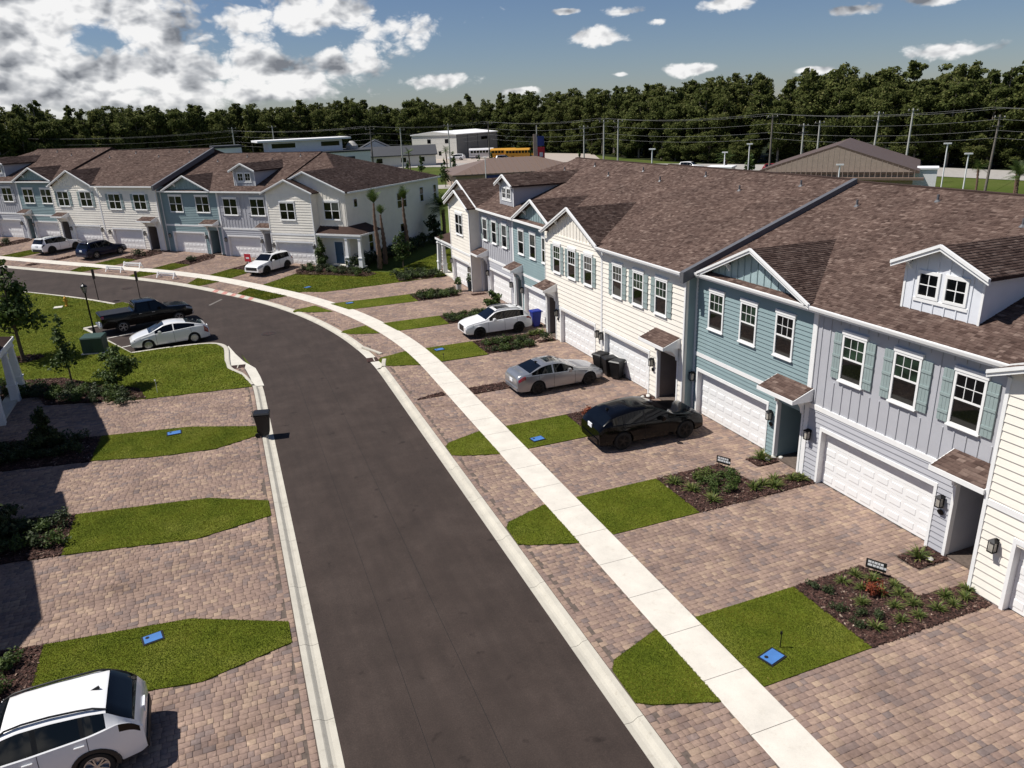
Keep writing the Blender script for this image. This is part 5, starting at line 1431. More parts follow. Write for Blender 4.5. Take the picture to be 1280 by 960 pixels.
    m = MB(); gz0, gz1, gw = S.get('grille', (.42, .66, .55)); m.box(L / 2 - .03, L / 2 + .012, -gw, gw, gz0, gz1); m.build('grille', M['plastic'], t, bevel=.02)
    zr_ = S.get('rbump', (.30, .50)); MB().box(-L / 2 - .03, -L / 2 + .06, -W * .40, W * .40, zr_[0], zr_[1]).build('rear_bumper', M['plastic' if S.get('clad') or S.get('dark_bumper') else paint], t, bevel=.025)
    if S.get('rails'):
        for s in (-1, 1):
            a, b = S['rails']; pts = []
            for x in np.linspace(a, b, 9):
                i = int(np.argmin(abs(xs - x))); p = rings[i][8]; pts.append((p[0], s * (p[1] + .0), p[2] + .045))
            pts[0] = (pts[0][0], pts[0][1], pts[0][2] - .04); pts[-1] = (pts[-1][0], pts[-1][1], pts[-1][2] - .04)
            MB().tube(pts, .022, 6).build('roof_rail', M[S.get('rail_mat', 'plastic')], t, smooth=60)
    if S.get('fin'):
        x = S['fin']; z = float(np.interp(x, xs, top)); X = L / 2 - x
        MB().add([(X + .12, 0, z), (X - .10, .03, z), (X - .10, -.03, z), (X - .09, 0, z + .085), (X - .03, 0, z + .06)], [(0, 1, 3), (0, 3, 2), (1, 2, 3), (0, 2, 1)]).build('antenna_fin', M['plastic'], t)
    if S.get('spoiler'):
        x0, x1, z, w_ = S['spoiler']
        m = MB(); m.add([(L / 2 - x0, -w_, z + .01), (L / 2 - x0, w_, z + .01), (L / 2 - x1, w_ * .93, z - .055), (L / 2 - x1, -w_ * .93, z - .055), (L / 2 - x0, -w_, z - .03), (L / 2 - x0, w_, z - .03), (L / 2 - x1, w_ * .93, z - .085), (L / 2 - x1, -w_ * .93, z - .085)],
                        [(0, 1, 2, 3), (7, 6, 5, 4), (0, 1, 5, 4), (1, 2, 6, 5), (2, 3, 7, 6), (3, 0, 4, 7)])
        m.build('spoiler', M[paint], t, bevel=.012, smooth=50)
    for nm, mt, bx in S.get('extra', []):
        MB().box(*bx).build(nm, M[mt], t, bevel=.015)
    return t
def suv(paint, L=4.63, W=1.87, H=1.67, **k):
    d = dict(L=L, W=W, r=.36, fa=.92, ra=L - .98, zb=.26, paint=paint,
             top=[(0, .80), (.18, .93), (.5, .99), (1.28, 1.10), (1.42, 1.14), (2.06, H - .07), (2.4, H - .01), (3.0, H), (L - .75, H - .05), (L - .42, H - .10), (L - .14, 1.08), (L - .04, .98), (L, .86)],
             belt=[(0, .70), (.6, .92), (1.3, 1.0), (2.5, 1.02), (L - .8, 1.08), (L - .2, 1.05), (L, .84)],
             side=(1.62, L - .52), pillars=[(2.62, 2.72), (3.5, 3.58)], ws=(1.40, 2.10), rw=(L - .44, L - .13), doors=[(1.62, 2.66), (2.66, 3.62)], rails=(1.95, L - .6), clad=True, fin=L - .85,
             dark_pillars=True, hl=.55, tl=.30, tl_k=(4,), grille=(.48, .78, .62), spoiler=(L - .55, L - .28, H - .055, .60), rbump=(.30, .58), plate_z=.80)
    d.update(k); return d
V_SC = 1.08
# white SUV at the lower left, tail towards the street
vehicle('parked_suv', 'white SUV with dark tail window and black wheel arches, cut by the lower left corner', 'car', (-5.85, 16.75), math.radians(181.5),
        suv('white_paint', W=1.88, wrap=True, rim='rim_silver', tl_mat='tail_dark', tl=.42, tl_k=(4,), belt=[(0, .70), (.6, .94), (1.3, 1.02), (2.5, 1.05), (3.6, 1.12), (4.2, 1.22), (4.45, 1.12), (4.63, .86)], rail_mat='plastic', dark_bumper=True, round=(.16, .17), round_len=(1.0, 1.0), spoiler=None, rw=(4.02, 4.50), top=[(0, .80), (.18, .93), (.5, .99), (1.28, 1.10), (1.42, 1.14), (2.06, 1.58), (2.4, 1.64), (3.0, 1.645), (3.7, 1.60), (4.04, 1.54), (4.50, 1.14), (4.57, 1.04), (4.63, .86)], smooth=.26, side=(1.62, 3.98), tumble=.40), V_SC)
# silver sedan
vehicle('parked_sedan', 'silver sedan with sunroof parked nose in before the cream garages', 'car', (15.95, 35.0), math.radians(1.5),
        dict(L=4.72, W=1.83, r=.345, fa=.86, ra=3.68, zb=.20, paint='silver_paint', rim='rim_dark', smooth=.24,
             top=[(0, .62), (.12, .72), (.5, .82), (1.35, .97), (1.5, 1.01), (2.25, 1.39), (2.6, 1.435), (3.1, 1.42), (3.45, 1.35), (4.08, 1.10), (4.2, 1.085), (4.55, 1.07), (4.68, .98), (4.72, .80)],
             belt=[(0, .56), (.6, .76), (1.4, .90), (2.4, .93), (3.6, .98), (4.4, 1.0), (4.72, .78)], side=(1.72, 3.98), pillars=[(2.78, 2.86)], ws=(1.48, 2.28), rw=(3.38, 4.08), sunroof=(2.42, 3.0), doors=[(1.62, 2.82), (2.82, 3.62)],
             hl=.45, tl=.42, tl_k=(4, 5), grille=(.34, .60, .50), plate_z=.62, rbump=(.26, .46), fin=3.35, tumble=.42, round=(.2, .13)), V_SC)
# white compact SUV
vehicle('parked_suv', 'white compact SUV with dark sunroof facing the street beside the blue bin', 'car', (16.75, 46.4), math.radians(180.5),
        suv('white_paint', L=4.40, W=1.83, H=1.60, clad=False, r=.35, fa=.88, ra=3.48, sunroof=(2.2, 3.1), rail_mat='rim_silver', rim='rim_dark', top=[(0, .74), (.14, .88), (.5, .97), (1.22, 1.07), (1.36, 1.11), (2.02, 1.53), (2.4, 1.59), (2.9, 1.60), (3.5, 1.55), (3.86, 1.46), (4.22, 1.10), (4.34, .98), (4.40, .82)],
            belt=[(0, .66), (.6, .88), (1.3, .96), (2.5, 1.0), (3.7, 1.05), (4.2, 1.0), (4.40, .80)], side=(1.56, 3.86), pillars=[(2.5, 2.58), (3.34, 3.42)], rw=(3.88, 4.24), ws=(1.34, 2.05), doors=[(1.5, 2.54), (2.54, 3.40)], rails=(1.95, 3.7), fin=3.7, spoiler=(3.75, 4.0, 1.50, .56), tl=.35, grille=(.42, .80, .42)), V_SC)
# black SUV
vehicle('parked_suv', 'glossy black SUV with white plate parked nose in before the teal garage', 'car', (16.62, 27.0), math.radians(-2.5),
        suv('black_paint', L=4.80, W=1.93, H=1.62, clad=False, r=.39, fa=.90, ra=3.77, rim='rim_dark', tl_mat='tail_dark', smooth=.3, rails=None, hl_mat='tail_dark',
            top=[(0, .82), (.16, .95), (.5, 1.02), (1.3, 1.12), (1.45, 1.16), (2.2, 1.54), (2.6, 1.62), (3.2, 1.605), (3.9, 1.50), (4.25, 1.40), (4.62, 1.12), (4.74, 1.02), (4.80, .88)],
            side=(1.7, 4.2), rw=(4.2, 4.62), ws=(1.42, 2.22), pillars=[(2.75, 2.83), (3.65, 3.73)], doors=[(1.66, 2.79), (2.79, 3.75)], plate_z=.86, spoiler=None, fin=4.0, mirror='black_paint'), V_SC)
# white crossover of the far row, facing the street
def far_car(name, label, u, v, turn, spec, cat='car'):
    p = r2(u, v); vehicle(name, label, cat, p, A2 - math.pi / 2 + turn, spec, V_SC)
far_car('parked_suv', 'white crossover facing the street beside the red sign', 18.75, 4.35, 0.0, suv('white_paint', sunroof=(2.3, 3.0), rails=None, rim='rim_dark'))
far_car('parked_suv', 'far white SUV with black roof edges parked nose in on the far row', -12.1, 4.4, math.pi, suv('white_paint', rim='rim_dark', wrap=True, tl_mat='tail_dark'))
far_car('parked_suv', 'navy SUV parked nose in before the plain cream far townhouse', -4.6, 4.6, math.pi, suv('navy_paint', rim='rim_silver', clad=False, wrap=True, tl_mat='tail_dark'))
# white hatchback in the parking bay
vehicle('parked_hatchback', 'white hatchback with dark sloping rear in the parking bay', 'car', (-3.95, 55.15, -.10), math.radians(188),
        dict(L=4.60, W=1.76, r=.325, fa=.95, ra=3.65, zb=.20, paint='pearl_paint', rim='rim_silver', smooth=.3, spokes=7,
             top=[(0, .62), (.12, .74), (.5, .88), (1.0, 1.0), (1.2, 1.05), (2.0, 1.42), (2.4, 1.475), (2.8, 1.46), (3.4, 1.36), (4.1, 1.17), (4.4, 1.08), (4.56, .95), (4.60, .75)],
             belt=[(0, .55), (.6, .78), (1.4, .92), (2.4, .96), (3.6, 1.04), (4.3, 1.02), (4.60, .72)], side=(1.42, 3.78), pillars=[(2.5, 2.56)], ws=(1.1, 2.04), rw=(3.3, 4.34), doors=[(1.45, 2.53), (2.53, 3.5)],
             hl=.62, tl=.30, tl_k=(3, 4, 5), grille=(.26, .42, .55), plate_z=.70, rbump=(.24, .44), tumble=.36, round=(.26, .16), hl_mat='headlamp'), V_SC)
# black pickup
pk = vehicle('pickup_truck', 'black crew-cab pickup with covered bed in the parking bay', 'pickup truck', (-5.75, 61.35, -.10), math.radians(15),
        dict(L=5.85, W=2.02, r=.41, fa=1.0, ra=4.60, zb=.42, paint='black_paint', rim='rim_silver', smooth=.12,
             top=[(0, 1.02), (.12, 1.14), (.5, 1.20), (1.45, 1.27), (1.58, 1.30), (2.18, 1.82), (2.45, 1.88), (3.4, 1.88), (3.62, 1.84), (3.72, 1.36), (3.82, 1.34), (5.78, 1.34), (5.85, 1.30)],
             belt=[(0, .96), (.5, 1.14), (1.5, 1.22), (3.7, 1.26), (3.9, 1.30), (5.85, 1.30)], side=(1.86, 3.56), pillars=[(2.7, 2.8)], ws=(1.58, 2.20), rw=(3.6, 3.74), doors=[(1.75, 2.74), (2.74, 3.62)],
             hl=.40, tl=.16, tl_k=(4, 5), grille=(.62, 1.0, .58), plate_z=.62, rbump=(.48, .66), round=(.10, .02), tumble=.26, handle='rim_silver', clad=False,
             extra=[('front_bumper', 'rim_silver', (2.86, 2.98, -.92, .92, .50, .70)), ('rear_step', 'rim_silver', (-3.06, -2.92, -.92, .92, .48, .64)), ('running_board', 'plastic', (-.9, 1.2, -1.04, -.92, .40, .46)), ('running_board', 'plastic', (-.9, 1.2, .92, 1.04, .40, .46)),
                    ('bed_cover', 'plastic', (-2.86, -.98, -.84, .84, 1.342, 1.37))]), V_SC)

# ------------------------------------------------------------------ street furniture
def wheelie_bin(label, x, y, ang, mat, h=1.12, lid_open=0.0, lean=0.0):
    t = empty('wheelie_bin', (x, y, gz(x, y)), ang); props(t, label, 'bin')
    if lean: t.rotation_euler = (lean, 0, ang)
    b = h
    m = MB(); a0, a1 = .24, .32
    m.add([(-a0, -a0, .06), (a0, -a0, .06), (a0, a0 * .9, .06), (-a0, a0 * .9, .06), (-a1, -a1 * 1.12, b * .9), (a1, -a1 * 1.12, b * .9), (a1, a1, b * .9), (-a1, a1, b * .9)],
          [(3, 2, 1, 0), (4, 5, 6, 7), (0, 1, 5, 4), (1, 2, 6, 5), (2, 3, 7, 6), (3, 0, 4, 7)])
    m.build('bin_body', mat, t, bevel=.025, smooth=40)
    MB().box(-a1 - .02, a1 + .02, -a1 * 1.12 - .02, a1 + .02, b * .88, b * .92).build('rim', mat, t, bevel=.01)
    m = MB(); m.add([(-a1 - .03, -a1 * 1.15 - .03, b * .925), (a1 + .03, -a1 * 1.15 - .03, b * .925), (a1 + .03, a1 + .05, b * .945), (-a1 - .03, a1 + .05, b * .945), (-a1 + .03, -a1 * 1.05, b * .985), (a1 - .03, -a1 * 1.05, b * .985), (a1 - .03, a1, b), (-a1 + .03, a1, b)],
                    [(3, 2, 1, 0), (4, 5, 6, 7), (0, 1, 5, 4), (1, 2, 6, 5), (2, 3, 7, 6), (3, 0, 4, 7)])
    m.build('lid', mat, t, bevel=.012)
    MB().tube([(-a1, a1 + .09, b * .93), (a1, a1 + .09, b * .93)], .018, 8).bar((-a1, a1, b * .9), (-a1, a1 + .1, b * .93), .03, .03).bar((a1, a1, b * .9), (a1, a1 + .1, b * .93), .03, .03).build('handle', mat, t)
    MB().tube([(-a1, a0 + .02, .12), (a1, a0 + .02, .12)], .015, 8).build('axle', M['plastic'], t)
    for s in (-1, 1): MB().lathe([(.12, -.025), (.12, .025)], 18, (s * (a1 - .02), a0 + .02, .12), 0).build('wheel', M['tyre'], t)
    return t
wheelie_bin('black wheeled bin standing on the left kerb', .72, 35.05, math.radians(80), M['bin_black'], 1.2)
wheelie_bin('black wheeled bin nearest the silver sedan nose', 19.15, 35.75, math.radians(-70), M['bin_black'], 1.15)
wheelie_bin('black wheeled bin with handle turned to the garage door', 19.30, 34.95, math.radians(-95), M['bin_black'], 1.12)
wheelie_bin('black wheeled bin closest to the cream garage door', 19.42, 34.30, math.radians(-60), M['bin_black'], 1.1)
wheelie_bin('blue recycling bin behind the white compact SUV', 19.75, 46.3, math.radians(-90), M['bin_blue'], 1.2)

def lamp_post(label, x, y, h):
    t = empty('street_lamp', (x, y, gz(x, y))); props(t, label, 'street lamp')
    MB().lathe([(.16, 0), (.16, .1), (.10, .16), (.085, .5), (.06, .55), (.05, h - .75), (.075, h - .72), (.04, h - .68)], 12).build('post', M['lamp_black'], t, smooth=40)
    m = MB(); m.lathe([(.04, h - .68), (.10, h - .62), (.11, h - .60)], 8)
    m.lathe([(.24, h - .18), (.20, h - .10), (.06, h), (.03, h + .06), (.01, h + .12)], 8)
    for k in range(6):
        a = k * math.pi / 3; m.bar((.11 * math.cos(a), .11 * math.sin(a), h - .60), (.21 * math.cos(a), .21 * math.sin(a), h - .17), .02, .02)
    m.build('lantern', M['lamp_black'], t)
    MB().lathe([(.09, h - .58), (.19, h - .18)], 12).build('globe', M['lamp_glass'], t, smooth=40)
lamp_post('black lantern street lamp beside the parked pickup', -9.16, 59.82, 3.75)
def sign_post(label, x, y, ang, h=2.7):
    t = empty('sign_post', (x, y, gz(x, y)), ang); props(t, label, 'sign')
    MB().box(-.025, .025, -.02, .02, 0, h).build('post', M['lamp_black'], t)
    MB().box(-.16, .16, -.045, -.022, h - .85, h - .02).build('sign_plate', M['sign_black'], t)
    MB().lathe([(.05, 0), (.05, .05)], 10).build('base', M['iron'], t)
sign_post('black parking sign post on the lawn edge left of the pickup', -10.2, 72.5, math.radians(60))
sign_post('black parking sign post beyond the pickup cab', -6.7, 69.9, math.radians(60))
def hydrant(x, y):
    t = empty('fire_hydrant', (x, y, gz(x, y) + .03)); props(t, 'yellow fire hydrant on the lawn with a concrete pad', 'fire hydrant')
    MB().lathe([(.15, 0), (.15, .05), (.10, .07), (.10, .62), (.14, .64), (.14, .68), (.11, .72), (.07, .80), (.03, .84), (.03, .89)], 14).build('barrel', M['hydrant'], t, smooth=40)
    for a in (0, math.pi / 2, math.pi):
        c, s = math.cos(a), math.sin(a); MB().tube([(c * .08, s * .08, .46), (c * .19, s * .19, .46)], [.055, .065], 10).build('nozzle', M['hydrant'], t)
    MB().box(-.95, -.30, -.45, .25, -.02, .03).build('pad', M['slab'], t)
hydrant(-12.49, 71.38)
def transformer(x, y, ang):
    t = empty('transformer_box', (x, y, .03), ang); props(t, 'dark green utility transformer box on the lawn near the hatchback', 'utility box')
    MB().box(-.75, .75, -.62, .62, 0, .06).build('pad', M['slab'], t)
    MB().box(-.66, .66, -.52, .52, .06, 1.02).build('cabinet', M['box_green'], t, bevel=.02)
    MB().add([(-.69, -.56, 1.02), (.69, -.56, 1.02), (.69, .56, 1.02), (-.69, .56, 1.02), (-.66, -.52, 1.10), (.66, -.52, 1.10), (.66, .52, 1.16), (-.66, .52, 1.16)], [(3, 2, 1, 0), (4, 5, 6, 7), (0, 1, 5, 4), (1, 2, 6, 5), (2, 3, 7, 6), (3, 0, 4, 7)]).build('lid', M['box_green'], t)
    for s in (-1, 1): MB().box(s * .33 - .30, s * .33 + .30, -.545, -.522, .12, .96).build('door', M['box_green'], t)
transformer(-8.55, 54.95, math.radians(-12))
def lid(label, x, y, ang, w=.42, l=.58):
    t = empty('meter_box_lid', (x, y, .05 + gz(x, y)), ang); props(t, label, 'utility lid')
    MB().box(-l / 2, l / 2, -w / 2, w / 2, -.05, .015).build('lid', M['lid_blue'], t, bevel=.02)
    MB().lathe([(.055, .016), (.055, .022)], 12, (-l * .26, w * .18, 0)).build('key_hole', M['plastic'], t)
    MB().box(-l / 2 - .03, l / 2 + .03, -w / 2 - .03, w / 2 + .03, -.06, .0).build('frame', M['plastic'], t)
lid('blue utility lid in the lawn before the grey townhouse', 12.1, 12.83, .25)
lid('blue utility lid in the lawn beside the black SUV', 12.18, 28.72, .1)
lid('blue utility lid in the lawn before the white compact SUV', 12.14, 44.22, .1)
lid('blue utility lid in the lawn before the far grey townhouse of the near row', 9.3, 60.1, .1)
lid('blue utility lid in the left lawn strip near the black bin', -3.32, 37.2, .05, .42, .62)
lid('blue utility lid in the nearest left lawn strip', -3.51, 20.75, .2, .40, .52)
lid('pale flat utility lid in the lawn between the rows', 7.0, 68.2, .5)
def yard_sign(label, x, y, ang, w=.60, h=.30, z=.20):
    t = empty('yard_sign', (x, y, .02), ang); props(t, label, 'sign')
    for s in (-1, 1): MB().tube([(s * w * .36, 0, 0), (s * w * .36, 0, z)], .01, 6).build('stake', M['lamp_black'], t)
    MB().box(-w / 2, w / 2, -.018, .018, z - .02, z + h).build('sign_board', M['sign_black'], t, bevel=.005)
    for r_, (a, b) in enumerate(((.16, .40), (-.10, .16))):
        pass
    m = MB()
    for zz, ws_ in ((z + h * .62, (.10, .05, .09, .06, .08)), (z + h * .25, (.13, .09, .07, .12, .06))):
        x0 = -w * .40
        for q in ws_: m.box(x0, x0 + q, -.026, -.019, zz, zz + .075); x0 += q + .018
    m.build('lettering', M['sign_white'], t)
yard_sign('small black sign with white lettering in the bed beside the grey driveway', 17.5, 14.55, math.radians(-62))
yard_sign('small black sign with white lettering in the bed beside the teal driveway', 17.85, 22.7, math.radians(-62))
def barricade(label, x, y, ang, L_=1.9):
    t = empty('barricade', (x, y, .02 + gz(x, y)), ang); t.scale = (1, .8, .62); props(t, label, 'barricade', 'white barricades on the far sidewalk')
    for s in (-1, 1):
        m = MB(); m.bar((s * L_ / 2, -.32, 0), (s * L_ / 2, 0, .95), .09, .05); m.bar((s * L_ / 2, .32, 0), (s * L_ / 2, 0, .95), .09, .05); m.bar((s * L_ / 2, -.2, .35), (s * L_ / 2, .2, .35), .07, .04)
        m.build('trestle_leg', M['white_trim'], t)
    MB().box(-L_ / 2 - .12, L_ / 2 + .12, -.06, -.02, .62, .86).build('rail', M['white_trim'], t)
    MB().box(-L_ / 2 - .12, L_ / 2 + .12, .03, .06, .30, .46).build('rail', M['white_trim'], t)
for lab, a, b in (('white barricade farthest left on the sidewalk', (-10.65, 84.9), (-8.95, 83.2)), ('white barricade behind the others, nearest the townhouses', (-9.15, 86.3), (-7.3, 84.5)), ('white barricade nearest the red kerb marks', (-5.75, 79.6), (-4.0, 77.8))):
    barricade(lab, (a[0] + b[0]) / 2, (a[1] + b[1]) / 2, math.atan2(b[1] - a[1], b[0] - a[0]), math.dist(a, b) * .85)
def red_sign(x, y):
    t = empty('sale_sign', (x, y, gz(x, y)), A2); props(t, 'red and white yard sign beside the white crossover', 'sign')
    MB().box(-.03, .03, -.03, .03, 0, 1.75).build('post', M['white_trim'], t)
    MB().box(-.42, .38, -.035, -.031 + .025, .95, 1.70).build('sign_board', M['sign_red'], t)
    MB().box(-.22, .18, -.042, -.036, 1.22, 1.38).build('lettering', M['sign_white'], t)
red_sign(*r2(16.75, 5.0))
def stake(label, x, y, h, mat='lamp_black', cat='stake', nm='marker_stake'):
    t = empty(nm, (x, y, .03 + gz(x, y))); props(t, label, cat)
    MB().tube([(0, 0, 0), (.02, .01, h)], .013, 6).build('rod', M[mat], t)
    MB().lathe([(.035, h - .05), (.03, h + .02)], 8).build('tip', M[mat], t)
stake('thin dark stake in the lawn before the grey townhouse', 12.55, 13.05, .5)
stake('thin dark sprinkler stake in the lawn before the white compact SUV', 11.75, 41.95, .42)
stake('pale marker stake in the left lawn by the bush', -4.35, 44.0, .75, 'white_trim')
def pot(label, x, y, h, r, mat, plant):
    t = empty('planter_pot', (x, y, .0)); props(t, label, 'planter')
    MB().lathe([(r * .7, 0), (r, h), (r * .92, h), (r * .85, h - .05)], 14).build('pot', mat, t, smooth=40)
    leaf_cloud('plant', plant, t, [((0, 0, h + .25), (r * 1.2, r * 1.2, .35))], 160, .09)
def rocks(label, x, y, n=3):
    t = empty('white_stones', (x, y, .02)); props(t, label, 'stones')
    for i in range(n):
        m = bpy.data.meshes.new('stone'); bm = bmesh.new(); bmesh.ops.create_icosphere(bm, subdivisions=2, radius=.10)
        for v in bm.verts: v.co *= 1 + RND.uniform(-.18, .18)
        for v in bm.verts: v.co.z *= .6
        bm.to_mesh(m); bm.free(); m.materials.append(M['stone'])
        link('stone', m, t, (RND.uniform(-.3, .3) + i * .12, RND.uniform(-.15, .15), .05), RND.uniform(0, 6))

# ------------------------------------------------------------------ planting
def leaf_quads(blobs, n, size, flat_=.0, out=.6, shell=.55, seed=None):
    """n leaf-sized faces spread through ellipsoids [(centre, radii)]"""
    g = np.random.default_rng(seed) if seed is not None else rng
    C_ = np.array([b[0] for b in blobs], float); R_ = np.array([b[1] for b in blobs], float)
    vol = R_.prod(1) ** .75; k = g.choice(len(blobs), n, p=vol / vol.sum())
    d = g.normal(size=(n, 3)); d /= np.linalg.norm(d, axis=1)[:, None]
    rad = (shell + (1 - shell) * g.random(n)) ** .7 * (1 + .12 * g.normal(size=n))
    p = C_[k] + d * R_[k] * rad[:, None]
    nn = d * out + g.normal(size=(n, 3)) * .55 + np.array([0, 0, .35]); nn /= np.linalg.norm(nn, axis=1)[:, None]
    a = np.cross(nn, g.normal(size=(n, 3))); a /= np.linalg.norm(a, axis=1)[:, None]; b = np.cross(nn, a)
    s = size * (.55 + .9 * g.random(n)); ar = .45 + .5 * g.random(n)
    u = a * s[:, None]; v = b * (s * ar)[:, None]
    q = g.normal(0, .18, (n, 1)) * s[:, None] * nn
    V = np.stack([p - u, p - v * .9 + q, p + u, p + v - q], 1).reshape(-1, 3)
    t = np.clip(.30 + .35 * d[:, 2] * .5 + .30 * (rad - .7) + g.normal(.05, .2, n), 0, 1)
    return V, np.arange(4 * n).reshape(n, 4), t
def leaf_cloud(name, mat, parent, blobs, n, size, seed=None, **kw):
    V, Q, T = leaf_quads(blobs, n, size, seed=seed, **kw)
    return link(name, mesh_np(name, V, Q, M[mat], T), parent)
def branchy(seed, base_h, crown_c, crown_r, r0, nb=7):
    g = random.Random(seed); m = MB()
    top = (crown_c[0] * .8, crown_c[1] * .8, crown_c[2] + crown_r[2] * .5)
    m.tube([(0, 0, -.05), (.03 * g.uniform(-1, 1), .03, base_h * .6), (crown_c[0] * .5, crown_c[1] * .5, crown_c[2] * .9), top], [r0 * 1.25, r0, r0 * .75, r0 * .2], 8)
    for i in range(nb):
        a = g.uniform(0, 6.28); z = base_h * .75 + (top[2] - base_h * .75) * (i / nb) * .8; l = g.uniform(.55, .9)
        e = (crown_c[0] + math.cos(a) * crown_r[0] * l, crown_c[1] + math.sin(a) * crown_r[1] * l, z + crown_r[2] * g.uniform(.15, .55))
        mid = (e[0] * .45, e[1] * .45, z + (e[2] - z) * .35)
        m.tube([(crown_c[0] * .4, crown_c[1] * .4, z), mid, e], [r0 * .45, r0 * .3, r0 * .1], 6)
    return m
def small_tree(label, name, cat, x, y, h, stem_h, radii, n, size, mat, seed, r0=.07, lobes=9, shape='round', bark='bark', z=.03):
    g = np.random.default_rng(seed)
    t = empty(name, (x, y, gz(x, y) + z)); props(t, label, cat)
    c = (0, 0, (stem_h + h) / 2); rz = (h - stem_h) / 2
    branchy(seed, stem_h, c, (radii, radii, rz), r0).build('trunk', M[bark], t, smooth=60)
    bl = []
    for i in range(lobes):
        f = (i + .5) / lobes; zz = stem_h + (h - stem_h) * f
        env = {'round': math.sin(math.pi * (f * .86 + .10)) ** .7, 'cone': 1.05 - .85 * f, 'spread': .55 + .5 * math.sin(math.pi * f)}[shape]
        for k in range(3):
            a = g.uniform(0, 6.28); d = radii * env * g.uniform(.25, .75)
            q = radii * env * g.uniform(.38, .68); bl.append(((d * math.cos(a), d * math.sin(a), zz + g.normal(0, rz * .10)), (q, q * g.uniform(.8, 1.2), max(q * .5, rz * g.uniform(.20, .34)))))
    leaf_cloud('crown', mat, t, bl, int(n * (1.15 if cat == 'tree' else 1.6)), size * .72, seed=seed, shell=.2)
    return t
small_tree('broad-leaved street tree standing on the left lawn', 'street_tree', 'tree', -12.89, 55.46, 6.4, 2.3, 2.3, 2600, .17, 'leaf', 3, .10, 9, 'cone')
small_tree('slender young tree in the left mulch bed', 'young_tree', 'tree', -9.11, 48.13, 4.1, 1.2, .85, 850, .12, 'leaf', 5, .045, 7, 'cone')
small_tree('round leafy bush in the left mulch bed', 'leafy_bush', 'shrub', -6.55, 46.1, 2.25, .35, 1.15, 2400, .10, 'leaf', 6, .05, 6, 'round')
small_tree('dark conical shrub in the shaded bed on the left', 'conical_shrub', 'shrub', -8.75, 37.9, 2.0, .1, .85, 2200, .10, 'dark_leaf', 8, .05, 6, 'cone')
small_tree('dark rounded shrub at the left edge of the shaded bed', 'rounded_shrub', 'shrub', -9.2, 29.6, 1.7, .1, 1.0, 2200, .10, 'dark_leaf', 9, .05, 6, 'round')
small_tree('young tree on the lawn between the rows', 'young_tree', 'tree', 16.9, 72.6, 3.3, .9, 1.3, 1000, .15, 'leaf', 10, .05, 6, 'round')
small_tree('upright green shrub beside the porch of the far end house', 'upright_shrub', 'shrub', *r2(22.6, 1.2), 3.0, .2, .75, 900, .13, 'leaf', 12, .05, 6, 'cone')
small_tree('loose leafy shrub behind the white compact SUV', 'leafy_shrub', 'shrub', 18.3, 50.5, 1.9, .3, .75, 700, .13, 'leaf', 13, .04, 5, 'round')
small_tree('dark shrub at the back corner of the far end house', 'corner_shrub', 'shrub', *r2(27.0, -13.6), 3.0, .2, 1.0, 500, .2, 'dark_leaf', 14, .05, 5, 'round')
def palm(label, x, y, h, fronds, fl, seed, r0=.17, mat='leaf', tied=False):
    g = random.Random(seed); t = empty('palm_tree', (x, y, gz(x, y))); props(t, label, 'palm tree')
    m = MB(); pts = []; rad = []
    for i in range(22):
        z = h * i / 21; pts.append((.05 * math.sin(z), .04 * math.cos(z * 1.3), z)); rad.append(r0 * (1.18 if i % 2 else .86) * ((1.25 - .85 * (i / 21) ** 1.6) if tied else 1.0))
    m.tube(pts, rad, 9); m.build('trunk', M['palm_bark'], t, smooth=50)
    V = []; Q = []; T = []
    for k in range(fronds):
        a = g.uniform(0, 6.28); el = g.uniform(1.0, 1.55) if tied else g.uniform(-.2, 1.35); L_ = fl * g.uniform(.8, 1.1)
        d = Vector((math.cos(a) * math.cos(el), math.sin(a) * math.cos(el), math.sin(el))); p = Vector((0, 0, h)); sd = Vector((-math.sin(a), math.cos(a), 0))
        cur = d.copy(); pts = [p.copy()]
        for q in range(6): p = p + cur * L_ / 6; cur = (cur + Vector((0, 0, -.13))).normalized(); pts.append(p.copy())
        for q in range(6):
            for s in (-1, 1):
                for rep in (0, .5):
                    b = pts[q].lerp(pts[q + 1], rep); e = pts[q].lerp(pts[q + 1], min(1, rep + .3)); wl = fl * .42 * math.sin(math.pi * (q + rep + .6) / 7.2)
                    tip = b + sd * s * wl + (pts[q + 1] - pts[q]) * 1.3 + Vector((0, 0, -.18 * wl)); i0 = len(V)
                    V += [b, e, tip]; Q.append((i0, i0 + 1, i0 + 2)); T.append(g.uniform(.2, .8))
    link('fronds', mesh_np('fronds', np.array([tuple(v) for v in V]), np.array(Q), M[mat], np.array(T)), t)
palm('full round palm beyond the near end townhouse', 24.8, 84.5, 3.6, 46, 1.9, 1, .2)
palm('tall tied palm trunk at the corner of the far end house', 14.6, 72.9, 6.3, 16, 1.3, 2, .2, tied=True)
palm('shorter tied palm trunk at the far end house', 15.6, 74.8, 4.9, 12, 1.0, 3, .2, tied=True)
palm('slim palm trunk along the side wall of the far end house', 18.6, 77.5, 5.9, 14, 1.2, 4, .19, tied=True)
palm('brown palm stump by the porch of the near end townhouse', 19.6, 67.6, 2.9, 10, .8, 5, .2, tied=True)

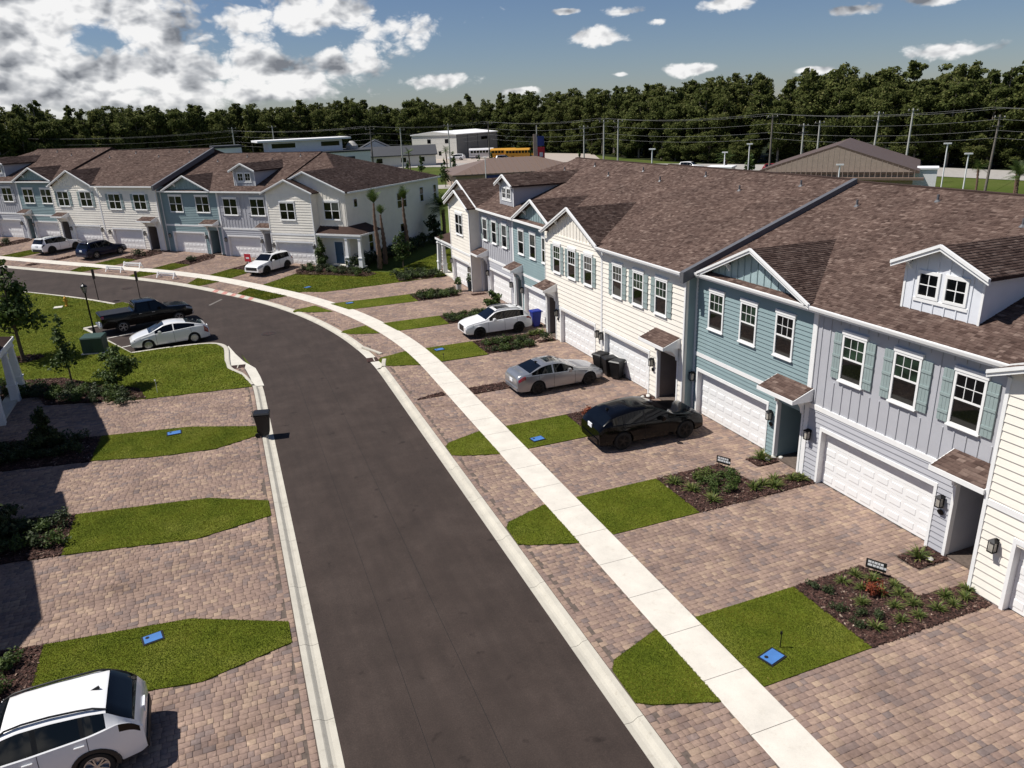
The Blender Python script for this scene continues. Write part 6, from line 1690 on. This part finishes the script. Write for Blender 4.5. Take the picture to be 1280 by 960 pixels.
_tuft = {}
def tuft_mesh(kind, v):
    if (kind, v) in _tuft: return _tuft[(kind, v)]
    g = np.random.default_rng(100 + v * 7 + len(kind)); V = []; Q = []; T = []
    nb = 58
    for i in range(nb):
        a = g.random() * 6.28; el = g.uniform(.35, 1.4); L_ = g.uniform(.22, .40); w = .017
        d = np.array([math.cos(a) * math.cos(el), math.sin(a) * math.cos(el), math.sin(el)]); s = np.array([-math.sin(a), math.cos(a), 0]) * w
        b = np.array([math.cos(a), math.sin(a), 0]) * g.random() * .07
        m_ = b + d * L_ * .6; e = b + d * L_ + np.array([math.cos(a), math.sin(a), -.6]) * L_ * .25
        i0 = len(V); V += [b - s, b + s, m_ + s, m_ - s, e]; Q += [(i0, i0 + 1, i0 + 2, i0 + 3), (i0 + 3, i0 + 2, i0 + 4, i0 + 4)]; t = g.random(); T += [t, t]
    V = np.array(V); me = bpy.data.meshes.new('tuft'); F = [tuple(dict.fromkeys(q)) for q in Q]
    me.from_pydata([tuple(v_) for v_ in V], [], F); at = me.attributes.new('tint', 'FLOAT', 'FACE'); at.data.foreach_set('value', np.array(T, dtype=np.float32)); me.materials.append(M[kind])
    _tuft[(kind, v)] = me; return me
def tuft(label, x, y, s=1.0, kind='strap_leaf', group='strappy tufts in the beds', z=.02):
    o = link('grass_tuft', tuft_mesh(kind, RND.randrange(4)), None, (x, y, z + gz(x, y)), RND.uniform(0, 6.28), s * RND.uniform(.9, 1.1))
    props(o, label, 'plant', group)
_shrub = {}
def shrub_mesh(kind, v):
    if (kind, v) not in _shrub:
        g = np.random.default_rng(50 + v); bl = [((g.normal(0, .16), g.normal(0, .16), g.uniform(.15, .42)), (g.uniform(.12, .26),) * 2 + (g.uniform(.12, .24),)) for _ in range(9)]
        V, Q, T = leaf_quads(bl, 520, .042, seed=60 + v); _shrub[(kind, v)] = mesh_np('low_shrub', V, Q, M[kind], T)
    return _shrub[(kind, v)]
def low_shrub(label, x, y, s=1.0, kind='leaf', group='low shrubs in the beds', nm='low_shrub', z=.02):
    o = link(nm, shrub_mesh(kind, RND.randrange(4)), None, (x, y, z + gz(x, y)), RND.uniform(0, 6.28), (s * RND.uniform(.9, 1.15), s * RND.uniform(.9, 1.15), s * RND.uniform(.8, 1.1)))
    props(o, label, 'shrub', group)
# bed beside the grey driveway: tufts, low creeping green and one rusty shrub
TG = 'green strappy tuft in the mulch bed beside the grey driveway'
for x, y in ((18.9, 12.55), (19.3, 12.8), (18.3, 12.45), (17.75, 12.5), (18.45, 12.85), (17.3, 12.95), (17.0, 12.5), (17.35, 13.45), (16.75, 13.1), (17.55, 13.85), (16.4, 12.55), (16.9, 13.75), (16.55, 14.15), (17.2, 14.35), (16.9, 14.75), (16.0, 13.6), (16.3, 14.65), (15.5, 12.6)):
    tuft(TG, x, y, .82, group='tufts in the bed beside the grey driveway')
low_shrub('rust red shrub in the bed beside the grey driveway', 16.65, 13.75, .8, 'red_leaf', None, 'rust_shrub')
for x, y in ((15.5, 14.4), (15.2, 13.6), (15.6, 13.2), (15.15, 12.8), (15.9, 12.9), (15.3, 14.8)):
    low_shrub('low dark creeping plant at the lawn edge of the bed beside the grey driveway', x, y, .50, 'dark_leaf', 'creeping plants beside the grey driveway')
tuft('single green tuft in the small mulch square by the grey entry', 19.45, 14.65, 1.35, group=None)
rocks('white stone in the small mulch square by the grey entry', 19.95, 14.55, 1)
tuft('single green tuft in the small mulch square by the teal entry', 19.75, 22.65, 1.35, group=None)
rocks('white stones by the teal entry', 20.1, 22.5, 3)
for x, y in ((16.9, 22.4), (17.3, 22.0), (16.6, 21.6), (17.5, 21.4), (16.9, 20.9), (16.3, 22.2), (17.7, 21.9), (16.2, 21.2)):
    low_shrub('bushy green shrub in the bed beside the teal driveway', x, y, RND.uniform(.6, .85), 'leaf' if RND.random() < .6 else 'strap_leaf', 'shrubs beside the teal driveway')
for x, y in ((19.6, 20.65), (19.9, 20.5), (18.9, 20.9), (18.3, 20.8), (17.8, 20.7), (15.8, 20.6), (15.6, 21.6), (15.3, 22.4), (18.6, 20.5)):
    tuft('strappy tuft in the bed between teal entry path and grey garage', x, y, 1.1, group='tufts in the bed beside the teal driveway')
low_shrub('bare brown shrub behind the black SUV', 15.6, 30.1, 1.0, 'red_leaf', None, 'brown_shrub'); rocks('white stones by the cream entry', 19.2, 31.1, 3)
for i in range(14): low_shrub('green shrub in the bed beside the white compact SUV', 15.2 + i % 7 * .42, 42.5 + (i // 7) * 1.15 + RND.uniform(-.3, .3), .85, 'leaf' if i % 3 else 'dark_leaf', 'shrubs beside the white compact SUV')
for i in range(3): tuft('tuft close to the blue bin', 18.6 + i * .4, 44.5, 1.2, group='tufts by the blue bin')
low_shrub('small dark plant before the cream garage', 19.0, 42.85, .9, 'dark_leaf', None)
for i in range(14): low_shrub('green shrub in the bed beyond the white compact SUV', 14.9 + i % 7 * .48, 50.6 + (i // 7) * 1.0 + RND.uniform(-.3, .3), .85, 'leaf' if i % 3 else 'dark_leaf', 'shrubs beyond the white compact SUV')
for i in range(16): low_shrub('green shrub in the bed before the far grey townhouse', 14.9 + i % 8 * .42, 58.5 + (i // 8) * 1.1 + RND.uniform(-.3, .3), .95, 'leaf' if i % 3 else 'dark_leaf', 'shrubs before the far grey townhouse')
for i in range(22): low_shrub('shrub in the hedge bed beside the far end driveway', 15.3 + i % 8 * .5, 66.7 + (i // 8) * 1.1 + RND.uniform(-.3, .3), 1.1, 'leaf' if i % 2 else 'dark_leaf', 'hedge shrubs beside the far end driveway', z=.04)
for i in range(14): low_shrub('dark shrub along the side wall of the far end house', *r2(25.9 + RND.uniform(-.3, .9), .4 - i * 1.05), 2.2, 'dark_leaf', 'shrubs along the far side wall', z=.03)
for i in range(16): low_shrub('low shrub in the bed before the far porch', *r2(21.8 + i % 8 * .95, 1.9 + (i // 8) * 1.0 + RND.uniform(-.2, .3)), 1.0, 'dark_leaf' if i % 3 else 'leaf', 'shrubs before the far porch', z=.04)
for u, v in ((15.6, 3.6), (7.4, 3.6), (-.4, 3.4), (-14.8, 3.6), (-22.8, 3.6)): low_shrub('small round shrub in a far mulch bed', *r2(u, v), 1.4, 'dark_leaf', 'single shrubs in the far beds')
for i in range(30): low_shrub('low plant under the young trees on the left', -13.0 + i % 10 * .78 + RND.uniform(-.2, .2), (49.6 - (i % 10) * .55) - (i // 10) * .85, 1.0, 'dark_leaf' if i % 2 else 'leaf', 'low plants in the left bed', z=.04)
for i in range(14): low_shrub('dark low plant in the shaded bed by the third left driveway', -11.4 + i % 7 * .62, 37.0 + (i // 7) * 1.3 + RND.uniform(-.3, .3), 1.1, 'dark_leaf', 'low plants in the shaded left bed')
for i in range(14): low_shrub('low plant in the left bed between driveways', -10.4 + i % 7 * .55, 28.2 + (i // 7) * 1.3 + RND.uniform(-.3, .3), 1.0, 'dark_leaf' if i % 2 else 'leaf', 'low plants in the second left bed')
for i in range(8): low_shrub('low plant in the bed behind the white SUV', -9.0 + i % 4 * .6, 20.0 + (i // 4) * 1.1, .9, 'leaf', 'low plants behind the white SUV')
pot('pale planter pot by the far grey entry', 18.5, 59.75, .6, .25, M['stone'], 'leaf')
pot('dark planter pot against the cream end townhouse', 19.4, 59.3, .85, .3, M['pot'], 'dark_leaf')

# ------------------------------------------------------------------ beyond the townhouses
ZF = SLOPE_K * (SLOPE_Y1 - SLOPE_Y0)
M['avenue'] = concrete('pale_road_concrete', (.36, .34, .315), .8)
M['lot'] = concrete('parking_lot_paving', (.40, .345, .30), .85)
def strip(name, label, pts, width, mat, z=-.12):
    P_ = np.array(pts, float); t_ = np.gradient(P_, axis=0); t_ /= np.linalg.norm(t_, axis=1)[:, None]; n_ = np.stack([t_[:, 1], -t_[:, 0]], 1) * width / 2
    poly = [tuple(p) for p in P_ + n_] + [tuple(p) for p in (P_ - n_)[::-1]]
    return structure(name, poly_mesh(name, poly, z, mat), label)
strip('avenue', 'pale avenue running below the forest edge', [(175, 10), (128, 98), (100, 150), (62, 205), (10, 240), (-70, 262)], 15, M['avenue'], -.10)
structure('parking_lot', poly_mesh('parking_lot', [(52, 214), (66, 210), (96, 178), (112, 214), (100, 246), (70, 250)], -.09, M['lot']), 'brown paved lot with school buses')
strip('lane', 'grey lane behind the townhouses', [(22, 150), (44, 141), (66, 118), (84, 90), (98, 60)], 7, M['avenue'], -.11)
strip('footpath', 'white footpath behind the townhouses', [(27, 121), (40, 114), (52, 101)], 1.8, M['sidewalk'], -.10)
strip('kerb_line', 'pale kerb line along the lane', [(20, 146), (42, 137), (62, 115.5)], .8, M['sidewalk'], -.085)
strip('lawn_verge', 'bright lawn verge beside the avenue', [(118, 85), (92, 136), (56, 190), (20, 216)], 14, M['far_grass'], -.13)

def box_building(name, label, x, y, ang, w, d, h, wall, roof, parapet=.5, windows=(), z=None):
    t = empty(name, (x, y, ZF if z is None else z), ang); props(t, label, 'building')
    MB().box(-w / 2, w / 2, -d / 2, d / 2, -.3, h).build('wall', M[wall], t)
    MB().box(-w / 2 - .15, w / 2 + .15, -d / 2 - .15, d / 2 + .15, h, h + parapet).build('parapet', M[roof], t)
    for (a, b, z0, z1) in windows:
        wn = MB().box(a - .1, b + .1, -d / 2 - .06, -d / 2 - .002, z0 - .1, z1 + .1).build('window', M['rake_grey'], t)
        MB().box(a, b, -d / 2 - .08, -d / 2 - .06, z0, z1).build('pane', M['window'], wn)
    return t
def gable_building(name, label, x, y, ang, w, d, h, rise, wall, roof, ov=.4, ribs=0, hip=False, z=None, windows=(), band=None):
    """ridge along local x; gable ends at +-w/2"""
    t = empty(name, (x, y, ZF if z is None else z), ang); props(t, label, 'building')
    MB().box(-w / 2, w / 2, -d / 2, d / 2, -.3, h).build('wall', M[wall], t)
    rw = w / 2 - (d / 2 if hip else 0)
    V = [(-w / 2 - ov, -d / 2 - ov, h), (w / 2 + ov, -d / 2 - ov, h), (w / 2 + ov, d / 2 + ov, h), (-w / 2 - ov, d / 2 + ov, h), (-(rw if hip else w / 2 + ov), 0, h + rise), ((rw if hip else w / 2 + ov), 0, h + rise)]
    V += [(a, b, c - .25) for a, b, c in V[:4]]
    MB().add(V, [(0, 1, 5, 4), (2, 3, 4, 5), (6, 9, 8, 7), (6, 7, 1, 0), (8, 9, 3, 2), (7, 8, 2, 1), (9, 6, 0, 3)] + [(1, 2, 5), (3, 0, 4)]).build('roof', M[roof], t)
    if not hip:
        for s in (-1, 1):
            MB().prism([(-d / 2, h - .1), (d / 2, h - .1), (0, h + rise * d / (d + 2 * ov) - .05)], 0, s * (w / 2 + ov) - .02, s * (w / 2 + ov) + .02).build('gable_wall', M[wall], t)
    for k in range(ribs):
        xx = -w / 2 + w * (k + .5) / ribs
        m = MB(); lim = 1.0
        if hip: lim = min(1.0, (w / 2 - abs(xx)) / (d / 2))
        if lim < .08: continue
        for s in (-1, 1): m.bar((xx, s * (d / 2 + ov), h + .04), (xx, s * (d / 2 + ov) * (1 - lim), h + .04 + rise * lim), .09, .09)
        m.build('roof_rib', M[roof], t)
    for (side, a, b, z0, z1) in windows:
        if side == 'f': wn = MB().box(a, b, -d / 2 - .05, -d / 2 - .002, z0, z1).build('window', M['window'], t)
        else: wn = MB().box(w / 2 * side - .05, w / 2 * side + .05, a, b, z0, z1).build('window', M['window'], t)
    return t
# brown metal gable hall behind the near row, gable end turned to the camera
hall = gable_building('metal_hall', 'brown metal hall with broad ribbed gable behind the near row', 78.0, 79.0, math.radians(41), 18, 17.0, 5.0, 3.0, 'tan_metal', 'dark_metal', .6, z=1.0)
for k in range(30):
    yy = -8.6 + 17.2 * k / 29; zt = 4.9 + 3.0 * (1 - abs(yy) / 9.5) - .12
    MB().box(-9.632, -9.62, yy - .03, yy + .03, 4.3, zt).build('siding_rib', M['tan_metal'], hall)
MB().box(-10.6, -9.3, -9.6, 9.6, 4.05, 4.30).build('lower_roof', M['brown_metal'], hall)
box_building('plain_block', 'white block left of the brown metal hall', 65.6, 88.0, math.radians(41), 3, 3.2, 5.2, 'far_white', 'far_white', .2, z=.8)
box_building('plain_block', 'white block right of the brown metal hall', 81.0, 68.8, math.radians(41), 2.6, 2.6, 5.4, 'far_white', 'far_white', .2, z=.5)
# brown hip-roofed shop
shop = gable_building('shop', 'low shop with brown ribbed metal hip roof behind the near end house', 55.0, 138.0, math.radians(-10), 24, 15, 2.5, 2.2, 'tan_metal', 'brown_metal', .8, ribs=22, hip=True)
MB().box(-6.5, -2.8, -7.58, -7.502, 1.4, 2.4).build('shop_sign', M['sign_blue'], shop)
# banner pole
t = empty('banner_pole', (60.5, 139.0, ZF)); props(t, 'tall pole with red and blue feather banners', 'banner')
MB().tube([(0, 0, 0), (0, 0, 10.2)], .09, 8).build('pole', M['pole_concrete'], t)
MB().box(.1, 1.5, -.05, .05, 6.4, 8.2).build('banner', M['sign_blue'], t); MB().box(.1, 1.6, -.05, .05, 3.2, 6.2).build('banner', M['sign_red'], t); MB().box(-.75, -.1, -.05, .05, 3.6, 8.6).build('banner', M['tan_metal'], t)
MB().box(.5, 1.2, -.07, -.051, 4.4, 5.2).build('lettering', M['sign_white'], t)
# white modern building
wb_ = box_building('white_building', 'white flat-roofed building with dark roof edges beyond the far row', 22.0, 191, math.radians(4), 30, 14, 5.4, 'far_white', 'grey_roof', .35)
MB().box(-7.5, 9.5, -3, 5, 5.75, 8.3).build('upper_storey', M['far_white'], wb_); MB().box(-10.0, 11.5, -4.0, 6, 8.3, 8.7).build('upper_roof', M['far_white'], wb_)
MB().box(-6.8, -1.5, -3.05, -3.002, 6.9, 7.9).build('window', M['window'], wb_); MB().box(4.5, 8.8, -3.05, -3.002, 6.9, 7.9).build('window', M['window'], wb_)
MB().box(9.0, 11.2, -7.1, -7.02, 3.6, 4.4).build('lettering', M['sign_black'], wb_)
MB().lathe([(1.5, 5.75), (1.5, 6.5), (.9, 7.2), (.4, 7.6)], 12, (13.0, 2, 0)).build('roof_vent', M['pole_concrete'], wb_)
box_building('white_building', 'small white rooftop block left of the flat-roofed building', 5.5, 188, math.radians(4), 6.0, 6, 7.6, 'far_white', 'grey_roof', .5)
# grey roofed houses and warehouse
gable_building('grey_roof_house', 'long pale house with charcoal roof beside the warehouse', 48.5, 214, math.radians(-12), 25, 9, 2.9, 2.3, 'warehouse', 'grey_roof', .5, windows=[('f', -9, -7.6, 1.0, 2.2), ('f', -3.5, -2, 1.0, 2.2), ('f', 3, 4.4, 1.0, 2.2), ('f', 8, 9.4, 1, 2.2)])
gable_building('grey_roof_house', 'taller pale gable house behind the charcoal roof', 47.5, 227, math.radians(78), 14, 10, 4.2, 2.6, 'warehouse', 'grey_roof', .4)
wh = gable_building('warehouse', 'large beige warehouse with white roof', 77.5, 244, math.radians(38), 24, 17, 7.2, .9, 'warehouse', 'far_white', .3, windows=[(-1, -5.5, -4.2, 4.6, 5.8), (-1, 1.2, 2.5, 4.6, 5.8), (-1, -2.6, -1.6, 1, 2.2)])
MB().box(-11.8, 11.8, -8.56, -8.51, 0, 7.1).build('panel_wall', M['warehouse_dark'], wh)
for k in range(5): MB().box(-12 + k * 5.9, -11.75 + k * 5.9, -8.66, -8.561, 0, 7.1).build('pilaster', M['rake_grey'], wh)
MB().box(-4, .5, -8.70, -8.561, 0, 3.0).build('bay_door', M['rake_grey'], wh); MB().box(2.0, 5.5, -8.70, -8.561, 5.0, 5.9).build('window', M['window'], wh)
# school buses and cars in the lot
def bus(label, x, y, ang, body='bus_yellow', L_=10.5):
    t = empty('school_bus', (x, y, ZF - .05), ang); props(t, label, 'bus')
    m = MB(); m.prism([(-1.2, .5), (1.2, .5), (1.2, 2.5), (.95, 2.95), (-.95, 2.95), (-1.2, 2.5)], 0, -L_ / 2, L_ / 2 - 1.6); m.build('body', M[body], t)
    MB().box(L_ / 2 - 1.6, L_ / 2, -1.0, 1.0, .5, 1.55).build('bonnet', M[body], t, bevel=.1)
    for s in (-1, 1):
        for k in range(9): MB().box(-L_ / 2 + .5 + k * .92, -L_ / 2 + 1.25 + k * .92, s * 1.21 - .015, s * 1.21 + .015, 1.65, 2.35).build('window', M['window'], t)
        for zz in (.95, 1.35): MB().box(-L_ / 2 + .1, L_ / 2 - 1.7, s * 1.215 - .012, s * 1.215 + .012, zz, zz + .08).build('stripe', M['sign_black'], t)
        for xx in (-L_ / 2 + 2.4, L_ / 2 - 1.2): MB().lathe([(.5, -.15), (.5, .15)], 14, (xx, s * 1.05, .5), 1).build('wheel', M['tyre'], t)
    MB().box(L_ / 2 - 1.62, L_ / 2 - 1.58, -1.0, 1.0, 1.7, 2.5).build('windshield', M['window'], t)
bus('yellow school bus nearest the banner pole', 86.5, 211, math.radians(-32), L_=9.0)
bus('yellow school bus behind its twin in the lot', 84.0, 216, math.radians(-32), L_=9.0)
bus('white bus with rounded roof behind the yellow buses', 80.0, 224, math.radians(-25), 'far_white', 9.0)
def far_vehicle(label, x, y, ang, paint):
    p = suv(paint, rails=None, clad=False, fin=None, spoiler=None, rim='rim_silver'); vehicle('distant_car', label, 'car', (x, y, -.08), ang, p, 1.1)
far_vehicle('small white car before the warehouse, nearer its corner', 71.0, 223.5, 2.6, 'white_paint')
far_vehicle('small white car at the right end of the warehouse', 86.5, 233.0, 2.4, 'white_paint')
far_vehicle('pale car before the yellow buses', 78.5, 203.0, -.6, 'silver_paint')
far_vehicle('white car on the avenue left of the brown hall', 94.5, 137.0, -1.1, 'white_paint')
far_vehicle('dark red car on the avenue left of the brown hall', 101.5, 119.0, -1.1, 'tail_red')
far_vehicle('black car on the avenue at the right', 128.0, 84.0, -1.1, 'black_paint')

# ---- power line and lamps
def power_pole(label, x, y, h, arms=1, lean=0.0, mat='pole_wood', r=.16):
    z = gz(x, y); t = empty('power_pole', (x, y, z)); props(t, label, 'power pole'); t.rotation_euler = (0, lean, 0)
    MB().tube([(0, 0, -.2), (0, 0, h)], [r * 1.2, r * .75], 8).build('pole', M[mat], t, smooth=50)
    for k in range(arms): MB().box(-1.1, 1.1, -.06, .06, h - .45 - k * 1.1, h - .32 - k * 1.1).build('cross_arm', M['pole_wood'], t)
    for s in (-1, 0, 1): MB().lathe([(.05, 0), (.07, .08), (.04, .2)], 8, (s * .95, 0, h - .32)).build('insulator', M['pole_concrete'], t)
POLES = [(9.1, 229.8, 13.2, 'at the far left of the line'), (18.8, 219.2, 13.2, 'behind the white flat building'), (38.1, 186.1, 12.0, 'dark wood, by the charcoal-roofed house'), (45.0, 184.6, 11.6, 'between house and warehouse'), (56.0, 181.6, 12.2, 'before the warehouse'), (65.1, 178.5, 12.2, 'before the school buses'),
         (77.0, 151.5, 11.0, 'leftmost of three above the near ridge'), (78.4, 145.2, 12.0, 'middle of three above the near ridge'), (78.5, 139.4, 12.0, 'right of three above the near ridge'), (89.9, 107.3, 12.2, 'tall, beside the brown hall'), (100.3, 111.5, 10.4, 'slim leaning one left of the hall peak'), (101.3, 108.7, 10.8, 'slim straight one left of the hall peak'),
         (108.7, 103.4, 12.0, 'leaning above the hall roof'), (107.5, 95.3, 12.4, 'thick leaning one above the hall roof'), (101.5, 76.0, 11.4, 'at the right edge of the line')]
for i, (x, y, h, d) in enumerate(POLES): power_pole('power pole ' + d, x, y, h - ZF if y > 112 else h - gz(x, y), 1 if i % 2 else 2, RND.uniform(-.02, .05) if i > 8 else 0, 'pole_wood' if i in (2, 5, 9, 14) else 'pole_concrete')
def wire(label, pts, sag=.7, r=.013):
    m = MB()
    for a, b in zip(pts[:-1], pts[1:]):
        a, b = Vector(a), Vector(b); q = [a.lerp(b, k / 8) - Vector((0, 0, sag * 4 * (k / 8) * (1 - k / 8))) for k in range(9)]; m.tube(q, r, 4, cap=False)
    props(m.build('power_line', M['wire']), label, 'power line', 'wires of the power line')
LINE = [(-40, 235), (9.1, 229.8), (38.1, 186.1), (65.1, 178.5), (78.4, 145.2), (89.9, 107.3), (101.5, 76.0), (112, 45)]
for k, (dz, off) in enumerate(((0, -1), (0, 1), (-1.5, .3), (-3.0, 0), (-3.8, .2))):
    wire('thin wire of the power line strung before the forest', [(x + off, y, 12.4 + dz - (.2 * k % .3)) for x, y in LINE])
def area_light(label, x, y, h, arm=True):
    z = gz(x, y); t = empty('lot_light', (x, y, z)); props(t, label, 'light pole')
    MB().tube([(0, 0, -.1), (0, 0, h - z)], .07, 8).build('pole', M['far_white'], t)
    MB().box(-.38, .38, -.1, .1, h - z, h - z + .14).build('lamp_head', M['far_white'], t, rot=(0, 0, -.7))
for lab, x, y, h in (('T-shaped one above the near ridge', 50.1, 80.7, 9.3), ('tall one left of the brown hall', 68.5, 86.0, 8.9), ('short one left of the brown hall', 66.0, 87.9, 7.9), ('tall one right of the brown hall', 77.4, 63.3, 9.0), ('short one right of the brown hall', 74.8, 58.5, 8.2), ('small one before the brown hall', 63.1, 64.2, 7.5), ('one behind the shop roof', 43.5, 121.5, 7.3)):
    area_light('pale parking light pole, ' + lab, x, y, h)
# young trees and palms along the lane
g_ = random.Random(4)
YT = [(34, 150), (40, 160), (45, 152), (52, 166), (58, 158), (30, 163), (36, 172), (47, 175), (64, 150), (70, 140), (26, 168), (42, 140), (50, 143)]
for i, (x, y) in enumerate(YT):
    small_tree('young green tree planted along the lane behind the townhouses', 'lane_tree', 'tree', x, y, g_.uniform(3.2, 5.5), .9, g_.uniform(.7, 1.2), 260, .28, 'leaf', 200 + i, .06, 5, 'cone', z=0)['group'] = 'young trees along the lane'
for i, (x, y) in enumerate(((101, 58), (98, 52), (104, 63), (108, 54), (94, 47), (90, 60), (112, 66), (88, 97), (84, 105), (92, 101))):
    small_tree('small landscape tree along the avenue beside the brown hall', 'avenue_tree', 'tree', x, y, g_.uniform(3.5, 6.0), 1.4, g_.uniform(.9, 1.5), 300, .3, 'leaf', 240 + i, .07, 5, 'round', z=0)['group'] = 'small trees along the avenue'
for i, (x, y) in enumerate(((46, 182), (54, 178), (93, 92), (97, 74), (99, 70))): palm('slim palm number %s along the avenue' % ('one', 'two', 'three', 'four', 'five')[i] if False else ['slim palm before the charcoal-roofed house', 'slim palm before the warehouse', 'palm left of the brown hall', 'palm right of the brown hall', 'farther palm right of the brown hall'][i], x, y, 4.6, 16, 1.5, 30 + i, .14)

for i, (x, y, lab) in enumerate(((88.5, 56.5, 'palm nearest the tall light pole right of the hall'), (92.0, 53.0, 'palm beside the short light pole right of the hall'), (86.0, 60.5, 'palm close to the right corner of the hall'), (97.0, 57.5, 'palm before the avenue at the right'), (102.0, 49.0, 'palm farthest right before the avenue'), (75.5, 100.0, 'palm left of the red car'))):
    palm(lab, x, y, 4.2 + .5 * (i % 3), 22, 1.7, 60 + i, .15)
for i in range(16):
    x, y = 84 + i * 1.6 + g_.uniform(-1, 1), 62 - i * .95 + g_.uniform(-2, 2)
    low_shrub('round shrub in the planting strip right of the brown hall', x, y, g_.uniform(2.2, 3.4), 'leaf' if i % 2 else 'strap_leaf', 'shrubs right of the brown hall')
# ---- forest
def forest_tree(seed, h, rad, n, size, pine=False):
    g = np.random.default_rng(seed); bl = []
    z0 = h * (.42 if pine else .22)
    for i in range(9 if not pine else 8):
        f = (i + .5) / 9; zz = z0 + (h - z0) * f
        env = (math.sin(math.pi * (.12 + .80 * f)) ** .75) if not pine else (1.05 - .72 * f)
        for k in range(4):
            a = g.uniform(0, 6.28); d = rad * env * g.uniform(.3, .8)
            s = rad * env * g.uniform(.34, .62)
            bl.append(((d * math.cos(a), d * math.sin(a), zz + g.normal(0, h * .025)), (s, s, s * g.uniform(.55, .85))))
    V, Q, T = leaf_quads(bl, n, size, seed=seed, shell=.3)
    T = np.clip(T + g.normal(0, .05) + (.12 if pine else 0) * (g.random(len(T)) - .5), 0, 1)
    m = MB(); m.tube([(0, 0, -.5), (.2, .1, h * .5), (.1, .3, h * .93)], [rad * .075, rad * .05, .05], 7)
    for i in range(6):
        a = g.uniform(0, 6.28); z = z0 + (h - z0) * i / 7; m.tube([(0.1, .1, z), (math.cos(a) * rad * .6, math.sin(a) * rad * .6, z + rad * .35)], [rad * .03, .04], 5)
    tv = np.array(m.v); nt_ = len(tv)
    me = bpy.data.meshes.new('forest_tree')
    faces = [tuple(f) for f in m.f] + [tuple(int(i) + nt_ for i in q) for q in Q]
    me.from_pydata([tuple(v) for v in tv] + [tuple(v) for v in V], [], faces)
    at = me.attributes.new('tint', 'FLOAT', 'FACE'); at.data.foreach_set('value', np.r_[np.zeros(len(m.f)), T].astype(np.float32))
    me.materials.append(M['pale_bark']); me.materials.append(M['forest_leaf'])
    me.polygons.foreach_set('material_index', np.r_[np.zeros(len(m.f)), np.ones(len(Q))].astype(np.int32))
    return me
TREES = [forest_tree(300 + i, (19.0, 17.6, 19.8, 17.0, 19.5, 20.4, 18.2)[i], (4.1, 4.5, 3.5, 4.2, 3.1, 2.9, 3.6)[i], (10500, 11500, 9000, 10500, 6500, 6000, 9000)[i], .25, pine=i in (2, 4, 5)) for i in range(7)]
M['floor'] = ground_mat('forest_floor', (.010, .014, .006), (.016, .022, .008), (.03, .034, .014), .3)  # very dark ground colour, mottled by noise
EDGE = np.array([(-130, 205), (-61, 221), (-44, 231), (-18.7, 249), (14.5, 262), (54, 268), (88, 264), (108, 240), (115, 214), (112, 186), (112, 158), (124, 130), (137, 103), (147, 80), (160, 50)], float)
el_ = np.r_[0, np.cumsum(np.linalg.norm(np.diff(EDGE, axis=0), axis=1))]
et_ = np.gradient(EDGE, axis=0); et_ /= np.linalg.norm(et_, axis=1)[:, None]; en_ = np.stack([-et_[:, 1], et_[:, 0]], 1)   # away from the houses
cnt = 0
def SECTION(x, y):
    a = math.degrees(math.atan2(x, y))
    for lim, nm in ((-3, 'behind the left end of the far row'), (6, 'behind the middle of the far row'), (13, 'behind the white building'), (23, 'behind the warehouse'), (32, 'behind the banner pole and near ridge'), (41, 'left of the brown hall'), (48, 'behind the brown hall'), (90, 'at the right edge')):
        if a < lim: return nm
structure('forest_floor', poly_mesh('forest_floor', [tuple(p) for p in EDGE - en_ * 5.0] + [(420, 20), (600, 400), (300, 900), (-300, 900), (-420, 230)], -.125, M['floor']), 'very dark ground under the forest')
for rowi, (back, step, lab) in enumerate(((0, 5.4, 'front-row tree of the forest edge'), (5.5, 5.2, 'second-row tree of the forest edge'), (12, 5.4, 'tree deep in the forest'), (19, 6.6, 'tree at the back of the forest'))):
    s = g_.uniform(0, 5)
    while s < el_[-1]:
        p = [np.interp(s, el_, EDGE[:, k]) for k in (0, 1)]; n = [np.interp(s, el_, en_[:, k]) for k in (0, 1)]
        b = back + g_.uniform(-2.2, 2.2); x, y = p[0] + n[0] * b, p[1] + n[1] * b
        k = g_.randrange(7) if rowi else g_.choice((0, 1, 2, 3, 6, 3, 1, 4))
        sc = g_.uniform(.86, 1.09) * (.92 if rowi == 0 else 1.0)
        sec = SECTION(x, y); lab2 = lab + ' ' + sec
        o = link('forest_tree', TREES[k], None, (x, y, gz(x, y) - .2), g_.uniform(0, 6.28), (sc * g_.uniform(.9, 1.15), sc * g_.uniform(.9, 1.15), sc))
        props(o, lab2, 'tree', lab2.replace('tree', 'trees', 1)); cnt += 1
        s += step * g_.uniform(.75, 1.25)
s = 2.0
while s < el_[-1]:
    p = [np.interp(s, el_, EDGE[:, k]) for k in (0, 1)]; n = [np.interp(s, el_, en_[:, k]) for k in (0, 1)]
    b = g_.uniform(-4.5, 5.0); x, y = p[0] + n[0] * b, p[1] + n[1] * b; sc = g_.uniform(.28, .55)
    o = link('understory_tree', TREES[g_.choice((0, 1, 3, 6))], None, (x, y, gz(x, y) - 2.2), g_.uniform(0, 6.28), (sc * 1.45, sc * 1.45, sc)); sec = SECTION(x, y); props(o, 'low leafy tree at the forest foot ' + sec, 'tree', 'low trees at the forest foot ' + sec)
    s += g_.uniform(2.0, 3.8)
